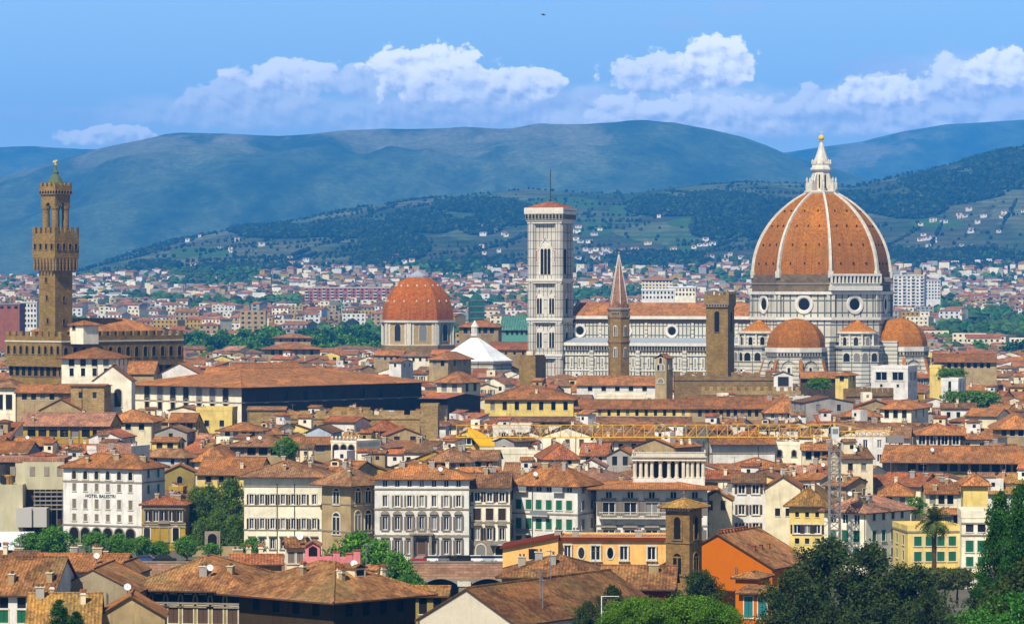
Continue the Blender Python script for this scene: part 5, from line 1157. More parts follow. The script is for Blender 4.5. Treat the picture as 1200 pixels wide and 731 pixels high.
B(330,388,519,D=820,th=-3,rp=6,roof='gx',wall='tan',rm='orange',ov=1.0,cols=3,wins=[(525,2.0,2.0,'dark')],label='orange-roofed house half hidden by the green roof-terrace tree',vb=540,ant=1)
B(178,208,517,D=835,th=14,rp=4,roof='gx',wall='yellow',rm='orange',ov=.5,cols=2,wins=[(522,1.5,1.4,'dark')],label='small yellow house with a low orange roof above the blue-shaded wall',vb=528)
B(168,216,534,D=790,th=28,side=14,rp=7,roof='hip',wall='blue_grey',rm='brown',ov=.8,cols=2,wins=[(541,1,1.3,'dark')],label='brown hipped roof over bluish shaded walls right behind the hotel roof',vb=546)  # bluish shade is put into the wall colour
B(228,264,537,D=785,th=3,rp=17,roof='hip',wall='white',rm='orange',ov=.9,cols=2,wins=[(545,1.2,1.6,'dark')],label='tall trapezoid orange roof behind the yellow broad-roofed house',vb=545)
B(290,334,480,D=905,th=3,rp=3,roof='gx',wall='stone',rm='brown',ov=.3,wallm=STONE3,cols=2,wins=[(484,1.5,2.0,'dark')],label='rough stone house with two windows at the end of the pale battlemented wall',vb=492)
B(379,416,494,D=905,th=22,side=0,rp=5,dep=9,roof='gx',wall='white',rm='red',ov=.5,cols=2,wins=[(497,1.0,1.4,'dark')],label='small white house with a red roof in front of the pale battlemented wall',vb=507)
B(358,388,506,D=870,th=8,rp=7,roof='gy',wall='blue_grey',rm='brown',ov=.5,dep=14,cols=2,wins=[(507,1.1,1.5,'closed','green')],label='pale blue-grey gable with a green-shuttered window above the arched terrace block',vb=514)
arc=B(388,417.5,519,D=790,th=30,side=28,dep=None,roof='flat',wall='ivory',cols=3,scols=1,margin=.04,wins=[(529,1.5,3.0,'archp')],swins=[(528,1.9,3.4,'arch')],parapet=.5,label='ivory terrace block with three tall arches and stone pots along its parapet',vb=541)
s=790/F
for i in range(7):
    m=MB(); m.lathe([(.16,0),(.32,.5),(.36,.55),(.18,.8),(.05,1.0)],8,TRIM); m.build('urn',arc,(-3.1+i*1.03,.1,(CH-(519-HY)*s)+.51))
B(430,466,503,D=905,th=4,rp=10,roof='hip',wall='tan',rm='red',ov=.7,cols=3,wins=[(507,1.2,1.3,'dark')],label='red hipped roof under the right end of the pale battlemented wall',vb=506)
B(452,497,510,D=880,th=-6,rp=9,roof='gy',wall='tan',rm='red',ov=.5,dep=12,cols=2,wins=[(514,1.4,1.2,'dark')],label='low wide red gable roof right of the arched terrace block',vb=515)
m=None
B(493,513,477,D=905,th=3,dep=6,roof='flat',wall='stone',wallm=STONE3,cols=1,label='plain square stone turret against the black shaded palace wall',vb=491)
B(500,553,449.5,D=1120,th=28,side=-0 or 18,rp=11,roof='hip',wall='grey',rm='orange',ov=1.2,cols=3,wins=[(456,2.2,3.4,'dark')],label='grey house with big open loggia bays and a pyramid roof right of the huge palace',vb=466) if 0 else None
B(512,541,446,D=1150,th=30,side=22,rp=10,roof='hip',wall='cream',rm='orange',ov=1.2,cols=2,wins=[(453,2.0,3.2,'dark')],label='cream house with wide loggia bays and a pyramid roof right of the huge palace',vb=462)
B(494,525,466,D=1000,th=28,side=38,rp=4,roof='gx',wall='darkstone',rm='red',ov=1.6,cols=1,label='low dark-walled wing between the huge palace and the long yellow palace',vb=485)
B(503,525,420,D=1300,th=30,side=27,rp=7,roof='hip',wall='tan',rm='orange',ov=.9,cols=2,wins=[(425,1.6,2.6,'dark')],label='tan tower house with a pyramid roof left of the white baptistery roof',vb=438)
B(456,470,424,D=1330,th=25,side=14,rp=3,roof='gx',wall='white',rm='orange',ov=.5,cols=1,wins=[(428,1,1.2,'dark')],label='white cube house below the smooth orange chapel dome',vb=436)
B(531,562,510,D=850,th=5,rp=6,roof='gy',wall='yellow',rm='ochre',ov=.3,dep=12,cols=1,wins=[(516,2.4,1.9,'shut','dark')],label='pale yellow gable with one dark-shuttered window beside the mustard awning',vb=528)
def awning():
    D=845; s=D/F; P=lambda px,py,dy:((px-566)*s,dy,CH-(py-HY)*s)
    t=thing('sloping_roof','bright mustard yellow sloping roof sheet beside the pale yellow gable','roof sheet',((566-600)*s,D,0))
    m=MB(); vs=[P(548,501,5),P(561,506,4),P(591,522,0),P(562,522,0),P(548,507,3)]; lo=[(x,y,z-.25) for x,y,z in vs]
    m.add(vs+lo,[[0,4,3,2,1],[5,6,7,8,9]]+[[i,(i+1)%5,5+(i+1)%5,5+i] for i in range(5)],W_('mustard')); m.build('sheet',t)
    m=MB(); m.box(P(562,0,0)[0],P(590,0,0)[0],.1,6,0,P(0,523.5,0)[2],W_('cream')); m.build('wall',t)
awning()
B(500,551,539,D=735,th=6,rp=13,roof='hip',wall='white',rm='brown',ov=.8,cols=4,wins=[(546,1.1,1.3,'dark')],label='brown hipped roof directly behind the long white riverside palazzo',vb=549,chim=2)
B(551,583,538,D=740,th=5,rp=9,roof='gx',wall='cream',rm='brown',ov=.8,cols=2,wins=[(544,1.2,1.3,'dark')],label='brown-roofed cream house behind the narrow cream house',vb=546)
B(711,742,533,D=770,th=8,rp=8,roof='gy',wall='grey',rm='orange',ov=.4,dep=13,cols=2,margin=.1,wins=[(540,1.1,2.0,'dark')],label='grey gabled house with two dark windows left of the roof loggia',vb=546)
B(676,709,546,D=755,th=5,rp=9,roof='gy',wall='white',rm='pink',ov=.3,dep=9,cols=1,label='low white gable between orange roofs behind the green-shuttered house',vb=549)
B(636,680,536,D=785,th=-4,rp=15,roof='hip',wall='cream',rm='red',ov=.6,cols=2,wins=[(541,1,1.2,'dark')],label='bright red-orange hipped roof behind the green-shuttered house',vb=538,chim=3)
B(680,712,533,D=780,th=6,rp=12,roof='gx',wall='white',rm='red',ov=.6,cols=2,wins=[(537,1,1.2,'dark')],label='bright orange roof between the red hipped roof and the grey gable',vb=535,chim=2)
B(580,619,532,D=770,th=-2,dep=7,roof='flat',wall='ivory',cols=1,parapet=1.2,label='long blank ivory roof parapet behind the narrow cream house',vb=544)
B(833,908,518,D=850,th=-2.5,rp=7,roof='gx',wall='white',rm='orange',ov=1.5,cols=6,margin=.02,wins=[(524,2.1,2.4,'dark')],bands=(531,),label='orange roof over a row of blue-shaded loggia bays and a white wall',vb=543)
B(851,921,549,D=730,th=4,rp=11,roof='hip',wall='grey',rm='orange',ov=.6,cols=4,wins=[(553,1,1.2,'dark')],chim=2,label='orange double roof below the white-walled loggia house',vb=552)
B(940,975,526,D=830,th=3,rp=5,roof='gx',wall='cream',rm='orange',ov=1.0,cols=3,wins=[(533,1.4,2.2,'dark')],label='cream house with dark loggia just left of the crane cab',vb=545)
B(1031,1068,478,D=960,th=20,side=20,rp=8,roof='hip',wall='ivory',rm='orange',ov=.8,cols=3,wins=[(485,1.3,2.3,'dark')],label='ivory corner house with three tall windows below the battlemented terrace wall',vb=495)
B(1073,1128,508,D=850,th=3,rp=10,roof='hip',wall='white',rm='orange',ov=.9,cols=4,margin=.02,wins=[(515.5,1.6,2.3,'shut','dark')],label='white villa with dark windows and a broad orange hipped roof',vb=526,cat='villa',name='villa')
B(1131,1168,487,D=930,th=20,side=16,rp=7,roof='gx',wall='cream',rm='orange',ov=.7,cols=2,scols=3,wins=[(491,1.3,1.8,'archp')],swins=[(491,1.9,2.6,'dark')],label='cream house with arched windows and a dark three-bay loggia',vb=503)
B(1168,1215,500,D=900,th=4,rp=14,roof='hip',wall='tan',rm='orange',ov=1.0,cols=4,wins=[(507,1.3,1.7,'dark')],label='broad orange roof over a shaded tan wall near the right-hand cypresses',vb=520)
B(1034,1240,538,D=800,th=14,rp=13,roof='gx',wall='tan',rm='orange',ov=2.4,cols=14,wins=[(547,1.8,2.6,'dark')],label='very long ochre roof over a black shaded wall behind the dark cypresses',cat='palazzo',name='palazzo',vb=556,dep=12,ant=2,dish=1)
B(1103,1123,446,D=1080,th=22,side=9,roof='flat',wall='white',cols=1,wins=[(453,.9,3.2,'slot')],parapet=.8,label='stark white tower block house above the green roof terrace',vb=466)
B(1089.5,1103,431,D=1120,th=15,dep=6,roof='flat',wall='yellow',cols=1,label='narrow pale yellow tower beside the stark white tower house',vb=457)
B(1021,1064,432,D=1100,th=22,side=11,dep=None,roof='flat',wall='white',cols=2,margin=.05,wins=[(441,3.6,2.6,'plain'),(452,.8,.9,'dark')],label='modern white roof terrace house with two large dark openings below the cathedral',vb=455)
B(939,980,442,D=1105,th=3,rp=6,roof='gx',wall='darkstone',rm='orange',ov=1.0,cols=3,wins=[(447,2.6,3.2,'dark')],label='open dark roof terrace with plants below the middle of the cathedral dome',vb=456)  # dark wall colour paints the shade of the open recess
B(979,994,439,D=1100,th=20,side=9,rp=3,roof='hip',wall='yellow',rm='orange',ov=.7,cols=1,wins=[(443,1.4,2.0,'dark')],label='pale yellow turret house at the end of the dark planted terrace',vb=456)
B(907,929,439,D=1110,th=3,rp=4,roof='gy',wall='white',rm='pink',ov=.3,dep=8,cols=1,wins=[(447,3.4,3.0,'dark')],label='white canopied terrace house left of the dark planted terrace',vb=454)
B(1095,1168,423,D=1240,th=5,rp=8,roof='gx',wall='tan',rm='orange',ov=1.2,cols=8,wins=[(428,1.3,2.0,'dark')],label='long orange roof with shaded loggia up from the stark white tower house',vb=430)
B(942,1000,471,D=960,th=-12,rp=6,dep=12,roof='gy',wall='grey',rm='brown',ov=.3,cols=2,wins=[(478,1.1,1.8,'dark')],label='wide grey plaster gable right of the white hip-roofed palace end',vb=485)
B(985,1032,487,D=930,th=5,rp=9,roof='hip',wall='tan',rm='orange',ov=.7,cols=3,wins=[(491,1,1.2,'dark')],label='plain orange hipped roof below the dark battlemented terrace wall',vb=490)
B(310,375,408,D=1750,th=-3,rp=6,roof='hip',wall='tan',rm='orange',ov=2,cols=6,wins=[(413,1.6,2.6,'dark')],label='broad two-tiered tiled roof of a big hall before the green park trees',cat='hall',name='hall',vb=416,dep=24,p=.3)
B(322,364,395,D=1765,th=-3,rp=4,roof='hip',wall='tan',rm='brown',ov=1.5,cols=5,wins=[(399,1.2,1.6,'dark')],label='raised upper tier of the big tiled hall before the park trees',cat='hall',name='hall',vb=401,dep=15)
B(438,472,416,D=1560,th=6,rp=5,roof='gx',wall='tan',rm='orange',ov=.6,cols=4,wins=[(420,1.1,1.5,'dark')],label='orange-roofed tan house at the left foot of the smooth orange chapel dome',vb=424)
B(470,507,417,D=1552,th=-5,rp=5,roof='hip',wall='ivory',rm='brown',ov=.6,cols=4,wins=[(421,1.1,1.5,'dark')],label='ivory house with a brown hipped roof straight below the smooth orange chapel dome',vb=424)
B(505,537,415,D=1570,th=8,rp=5,roof='gx',wall='cream',rm='red',ov=.6,cols=3,wins=[(419,1.1,1.5,'dark')],label='cream house between the chapel dome foot and the white baptistery roof',vb=422)
B(538,584,382,D=1520,th=6,rp=6,roof='hip',wall='stone',rm='orange',ov=1.2,cols=5,wins=[(387,1.8,2.8,'dark')],label='stone church block with an orange roof behind the white baptistery lantern',cat='church',name='church',vb=395)
B(574,622,409,D=1460,th=3,rp=8,roof='gx',wall='stone',rm='red',ov=.8,cols=4,wins=[(414,1.0,1.2,'dark')],label='red-roofed stone hall left of the marble bell tower foot',vb=420)

# ================================================================ near bank
B(654.5,786,632,D=540,th=4,dep=10,roof='flat',wall='peach',cols=4,wins=[],bands=(631,),label='long peach building with two oval windows on the near river bank',vb=664,parapet=.35)
pe=[o for o in bpy.data.objects if o.name.startswith('house')][-1]; s=540/F; z=lambda py: CH-(py-HY)*s
for px,st,w,h in((665,'plain',1.0,2.3),(681,'oval',.95,1.7),(698,'plain',1.35,2.2),(715,'oval',.95,1.7),(731,'plain',1.15,2.1),(763.5,'plain',1.2,2.0)):
    link('window',win_mesh(w,h,st),pe,((px-720)*s,-.0 if st=='oval' else -.27,z(648)-h/2))
m=MB(); m.box(-67*s,66*s,-.5,-.003,z(633.5),z(629.5),W_('redbrown')); m.build('cornice',pe)
for px in(653,674,748): link('chimney',CHIM[1],bpy.data.objects[[c.name for c in pe.children if c.name.startswith('roof')][0]],((px-720)*s,.8,z(631)))
def peach_wing():
    D=540; s=D/F; z=lambda py: CH-(py-HY)*s; X=lambda px:(px-622)*s
    t=thing('house','sloping-topped peach wing with one square window left of the oval-windowed building','house',((622-600)*s,D-.2,0),R(-4))
    m=MB(); m.extr([(X(589),-3),(X(654),-3),(X(654),z(629)),(X(589),z(642))],0,9,W_('peach')); m.build('wall',t)
    m=MB(); m.extr([(X(586),z(642.8)),(X(655),z(629)),(X(655),z(627)),(X(586),z(640.8))],-.6,9.4,W_('redbrown')); m.build('roof',t)
    link('window',win_mesh(1.4,1.6,'dark'),t,(X(625),-.25,z(655)))
    PROTECT.append((588,656,668,D))
peach_wing()
B(588,709,674,D=470,th=4,rp=19,roof='hip',wall='tan',rm='old',ov=.8,dep=13,cols=5,wins=[(682,1,1.4,'dark')],label='mottled brown roof with terracotta pots before the peach building',chim=3,ant=1)
B(704,790,687,D=455,th=5,rp=20,roof='gx',wall='redbrown',rm='old',ov=.8,dep=11,cols=3,label='patched brown tile roof at the foot of the brick bell tower',chim=1)
B(490,605,731,D=400,th=33,side=165,rp=39,roof='gy',wall='white',rm='old',ov=.35,cols=1,og=.25,label='plain white gable wall with a long mottled tile roof at the bottom edge',ant=3,wallm=plaster('offwhite',lin(200,188,164),.08,.15))
B(779,905,664,D=492,th=27,side=46,rp=37,roof='gy',wall='orange',rm='old',ov=.5,og=.3,cols=1,label='vivid orange gable-ended house with a wide mottled tile roof',name='house',chim=0,wallm=plaster('vivid_orange',lin(188,98,0),.06,.08))
ob=[o for o in bpy.data.objects if o.name.startswith('house')][-1]; ro=[c for c in ob.children if c.name.startswith('roof')][0]
m=MB(); m.box(-.22,.22,-.2,.2,-.1,.5,RF['red']); m.box(-.3,.3,-.28,.28,.501,.58,RF['red']); vp=m.mesh('roof_vent')
W=(905-779)*492/F/math.cos(R(27)); pp=37*492/F/(W/2); Hh=CH-(664-HY)*492/F
for i in range(3): link('roof_vent',vp,ro,(W*.26,2.5+i*2.6,Hh+pp*(W*.24)))
for i in range(9): link('ridge_vent',vp,ro,(0,1+i*1.1,Hh+pp*W/2-.1))
B(862,888,676,D=452,th=22,side=14,rp=4,roof='hip',wall='orange',rm='old',ov=.5,wallm=W_('vivid_orange') if 'plaster_vivid_orange' in MATS else None,label='small tiled orange annexe stepping down from the vivid orange house',cols=1)
B(866,905,694,D=440,th=20,side=10,rp=5,roof='shed',dep=None,wallm=MATS['plaster_vivid_orange'],wall='orange',rm='old',ov=.8,label='lowest tiled orange lean-to with a bluish door below the orange annexe',cols=2,wins=[(712,1.1,2.6,'closed','teal')])
pal=B(153,288,687,D=455,th=12,rp=29,roof='hip',wall='olive',rm='old',ov=1.4,dep=18,cols=7,margin=.05,wins=[(693,.8,.7,'dark'),(702,2.3,2.0,'archp'),(721,1.35,2.3,'closed','brown')],bands=(707.5,),chim=2,dish=1,label='olive near-bank palazzo with a row of blind arches over brown shutters',cat='palazzo',name='palazzo',vb=731)
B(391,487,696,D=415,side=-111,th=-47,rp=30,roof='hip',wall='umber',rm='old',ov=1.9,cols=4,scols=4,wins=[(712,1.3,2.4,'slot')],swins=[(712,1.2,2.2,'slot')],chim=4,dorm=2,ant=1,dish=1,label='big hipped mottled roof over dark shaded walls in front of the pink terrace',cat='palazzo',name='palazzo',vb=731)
B(484,524,696,D=440,th=4,rp=7,roof='gx',wall='olive',rm='old',ov=.6,cols=2,wins=[(710,1,2,'dark')],label='small low tiled extension right of the big hipped roof')
def pink_terrace():
    D=455; s=D/F; z=lambda py: CH-(py-HY)*s; X=lambda px:(px-387)*s
    t=thing('roof_terrace','pink-walled roof terrace with low corner posts and a small arched pavilion','roof terrace',((387-600)*s,D,0))
    pk=W_('pink'); m=MB(); m.box(X(355),X(419),0,6,-1,z(656),pk); m.build('base',t)
    for a,b_,c,d,top in((355,384,0,.3,652),(386,418,0,.3,655),(416.5,419,.31,6,652)): 
        m=MB(); m.box(X(a),X(b_),c,d,z(656)+.002,z(top),pk); m.build('parapet',t)
    for px,top in((385,650),(394,647),(409,649),(418,645)):
        m=MB(); m.box(X(px)-.45,X(px)+.45,-.1,.8,z(656)-.5,z(top),pk); m.box(X(px)-.55,X(px)+.55,-.2,.9,z(top)+.002,z(top)+.12,RF['red']); m.build('post',t)
    m=MB(); m.extr([(X(357),z(656)),(X(374),z(656)),(X(374),z(640)),(X(365.5),z(635)),(X(357),z(640))],1.2,4.5,pk); m.extr([(X(361),z(655.8)),(X(371),z(655.8)),(X(371),z(643)),(X(366),z(640)),(X(361),z(643))],1.14,1.198,VOID); m.build('pavilion',t)
    m=MB(); m.extr([(X(356),z(639.4)),(X(365.5),z(633.8)),(X(376),z(639.4)),(X(375.5),z(641)),(X(365.5),z(635.3)),(X(356.5),z(641))],.9,4.8,RF['pink']); m.build('pavilion_roof',t)
pink_terrace()
B(336,357,640,D=462,th=-6,rp=7,roof='gx',dep=6,wall='cream',rm='old',ov=.5,cols=2,wins=[(653,1.0,1.5,'closed','grey')],label='cream stair-head house with a brown roof beside the pink terrace',dish=1)
B(270,330,660,D=475,th=-4,rp=7,roof='gx',wall='tan',rm='red',ov=.6,dep=9,cols=2,label='orange roof with an air-conditioning box left of the cream stair-head house',chim=3)
B(36,141,668,D=500,th=5,rp=15,roof='gx',wall='grey',rm='orange',ov=.5,cols=3,dep=12,label='wide red tile roof cluttered with chimneys below the riverside trees',chim=6,dish=1)
B(128,160,671,D=490,th=6,rp=12,roof='gy',wall='grey',rm='old',ov=.2,dep=9,cols=1,label='grey gable end beside the wide cluttered red roof')
B(57,160,693,D=450,th=4,rp=26,roof='gy',wall='grey',rm='old',ov=.3,og=.1,dep=15,cols=3,wins=[(690,.9,1.4,'dark')],label='long grey plaster gable wall with small dark windows',wallm=plaster('dirty_grey',lin(158,142,112),.25,.5),ant=1)
B(-12,62,694,D=440,th=5,rp=36,roof='gx',wall='white',rm='old',ov=.7,dep=15,cols=3,wins=[(706,1.1,1.6,'dark'),(722,1.1,1.7,'closed','green')],label='white house with a steep mottled roof at the lower left corner',chim=3,ant=1)
B(34,62,703,D=425,th=8,rp=3,roof='gx',wall='white',rm='old',ov=.5,dep=5,cols=3,wins=[(708,.9,1.4,'dark')],label='small white terrace annexe with a lean tiled roof',chim=1)
B(112,193,722,D=420,th=-4,rp=24,roof='gy',wall='tan',rm='orange',ov=.25,dep=9,cols=1,wins=[(726,1,1.2,'dark')],label='tan gable with a lamp-white dish at its foot, bottom edge of the photo',dish=1)
B(32,116,729,D=415,th=-5,rp=28,roof='gx',wall='white',rm='ochre',ov=.6,dep=13,cols=3,label='ochre roof sloping down before the grey gable wall',chim=2)
B(-12,36,660,D=510,th=6,rp=11,roof='gx',wall='cream',rm='brown',ov=.5,cols=3,dep=10,label='brown roof with a pale skylight near the scaffold tank',chim=2)
# ================================================================ tower crane
def crane():
    D=612; s=D/F; z=lambda py: CH-(py-HY)*s; X=lambda px:(px-979)*s
    t=thing('tower_crane','tower crane with a grey lattice mast and a long yellow horizontal jib','crane',((979-600)*s,D,0),R(2))
    YEL=mat('crane_yellow',lin(206,160,60),.5); GR=mat('crane_grey',lin(128,122,116),.6)
    def lattice(name,p0,p1,w,h,seg,m_,r):
        m=MB(); d=(p1-p0); L=d.length; d.normalize()
        up=Vector((0,0,1)) if abs(d.z)<.5 else Vector((0,1,0)); sd_=d.cross(up).normalized()
        if abs(d.z)<.5: cs=[(-w/2,0),(w/2,0),(0,h)]
        else: cs=[(-w/2,-w/2),(w/2,-w/2),(w/2,w/2),(-w/2,w/2)]
        pt=lambda k,c:p0+d*(L*k/seg)+sd_*c[0]+up*c[1]
        for c in cs: m.tube(pt(0,c),pt(seg,c),r*1.5,m_,5)
        for k in range(seg):
            for a in range(len(cs)):
                b_=(a+1)%len(cs); m.tube(pt(k,cs[a]),pt(k+1,cs[b_]) if k%2 else pt(k+1,cs[b_]),r,m_,4); m.tube(pt(k,cs[a]),pt(k,cs[b_]),r,m_,4)
        return m.build(name,t)
    lattice('mast',Vector((0,1,-1)),Vector((0,1,z(519))),1.8,1.8,18,GR,.085)
    lattice('jib',Vector((X(535),1,z(512))),Vector((X(975),1,z(512))),1.7,2.1,36,YEL,.048)
    lattice('counter_jib',Vector((X(983),1,z(511.5))),Vector((X(1048),1,z(511.5))),1.4,.9,8,YEL,.05)
    m=MB(); m.box(X(1040),X(1060),.2,1.8,z(519),z(510.5),GR); m.build('counterweight',t)
    m=MB(); m.box(X(972),X(986),0,2,z(512),z(508.5),GR); m.box(X(974),X(982.5),-.9,.6,z(514),z(500),mat('cab_white',lin(196,198,196),.5)); m.build('slewing_ring',t)
    m=MB(); m.box(X(975),X(981.5),-.93,-.902,z(508),z(502),GLASS); m.build('cab_window',t)
    m=MB(); m.tube((X(979),1,z(509)),(X(979),1,z(496)),.22,YEL,5); m.tube((X(979),1,z(496)),(X(880),1,z(505.5)),.05,YEL,4); m.tube((X(979),1,z(496)),(X(1045),1,z(510)),.07,YEL,4); m.build('tie_mast',t)
    m=MB(); m.box(X(940),X(950),.4,1.6,z(515),z(512.4),GR); m.build('trolley',t)
    PROTECT.append((972,986,622,D)); PROTECT.append((600,975,512,D)); PROTECT.append((985,1060,516,D))
crane()
# ================================================================ trees and plants
def crown_mesh(name,prof,n,leaf,clump,mt,seed,jit=.25,gap=.0,wide=1.0,lump=.28):
    """Crown of leaf quads: prof=[(height fraction, radius)], H of 1 unit scaled by caller's numbers; leaf clumps through the volume, denser near the shell."""
    r=random.Random(seed); m=MB(); V=m.v; Fc=m.f
    z0=prof[0][0]; z1=prof[-1][0]
    ncl=max(30,n//14); tot=0; cl=[]
    ph=[r.uniform(0,6.28) for _ in range(8)]
    while len(cl)<ncl:
        zz=r.uniform(z0,z1); R0=interp(prof,zz)
        a=r.uniform(0,6.283); lob=1+lump*math.sin(a*3+ph[0]+zz*.9)*math.cos(zz*1.3+ph[1])+lump*.7*math.sin(a*5+ph[2]-zz*1.7)
        if r.random()>R0/max(p[1] for p in prof)+.15: continue
        rr=R0*lob*(r.random()**.38)
        if noise.noise(Vector((rr*math.cos(a)*.5+seed,rr*math.sin(a)*.5,zz*.5)))<-.28+gap: continue
        cl.append((rr*math.cos(a)*wide,rr*math.sin(a),zz))
    for (cx,cy,cz) in cl:
        cs=clump*r.uniform(.6,1.35)
        for k in range(14):
            d=Vector((r.gauss(0,1),r.gauss(0,1),r.gauss(0,.75))).normalized()*cs*r.random()**.5; c=Vector((cx,cy,cz))+d
            nn=Vector((r.gauss(0,1),r.gauss(0,1),r.gauss(.5,1))).normalized(); u=nn.orthogonal().normalized(); w=nn.cross(u); t=r.uniform(0,3.14); u,w=u*math.cos(t)+w*math.sin(t),w*math.cos(t)-u*math.sin(t)
            l=leaf*r.uniform(.6,1.3); o=len(V)
            V+= [tuple(c-u*l),tuple(c-w*l*.55),tuple(c+u*l),tuple(c+w*l*.55)]; Fc.append([o,o+1,o+2,o+3])
    m.mats=[mt]; m.mi=[0]*len(Fc); return m.mesh(name,uv=False)
def trunk_mesh(h,r0,seed,spread=1.0,n=5,ztop=None):
    r=random.Random(seed); m=MB(); m.loft([[(rad*math.cos(2*math.pi*i/7)+ox,rad*math.sin(2*math.pi*i/7),zz) for i in range(7)] for rad,zz,ox in((r0*1.4,-1,0),(r0,.6,0),(r0*.8,h*.5,.1),(r0*.35,h,.05))],BARK)
    for i in range(n):
        a=6.28*i/n+r.uniform(-.4,.4); zz=h*r.uniform(.45,.9); L=spread*r.uniform(.6,1); m.tube((0.05,0,zz),(L*math.cos(a),L*math.sin(a),zz+L*r.uniform(.4,.9)),r0*.38,BARK,5,r0*.12)
    return m.mesh('trunk')
TREES={}
def tree_kind(k,prof,n,leaf,clump,mt,seed,trunk,**kw):
    TREES[k]=(crown_mesh('crown',prof,n,leaf,clump,mt,seed,**kw),trunk_mesh(*trunk))
def tree(k,name,label,cat,px,D,ybase=None,scale=1,sx=1,rz=None,z=None,group=None):
    x=(px-600)*D/F; zb=tz(x,D) if z is None else z
    t=thing(name,label,cat,(x,D,zb),rz if rz is not None else rnd.uniform(0,6.28),group); t.scale=(scale*sx,scale*sx,scale)
    link('crown',TREES[k][0],t); link('trunk',TREES[k][1],t); return t
round_prof=[(2.2,1.2),(3.2,2.8),(4.6,3.5),(6.0,3.3),(7.2,2.3),(8.0,.8)]
tree_kind('round',round_prof,6200,.24,.75,LEAF['mid'],1,(6.2,.22,11,2.0))
tree_kind('round_b',[(1.8,1.0),(3.0,2.6),(4.2,3.3),(5.8,3.6),(7.4,2.4),(8.4,1.0)],6200,.24,.75,LEAF['mid'],2,(6.2,.22,12,2.0))
tree_kind('pine',[(4,1.8),(6,4.6),(9,5.6),(12,4.9),(15,3.6),(17.5,2.0),(19.5,.6)],24000,.20,.85,LEAF['dark'],3,(17,.4,13,4.0,8),gap=.26,lump=.5)
tree_kind('pine_b',[(3,2.2),(5,4.2),(8,5.4),(11,5.6),(14,3.4),(16,2.4),(18,.5)],24000,.20,.85,LEAF['dark'],5,(16,.4,14,4.0,8),gap=.26,lump=.5)
tree_kind('umbrella',[(5.2,1.2),(6.0,4.2),(7.2,5.2),(8.6,4.2),(9.6,1.6)],20000,.15,.6,LEAF['light'],6,(6.8,.4,15,3.6,9),lump=.3,gap=.12)
tree_kind('cypress',[(.6,1.2),(3,2.3),(8,2.7),(14,2.2),(18,1.3),(21,.3)],32000,.15,.55,LEAF['cypress'],7,(17,.3,16,1.0,5),lump=.3,gap=.18)
tree_kind('ivy',[(0,3.4),(3,4.3),(6,4.2),(9,3.2),(11,1.2)],9000,.28,.9,LEAF['ivy'],8,(8,.25,17,2.6),lump=.4,gap=.05)
tree_kind('hedge',[(2.0,1.6),(2.6,2.6),(3.8,2.7),(4.6,1.8)],5000,.2,.5,LEAF['olive'],9,(3.0,.15,18,1.4),lump=.15)
tree_kind('shrub',[(0,.9),(.6,1.4),(1.4,1.3),(2.1,.5)],1500,.15,.4,LEAF['light'],10,(1.3,.06,19,.7))
tree_kind('near',round_prof,16000,.13,.6,LEAF['near'],41,(6.2,.22,11,2.0))
tree_kind('park',round_prof,1500,.55,1.1,LEAF['mid'],21,(6.2,.25,22,2.0))
tree_kind('park_dark',[(3.2,1.0),(4.6,4.4),(6.0,5.0),(7.2,3.6),(8,1.0)],1500,.55,1.1,LEAF['cypress'],23,(6.2,.25,24,2.4))
G='riverside trees along the quay'
qt=['bushy green quay tree at the upstream end, beside the white site cabins','tall full quay tree touching the white hotel corner','round quay tree below the middle of the white hotel','quay tree before the right-hand arches of the white hotel','lower quay tree between hotel and ochre palazzetto','pale green quay tree below the door of the ochre palazzetto','small quay tree before the ivy garden wall','round quay tree right of the arched garden portal','little clipped quay tree before the cream riverside palazzo']
for i,(px,D,sc_,k) in enumerate(((34,652,.66,'round'),(64,652,.78,'round_b'),(112,653,.68,'round'),(140,652,.62,'round_b'),(166,652,.58,'round'),(187,653,.46,'round_b'),(219,654,.56,'round_b'),(248,654,.42,'round'),(297,654,.52,'round_b'))):
    o=tree(k,'quay_tree',qt[i],'tree',px,D,scale=sc_,sx=1.15,z=0,group=G)
for i,(px,D,sc_,k) in enumerate(((420,560,1.42,'round'),(444,558,1.24,'round_b'),(462,556,1.05,'round'),(481,554,.70,'round_b'))):
    tree(k,'quay_tree',['large bright tree behind the pink terrace','big dense tree right of the pink terrace','sloping green tree before the long white palazzo','lowest small tree at the end of the clump before the white palazzo'][i],'tree',px,D,scale=sc_*(1.0),sx=.9,z=0,group='clump of green trees right of the pink terrace')
for i,(px,D,sc_,z) in enumerate(((232,690,.86,2.0),(246,700,.8,2.5),(270,690,1.0,2.0),(257,685,.75,-1),(276,682,.7,-1),(237,680,.66,-1))):
    tree('ivy','ivy_tree',['dark ivy-clad tree against the ochre palazzetto','ivy-clad tree in the middle of the walled garden','lighter ivy-clad tree against the cream riverside palazzo','low ivy mass just above the arched garden portal','low ivy mass between the portal and the cream palazzo','low dark ivy mass between ochre palazzetto and portal'][i],'tree',px,D,scale=sc_,sx=.75,z=z,group='ivy-covered garden trees')
pl=['dark pine left of the white-crowned gap, next to the brick bell tower foot','tallest dark pine right in front of the orange house','broad dark pine at the middle of the dark pine clump','dark pine under the clipped olive hedge','dark pine at the bottom edge below the orange lean-to','dark pine nearest the bare earth path']
for i,(px,D,sc_,k,z) in enumerate(((822,400,.62,'pine',6.8),(968,385,1.02,'pine',4.0),(1020,380,.98,'pine_b',5.0),(1062,375,.88,'pine',4.6),(932,370,.78,'pine_b',6.6),(1090,365,.62,'pine_b',8))):
    tree(k,'pine_tree',pl[i],'tree',px,D,scale=sc_,z=z,group='dark pines on the near bank')
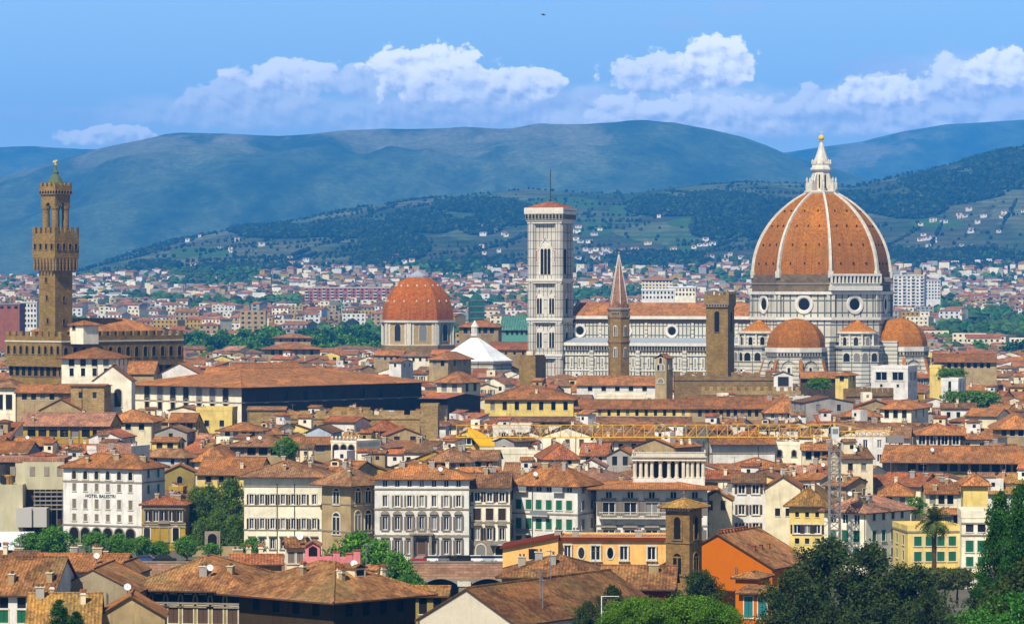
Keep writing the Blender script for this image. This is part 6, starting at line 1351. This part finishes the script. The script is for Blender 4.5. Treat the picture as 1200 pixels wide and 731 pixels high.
for i,(px,D,sc_,k,z) in enumerate(((688,372,.50,'pine',8.0),(718,380,.56,'pine_b',8.2))): tree(k,'conifer_tree',['small dark conifer left of the white lamp pole','ragged dark conifer right of the white lamp pole'][i],'tree',px,D,scale=sc_,sx=.8,z=z)
for i,(px,sc_,z) in enumerate(((752,.58,16.2),(810,.70,15.1),(845,.42,17.0),(728,.40,16.9))): tree('umbrella','stone_pine',['light green domed pine below the brown patched roof','light green domed pine below the brick bell tower','small light green pine tucked under the orange lean-to','leftmost light green domed pine beside the white lamp pole'][i],'tree',px,325,scale=sc_,z=z,group='light green domed pines at the bottom edge')
for i,(px,D,sc_,sx,z) in enumerate(((1172,300,.92,.72,14.2),(1197,292,.98,.74,14.0),(1148,305,.55,.9,14.6))):
    tree('cypress','cypress_tree',['tall pointed dark cypress with its tip against the long ochre roof','taller pointed cypress right at the photo edge','short cypress leaning toward the pale yellow terrace house'][i],'tree',px,D,scale=sc_,sx=sx,z=z,group='dark cypresses on the right slope')
for i,(px,D,sc_,k,z) in enumerate(((1185,286,.72,'pine',13.6),(1160,292,.62,'pine_b',13.4),(1205,280,.85,'pine_b',13.2),(1146,300,.46,'pine',14.4))):
    tree(k,'pine_tree',['broad dark pine in front of the pointed cypresses','dark pine below the short cypress','dark pine cut by the right photo edge below the cypresses','small dark pine beside the clipped olive trees'][i],'tree',px,D,scale=sc_,z=z,group='dark pines under the cypresses')
tree('near','tree','fresh light green broadleaf tree in the lower right corner','tree',1190,240,scale=.95,z=21.8)
tree('near','tree','fresh green bush beside the earth path under the cypresses','tree',1152,270,scale=.55,z=18.5)
for i,px in enumerate((1093,1108,1122)): tree('hedge','hedge_tree',['flat-topped clipped olive tree under the palm trunk','flat-topped clipped olive tree in the middle of the row by the palm','flat-topped clipped olive tree nearest the cypresses'][i],'tree',px,470,scale=.9,z=11.2-2.3,group='clipped olive trees below the palm')
tree('cypress','cypress_tree','small dark cypress before the tan gable at lower left','tree',70,395,scale=.42,sx=1.4,z=7.0); tree('cypress','cypress_tree','second small dark cypress right of its twin at lower left','tree',88,392,scale=.36,sx=1.5,z=7.2)
tree('round_b','terrace_tree','bushy green tree growing on a roof terrace among brown roofs','tree',335,790,scale=.72,sx=1.0,z=14.2-3.0)
tree('shrub','potted_shrub','reddish-green potted shrub on the roof near the yellow turquoise-shuttered house','shrub',1073,660,scale=1.4,z=8.5)
for i,px in enumerate((1116,1126,1136,1150,1161)): tree('shrub','terrace_shrub',['terrace shrub against the stark white tower house wall','second terrace shrub from the white tower house','middle shrub of the green roof terrace','fourth terrace shrub, before a white chimney','rightmost shrub of the green roof terrace'][i],'shrub',px,1060,scale=2.3,z=CH-(476-HY)*1060/F-.5,group='green roof terrace shrubs')
for i,px in enumerate((953,961,966)): tree('shrub','terrace_shrub',['left shrub on the dark terrace under the cathedral','middle shrub on the dark terrace under the cathedral','right shrub on the dark terrace under the cathedral'][i],'shrub',px,1090,scale=1.5,z=CH-(455-HY)*1090/F)
for i,px in enumerate((1106,1117,1126)): tree('shrub','terrace_shrub',['olive roof shrub above the white tower block, next to the yellow tower','olive roof shrub in the middle above the white tower block','olive roof shrub at the far end above the white tower block'][i],'shrub',px,1110,scale=1.6,z=CH-(444.5-HY)*1110/F)
def palm():
    D=500; x=(1095-600)*D/F; t=thing('palm_tree','tall date palm with a drooping crown in front of the pale yellow house','palm',(x,D,0)); s=D/F; zt=CH-(613-HY)*s
    m=MB(); m.loft([[(r*math.cos(2*math.pi*i/9),r*math.sin(2*math.pi*i/9),z) for i in range(9)] for r,z in((.5,-1),(.38,1),(.33,zt*.7),(.38,zt-1),(.6,zt-.2),(.3,zt+.4))],BARK); m.build('trunk',t)
    r=random.Random(3); m=MB()
    for k in range(90):
        a=r.uniform(0,6.28); el=r.uniform(-.5,1.5); L=r.uniform(2.3,3.3); p=Vector((0,0,zt+.1)); d=Vector((math.cos(a)*math.cos(el),math.sin(a)*math.cos(el),math.sin(el))); pts=[p.copy()]
        for i in range(9): p=p+d*L/9; d=(d+Vector((0,0,-.16))).normalized(); pts.append(p.copy())
        sd=Vector((-math.sin(a),math.cos(a),0))
        for i in range(1,9):
            w=.62*math.sin(math.pi*(i+1)/11)
            for sg in(-1,1):
                q=pts[i]; e=q+sd*sg*w+Vector((0,0,-.25))+(pts[i]-pts[i-1])*.9; o=len(m.v); m.v+=[tuple(q),tuple(q+(pts[i+1]-q)*.85 if i<9 else q),tuple(e)]; m.f.append([o,o+1,o+2]); m.mi.append(0)
    m.mats=[leafmat('leaf_palm',(.07,.11,.02),(.12,.15,.035))]; m.build('crown',t,uv=False)
palm()
# white utility pole, cars, bird
t=thing('utility_pole','thin white utility pole with two cross arms among the dark conifers','pole',((705-600)*365/F,365,6)); m=MB(); s=365/F; z=lambda py: CH-(py-HY)*s-6
m.tube((0,0,-2),(0,0,z(698)),.05,WHITEP,6); m.build('mast',t)
for py,a,b_ in((698.5,0,1.8),(716.5,0,1.8)): 
    m=MB(); m.tube((a,0,z(py)),(b_,0,z(py)),.035,WHITEP,5); m.build('cross_arm',t)
def car_mesh(col):
    body=mat('car_paint_'+col,{'white':(.75,.75,.73),'silver':(.42,.43,.44),'black':(.02,.02,.022),'red':(.35,.03,.02),'blue':(.04,.08,.2),'grey':(.16,.16,.17)}[col],.3)
    m=MB(); rings=[]
    for x,zl,zh,w in((-2.1,.45,.75,.7),(-2.0,.3,.9,.82),(-1.0,.28,.98,.86),(1.0,.28,.98,.86),(1.95,.3,.92,.82),(2.1,.45,.75,.7)): rings.append([(x,-w,zl),(x,w,zl),(x,w,zh),(x,-w,zh)])
    m.loft(rings,body); m.loft([[(-1.25,-.62,1.44),(.75,-.62,1.44),(.75,.62,1.44),(-1.25,.62,1.44)],[(-1.2,-.6,1.47),(.7,-.6,1.47),(.7,.6,1.47),(-1.2,.6,1.47)]],body); bd=m.mesh('body')
    m=MB(); m.loft([[(-1.8,-.78,.95),(1.3,-.78,.95),(1.3,.78,.95),(-1.8,.78,.95)],[(-1.25,-.62,1.44),(.75,-.62,1.44),(.75,.62,1.44),(-1.25,.62,1.44)]],GLASS); gl=m.mesh('cabin_glass')
    m=MB(); m.lathe([(.1,-.1),(.3,-.1),(.32,0),(.3,.1),(.1,.1)],12,DARKM); wh=m.mesh('wheel'); return bd,gl,wh
CARS={c:car_mesh(c) for c in('white','silver','black','red','blue','grey')}
def car(col,label,px,D,rz=0,z=.07):
    t=thing('parked_car',label,'car',((px-600)*D/F,D,z),rz,'cars parked along the quay'); bd,gl,wh=CARS[col]; link('body',bd,t); link('cabin_glass',gl,t)
    for x in(-1.3,1.3):
        for y in(-.78,.78): w=link('wheel',wh,t,(x,y,.32)); w.rotation_euler=(R(90),0,0)
for c,l,px in(('white','white car parked below the carved porch of the white palazzo',507),('grey','grey car parked between two white cars before the white palazzo',520),('black','black car parked before the last bays of the white palazzo',533),('black','black car just right of the embankment lamp before the white palazzo',545),('white','white car parked before the narrow cream house doors',559),('silver','silver car parked below the navy awning',573),('white','white car parked right beside the peach wing',585),('red','red car half hidden at the left end of the white palazzo row',494),('silver','silver car parked below the cream riverside palazzo',321),('black','black car parked at the foot of the ochre palazzetto',193),('blue','blue vehicle parked beneath the white hotel arches',166)):
    car(c,l,px,649.4,0 if px%2 else math.pi)
t=thing('bird','tiny dark bird gliding in the blue sky','bird',tuple(P3(637,18,420)),R(20)); m=MB(); m.loft([[(x,r*math.cos(a),r*math.sin(a)) for a in [2*math.pi*i/6 for i in range(6)]] for x,r in((-.3,.01),(-.2,.04),(0,.07),(.15,.05),(.22,.035),(.3,.005))],DARKM); m.add([(.08,0,.03),(-.08,0,.03),(-.16,.3,.12),(-.02,.33,.13),(-.2,.62,.05),(.08,0,.05),(-.08,0,.05),(-.16,.3,.14),(-.02,.33,.15)],[[0,1,2,3],[3,2,4],[5,8,7,6]],DARKM); m.add([(.08,0,.03),(-.08,0,.03),(-.16,-.3,.12),(-.02,-.33,.13),(-.2,-.62,.05)],[[3,2,1,0],[4,2,3]],DARKM); m.build('body',t)
# park trees behind the old town
r=random.Random(11); n=0
PK=[]
for i in range(62):
    if i<28: px=r.uniform(212,318); D=r.uniform(2140,2420)
    elif i<48: px=r.uniform(356,440); D=r.uniform(2120,2380)
    else: px=r.choice((440,1105,1175,1190,1200,1060,1150,280,520,640)); px+=r.uniform(-8,8); D=r.uniform(1900,2500)
    PK.append((px,D,r.random(),r.uniform(.9,1.7)))
PKL=[('park','leafy green'),('park_dark','flat-topped dark green')]
# ================================================================ the crowd of houses between: seen-area test, then individuals and one far mass
SKY=[731.0]*1240
r=random.Random(5)
cand=[]
D=712.0
while D<1880:
    step=17+ (D-700)*.012; x=-.158*D
    while x<.158*D:
        W=r.uniform(5.5,13); px=600+F*x/D
        hh=r.choice((r.uniform(9,13),r.uniform(12,16),r.uniform(14,18))) if D<1400 else r.uniform(11,18)
        cand.append([D+r.uniform(-7,7),x+W/2,W,hh+tz(x,D),r.uniform(7,13),r.choice((r.uniform(3,9),r.uniform(14,28),-r.uniform(4,14),r.uniform(30,50))),r.choice(('gx','gx','hip','hip','gy','gy','shed','flat' if r.random()<.35 else 'gx'))]); x+=W*r.uniform(.75,1.15)
    D+=step
cand.sort(key=lambda c:c[0])
hs=sorted(HOUSES,key=lambda h:h[4]); hi=0
PROTECT+=[(206,322,401,2080),(352,446,403,2060),(84,150,350,3890),(357,457,351,3690)]
LM=[]   # landmarks for labels
def lmk(text,x,y): LM.append((text,x,y))
for tx in (('the great ribbed dome',963,415),('the marble bell tower',645,430),('the slender spired tower',725,440),('the square battlemented tower',843,445),('the smooth orange chapel dome',488,408),('the fortified palace',110,425),('the huge black-eaved palace',370,470),('the long yellow palace',620,478),('the twelve-windowed yellow wing',742,484),('the white hotel',125,545),('the cream riverside palazzo',332,545),('the long white riverside palazzo',494,552),('the green-shuttered corner house',645,552),('the white roof loggia',784,532),('the crane cab',979,508),('the palm',1095,590),('the white villa',1100,505),('the arched terrace block',416,525),('the stark white tower house',1115,455),('the mustard roof sheet',570,515),('the pale battlemented wall',412,488),('the pale gabled church',130,455),('the bell gable',779,440),('the white baptistery roof',565,410),('the long ochre roof',1120,535),('the planted dark terrace',960,450),('the dark cypresses',1175,560),('the long nave',770,420),('the white tower block',1063,340),('the park trees',330,390),('the beige scaffolding',40,545),('the bright yellow flat house',250,490),('the tan palace wing',855,484)): lmk(*tx)
def relation(px,py):
    t,x,y=min(LM,key=lambda l:(l[1]-px)**2+((l[2]-py)*1.6)**2); dx,dy=px-x,py-y
    v='above' if dy<-7 else 'below' if dy>7 else ''; h='left of' if dx<-14 else 'right of' if dx>14 else ''
    if v and h: return f'{v} and {h} {t}'
    if h: return f'just {h} {t}'
    return (f'straight {v} {t}' if v else f'close behind {t}')
INF=[]
for c in cand:
    D,x,W,hh,dep,th,roof=c
    while hi<len(hs) and hs[hi][4]<=D:
        a,b_,yt,ye,_=hs[hi][:5]
        for k in range(max(0,int(a)),min(1239,int(b_)+1)): SKY[k]=min(SKY[k],yt)
        hi+=1
    px=600+F*x/D; hwp=(W*math.cos(R(th))+dep*abs(math.sin(R(th))))/2*F/D; a,b_=px-hwp,px+hwp
    if b_<-4 or a>1204: continue
    rise=(W/2 if roof=='gy' else dep/2)*.33 if roof!='flat' else 1.0
    if roof=='shed': rise=dep*.25
    yt=HY-F*(hh+rise-CH)/D; base=tz(x,D)
    lim=max([p[2] for p in PROTECT if p[3]>D and p[0]<b_ and p[1]>a],default=0)
    if yt<lim:
        hh=CH-(lim+.5-HY)*D/F-rise; yt=lim+.5
        if hh-base<5.5: continue
    if any((q[5][0]-x)**2+(q[5][1]-D-dep/2)**2<(q[6]+W*.36)**2 for q in HOUSES): continue
    cols=range(max(0,int(a)),min(1200,int(b_)+1))
    vis=sum(max(0,SKY[k]-max(yt+ (1.5 if roof in('hip','gy') else 0),0)) for k in cols)
    if vis<(9 if D<1500 else 7): continue
    for k in cols: SKY[k]=min(SKY[k],yt+1)
    INF.append((vis,D,x,W,hh,dep,th,roof,px,HY-F*(hh-CH)/D))
INF.sort(key=lambda v:-v[0])
NIND=max(0,285-len(HOUSES))
WALLW=[('white',26),('ivory',24),('cream',22),('yellow',9),('tan',12),('grey',8),('ochre',4),('peach',3)]
WORD={'white':'white','ivory':'ivory','cream':'cream','yellow':'yellow','tan':'tan','grey':'grey','ochre':'ochre','peach':'peach'}
RW={'gx':'long-ridged','hip':'hipped','gy':'gable-fronted','shed':'single-slope','flat':'flat'}
LAB={}
made=[]
for v in INF[:NIND]:
    vis,D,x,W,hh,dep,th,roof,px,pe=v
    rr=random.Random(int(px*31+D)); wl=rr.choices([w for w,_ in WALLW],[k for _,k in WALLW])[0]; rm=rr.choices(('orange','brown','red','pink','ochre'),(26,32,18,12,12))[0]
    hwp=W*math.cos(R(th))/2*F/D; cen=600+F*x/D
    side=0; dd=dep
    nc=max(1,int(W/3.2)); st=rr.choice(('dark','dark','bare','closed','shut','archp')); co=rr.choice(('brown','green','grey','dark'))
    wn=[(-1.9,1.05,1.5 if rr.random()<.6 else 1.9,st,co)]+[(-1.9-3.3*(i+1),1.05,1.7,st,co) for i in range(2)]
    ch=rr.randrange(1,5); an=1 if rr.random()<.4 else 0; di=1 if rr.random()<.2 else 0
    o=house(cen-hwp,cen+hwp,pe,D=D,th=th,dep=dep,roof=roof,p=.33 if roof!='shed' else .25,wall=wl,rm=rm,ov=rr.choice((.5,.7,1.0)),cols=nc,scols=max(1,int(dep/4)),wins=wn,chim=ch,ant=an,dish=di,dorm=1 if roof in('gx',) and rr.random()<.15 else 0,rooms=rr.choice((0,0,1,1,2)) if W>8 else rr.choice((0,0,1)),label='x',prot=False,seed=int(px*31+D),group='tile-roofed houses of the old town')
    rc={'orange':'orange','brown':'brown','red':'reddish','pink':'pinkish','ochre':'ochre'}[rm]
    made.append((o,f'{WORD[wl]} house with a {RW[roof]}'+(f' {rc} roof' if roof!='flat' else ' terrace roof'),relation(px,pe),px,pe,W*F/D,ch,an,di))
# make every label single out one house
from collections import defaultdict
def feat(m): 
    return ('narrow ' if m[5]<38 else 'wide ' if m[5]>66 else '')
groups=defaultdict(list)
for m_ in made: groups[(feat(m_)+m_[1],m_[2])].append(m_)
for (a,b_),l in groups.items():
    if len(l)==1: l[0][0]['label']=f'{a}, {b_}'
    else:
        l.sort(key=lambda m:m[3]); names=['leftmost','second','third','fourth','fifth','sixth','seventh','eighth','ninth']
        for i,m_ in enumerate(l):
            pos=names[0] if i==0 else 'rightmost' if i==len(l)-1 else names[i]
            m_[0]['label']=f'{pos} {a}, {b_}'
for m_ in made:
    o=m_[0]; w=o['label'].split()
    for dropw in ('narrow','wide','orange','brown','reddish','pinkish','ochre','house'):
        if len(w)>16 and dropw in w[1:9]: w.remove(dropw)
    o['label']=' '.join(w)
# the rest: too many and too small to count
def mass(name,rows):
    m=MB()
    for (D,x,W,hh,dep,th,roof,wm,rm,fl) in rows:
        base=tz(x,D); c,s=math.cos(R(-th)),math.sin(R(-th)); T=lambda p:(x+p[0]*c-p[1]*s,D+p[0]*s+p[1]*c,p[2])
        X=W/2; o=[T(p) for p in((-X,0,base-1),(X,0,base-1),(X,dep,base-1),(-X,dep,base-1),(-X,0,hh),(X,0,hh),(X,dep,hh),(-X,dep,hh))]
        m.add(o,[[0,1,5,4],[1,2,6,5],[2,3,7,6],[3,0,4,7]],wm)
        if roof=='flat': m.add(o[4:],[[0,1,2,3]],rm)
        else:
            for f in roof_tops('gx' if roof=='shed' else roof,W,dep,hh,.32,.5): m.face([T(p) for p in f],rm)
            if roof in('gx','shed'):
                for sx in(-1,1): m.face([T(p) for p in((sx*X,0,hh),(sx*X,dep,hh),(sx*X,dep/2,hh+.16*dep-.03))],wm)
            if roof=='gy': m.face([T(p) for p in((-X,0,hh),(X,0,hh),(0,0,hh+.32*X-.03))],wm)
        k=max(1,int((hh-base)/3.3))
        if fl:
            n=max(1,int(W/fl))
            for j in range(k):
                zz=hh-1.0-j*3.3
                for i in range(n):
                    xa=-X+W*(i+.22)/n; xb=-X+W*(i+.62)/n; m.face([T(p) for p in((xa,-.06,zz-1.5),(xb,-.06,zz-1.5),(xb,-.06,zz),(xa,-.06,zz))],GLASS)
    return tag(m.build(name),kind='stuff')
rows=[]
r=random.Random(77)
for v in INF[NIND:]:
    vis,D,x,W,hh,dep,th,roof,px,pe=v
    rows.append((D,x,W,hh,dep,th,roof,W_(r.choices([w for w,_ in WALLW],[k for _,k in WALLW])[0]),RF[r.choice(('orange','brown','red','orange'))],3.4))
FARW=['white','white','ivory','ivory','cream','cream','tan','grey','grey','tan','tan','cream','ochre']
skyf=[731.0]*1240
D=1850.0
far=[]
PARK=lambda px,D: (204<px<324 and 2090<D<2480) or (348<px<446 and 2080<D<2440)
while D<5150:
    x=-.165*D; step=25+(D-1850)*.007
    while x<.165*D:
        ap=r.random()<.16+.20*sstep(2300,3600,D); k_=1-.45*sstep(2300,3600,D); W=(r.uniform(10,28) if ap else r.uniform(6,14))*k_; hh=(r.uniform(9,16) if ap else r.uniform(5,10))*(1-.25*sstep(3000,3900,D))
        px=600+F*x/D
        if r.random()<.02 and 2400<D<3300: hh+=r.uniform(6,13); W=r.uniform(14,22)
        gap=noise.noise(Vector((x*.006,D*.002,5)))
        if gap<.22 and not PARK(px,D): 
            far.append((D+r.uniform(-10,10),x+W/2,W,tz(x,D)+hh,r.uniform(10,16),r.choice((r.uniform(-12,12),r.uniform(20,40))),'flat' if ap and r.random()<.5 else r.choice(('gx','hip','hip')),None,None,0))
        x+=W*r.uniform(1.0,2.1)
    D+=step
far.sort(key=lambda c:c[0]); keep=[]
SK2=list(SKY)
for f in far:
    D,x,W,hh=f[:4]; px=600+F*x/D; hw=W/2*F/D+1; yt=HY-F*(hh+1.5-CH)/D; cols=range(max(0,int(px-hw)),min(1200,int(px+hw)+1))
    if sum(max(0,SK2[k]-yt) for k in cols)<2.5: continue
    for k in cols: SK2[k]=min(SK2[k],yt+1.5)
    wm=r.choice(FARW); flatm=r.choice((LEAD,RF['pink'],TRIM,RF['brown'])) if f[6]=='flat' else RF[r.choice(('orange','red','pink','brown','pink'))]
    keep.append((*f[:7],W_(wm),flatm,3.6 if D<3300 else 5.0 if D<3900 else 0))
mass('distant_houses',rows+keep)
# the town goes on past both edges of the view
edge=[]; D=715.0
while D<5100:
    for sg in(-1,1):
        u=.1475
        while u<.205:
            W=r.uniform(7,17); x=sg*(u*D+W/2)
            if r.random()<.85 and not(sg>0 and D<760): edge.append((D+r.uniform(-8,8),x,W,tz(x,D)+r.uniform(8,16),r.uniform(8,13),r.uniform(-15,30),r.choice(('gx','hip','gy','hip')),W_(r.choice([w for w,_ in WALLW])),RF[r.choice(('orange','brown','red','pink'))],3.4 if D<2500 else 0))
            u+=(W*r.uniform(.9,1.5))/D
    D+=22+(D-700)*.012
mass('outlying_houses',edge)
# park trees as single trees
for i,(px,D,k,sc_) in enumerate(PK):
    kk='park' if k<.68 else 'park_dark'
    tree(kk,'park_tree','green broadleaf tree of the park beyond the old town roofs' if kk=='park' else 'flat-topped dark pine of the park beyond the old town roofs','tree',px,D,scale=sc_*(1.5 if D<2450 and (px<322 or 350<px<446) else 1.2),group='trees of the park beyond the old town')
# notable far buildings
def far_block(name,label,cat,x0,x1,yt,D,dep,wm,rm,floors,bays,roofkind='flat',balc=None,th=3):
    s=D/F; W=(x1-x0)*s; h=CH-(yt-HY)*s; x=((x0+x1)/2-600)*s; base=tz(x,D)
    t=thing(name,label,cat,(x,D,base),R(-th)); H=h-base; m=MB(); m.box(-W/2,W/2,0,dep,-2,H,wm); m.build('wall',t)
    if roofkind=='flat': m=MB(); m.box(-W/2-.4,W/2+.4,-.4,dep+.4,H+.002,H+.9,rm); m.build('roof',t)
    else: roof_mesh([[(a,b,c) for a,b,c in f] for f in roof_tops(roofkind,W,dep,H,.3,1.0)],rm).build('roof',t)
    wme=MB(); ww=W/bays*.5; wme.box(-ww/2,ww/2,-.12,-.002,0,1.6,GLASS); wme=wme.mesh('window')
    bm=MB(); bw=W/bays*.8; bm.box(-bw/2,bw/2,-1.4,-.003,-.2,.9,balc or TRIM); bm=bm.mesh('balcony')
    for j in range(floors):
        for i in range(bays):
            if floors*bays>100 and (i*7+j*3)%((floors*bays)//100+1): continue
            xx=-W/2+W*(i+.5)/bays; zz=H-2.4-3.1*j; link('window',wme,t,(xx,0,zz))
            if balc and i%2==j*0: link('balcony',bm,t,(xx,0,zz-.9))
    return t
far_block('apartment_tower','tall white apartment tower block with stacked balconies right of the great dome','apartment block',1047,1083,323,3400,22,W_('white'),TRIM,11,7,'flat',TRIM,12)
far_block('apartment_block','shorter white apartment block just right of the tall white tower block','apartment block',1084,1102,329,3500,16,W_('white'),TRIM,6,5)
far_block('apartment_block','very long striped red and grey apartment block left of the smooth orange dome','apartment block',357,457,337.5,3700,14,W_('redbrown') if 0 else plaster('brick_red',lin(168,104,88)),TRIM,5,20,'flat',TRIM,-2)
far_block('office_block','dark red windowless block left of the clock tower shaft','office block',-2,23,357,2150,18,plaster('brick_dark',lin(150,88,62)),TRIMG,1,3)
far_block('apartment_block','white block between the dark red block and the palace tower','apartment block',24,43,355,2200,15,W_('white'),TRIM,5,5)
far_block('hall','long white flat-roofed hall beyond the spired tower','hall',752,790,340,2350,30,W_('white'),WHITEP,2,9)
far_block('hall','white-roofed exhibition hall with stepped roof behind the spired tower','hall',783,815,337,2500,30,W_('ivory'),WHITEP,2,8)
far_block('villa','large cream hip-roofed villa behind the nave and the spired tower','villa',752,788,328,3300,30,W_('cream'),RF['orange'],3,9,'hip')
far_block('warehouse','long teal-roofed market hall left of the marble bell tower','market hall',586,620,386,1640,40,mat('paint_teal',lin(90,140,124),.6),roofmat('roof_teal',lin(84,132,116),lin(74,120,106),lin(96,128,112),1.2),1,6,'gx')
far_block('warehouse','long low white warehouse strip below the far town, right of the palace tower','warehouse',84,150,346,3900,25,W_('white'),WHITEP,1,10)
def scaffold_tower():
    D=1900; s=D/F; z=lambda py: CH-(py-HY)*s; t=thing('scaffolded_tower','dark green netted scaffold tower right of the smooth orange dome','tower',((559.5-600)*s,D,0),R(8)); NETM=mat('net_green',lin(48,92,80),.9,lambda N,b: shade(N,lin(44,88,76),N.lerp(N.noise(gpos(N),.5,4,.7),.3,.7,.6,1.3)))
    w=8.5*s; m=MB(); m.box(-w,w,0,2*w,-1,z(351),NETM); m.build('net',t); m=MB(); m.lathe([(w*.95,z(351)+.01),(w*.6,z(346)),(.3,z(343))],8,NETM,0,0,w); m.build('top',t)
    for i in range(5): m=MB(); m.box(-w-.3,w+.3,-.3,-.003,z(380-i*7)-.2,z(380-i*7)+.2,METAL); m.build('walkway',t)
scaffold_tower()
# far trees and hill villas
def leafball(m,x,y,z,rx,rz_,rr,mi):
    o=len(m.v); k=6
    vs=[(x,y,z+rz_*rr.uniform(.85,1.15))]
    for lv,(fr,fz) in enumerate(((.75,.55),(1.0,-.05),(.6,-.6))):
        for i in range(k): a=6.283*(i+lv*.5)/k; q=rr.uniform(.75,1.25); vs.append((x+rx*fr*q*math.cos(a),y+rx*fr*q*math.sin(a),z+rz_*fz*rr.uniform(.8,1.2)))
    m.v+=vs
    for i in range(k):
        m.f.append([o,o+1+i,o+1+(i+1)%k]); m.mi.append(mi)
        for lv in(0,1): m.f.append([o+1+lv*k+i,o+1+(lv+1)*k+i,o+1+(lv+1)*k+(i+1)%k,o+1+lv*k+(i+1)%k]); m.mi.append(mi)
rr=random.Random(31); m=MB(); m.mats=[leafmat('leaf_town',(.04,.10,.014),(.06,.13,.02),.15),LEAF['cypress'],LEAF['dark']]
n=0
while n<6400:
    D=rr.uniform(1950,5300); x=rr.uniform(-.21,.21)*D; g=noise.noise(Vector((x*.006,D*.002,5)))
    px=600+F*x/D
    if g<.18 and rr.random()>(.30): continue
    h=rr.uniform(2.5,6.5); leafball(m,x,D,tz(x,D)+h*.9,h*rr.uniform(.7,1.2),h,rr,rr.choice((0,0,0,1,2))); n+=1
tag(m.build('town_trees',uv=False),kind='stuff')
m=MB(); m.mats=[LEAF['far'],LEAF['dark'],LEAF['far']]; n=0
HN=forest
while n<20000:
    D=rr.uniform(5000,8000); u=rr.uniform(-.16,.16); x=u*D; q=HN(x,D)
    if q<.02 and rr.random()>.02: continue
    z0=tz(x,D)
    if z0<64: continue
    cy=rr.random()<.12; h=rr.uniform(3,5.5) if q>.02 else rr.uniform(2,4); leafball(m,x,D,z0+h*.7,(1.8 if cy else h*rr.uniform(.7,1.3)),h*(1.6 if cy else 1),rr,rr.choice((0,0,1,2))); n+=1
for k in range(120):
    D=rr.uniform(5000,7600); x=rr.uniform(-.16,.16)*D; a=rr.choice((rr.gauss(0,.35),rr.gauss(1.2,.4))); L=rr.uniform(80,420); st=0
    while st<L:
        X,Y=x+math.cos(a)*st,D+math.sin(a)*st*1.6; z0=tz(X,Y); st+=rr.uniform(6,16)
        if z0<63 or Y>8000: continue
        h=rr.uniform(2.5,5); leafball(m,X,Y,z0+h*.6,h*.9,h,rr,rr.choice((0,0,1,2)))
tag(m.build('hill_woods',uv=False),kind='stuff')
rows=[]
VIL=[(675,272,14),(683,280,10),(690,298,20),(700,305,20),(745,296,14),(760,252,8),(775,246,6),(570,292,8),(585,278,8),(545,270,6),(520,312,12),(480,308,10),(440,312,10),(270,300,5),(200,277,6),(215,278,4),(300,290,4),(845,305,12),(870,312,12),(810,292,6),(830,288,6),(1075,290,8),(1085,285,6),(1105,262,6),(1120,258,6),(1150,255,5),(1165,272,6),(360,314,16),(400,316,18),(240,318,16),(640,318,14),(930,318,0),(1120,300,8),(1180,250,5),(340,318,14),(1000,300,0)]
for (px,py,n) in VIL:
    for i in range(int(n*.5+.5)):
        qx=px+rr.gauss(0,14); qy=py+rr.gauss(0,4.5)
        for D in range(4900,7900,40):   # march the sight line to the slope: a house stands where it lands
            x=(qx-600)*D/F
            if tz(x,D)>=CH-(qy-HY)*D/F: break
        else: continue
        rows.append((D,x,rr.uniform(5,12),tz(x,D)+rr.uniform(4,7),7,rr.uniform(-20,20),rr.choice(('hip','gx')),W_(rr.choice(('white','ivory','cream','white'))),RF[rr.choice(('orange','red','pink'))],5.0))
mass('hillside_houses',rows)
# ================================================================ haze
hz=MB(); hz.box(-4600,4600,-60,19200,-14,1000,mat('haze_tmp',(1,1,1)))
hm=bpy.data.materials.new('haze_air'); hm.use_nodes=True; nt=hm.node_tree; nt.nodes.clear(); o_=nt.nodes.new('ShaderNodeOutputMaterial'); v_=nt.nodes.new('ShaderNodeVolumePrincipled')
v_.inputs['Color'].default_value=(.045,.36,.95,1); v_.inputs['Density'].default_value=7.0e-5; v_.inputs['Anisotropy'].default_value=-0.25; nt.links.new(v_.outputs[0],o_.inputs['Volume'])
hz.mats=[hm]; tag(hz.build('haze',uv=False),kind='stuff')
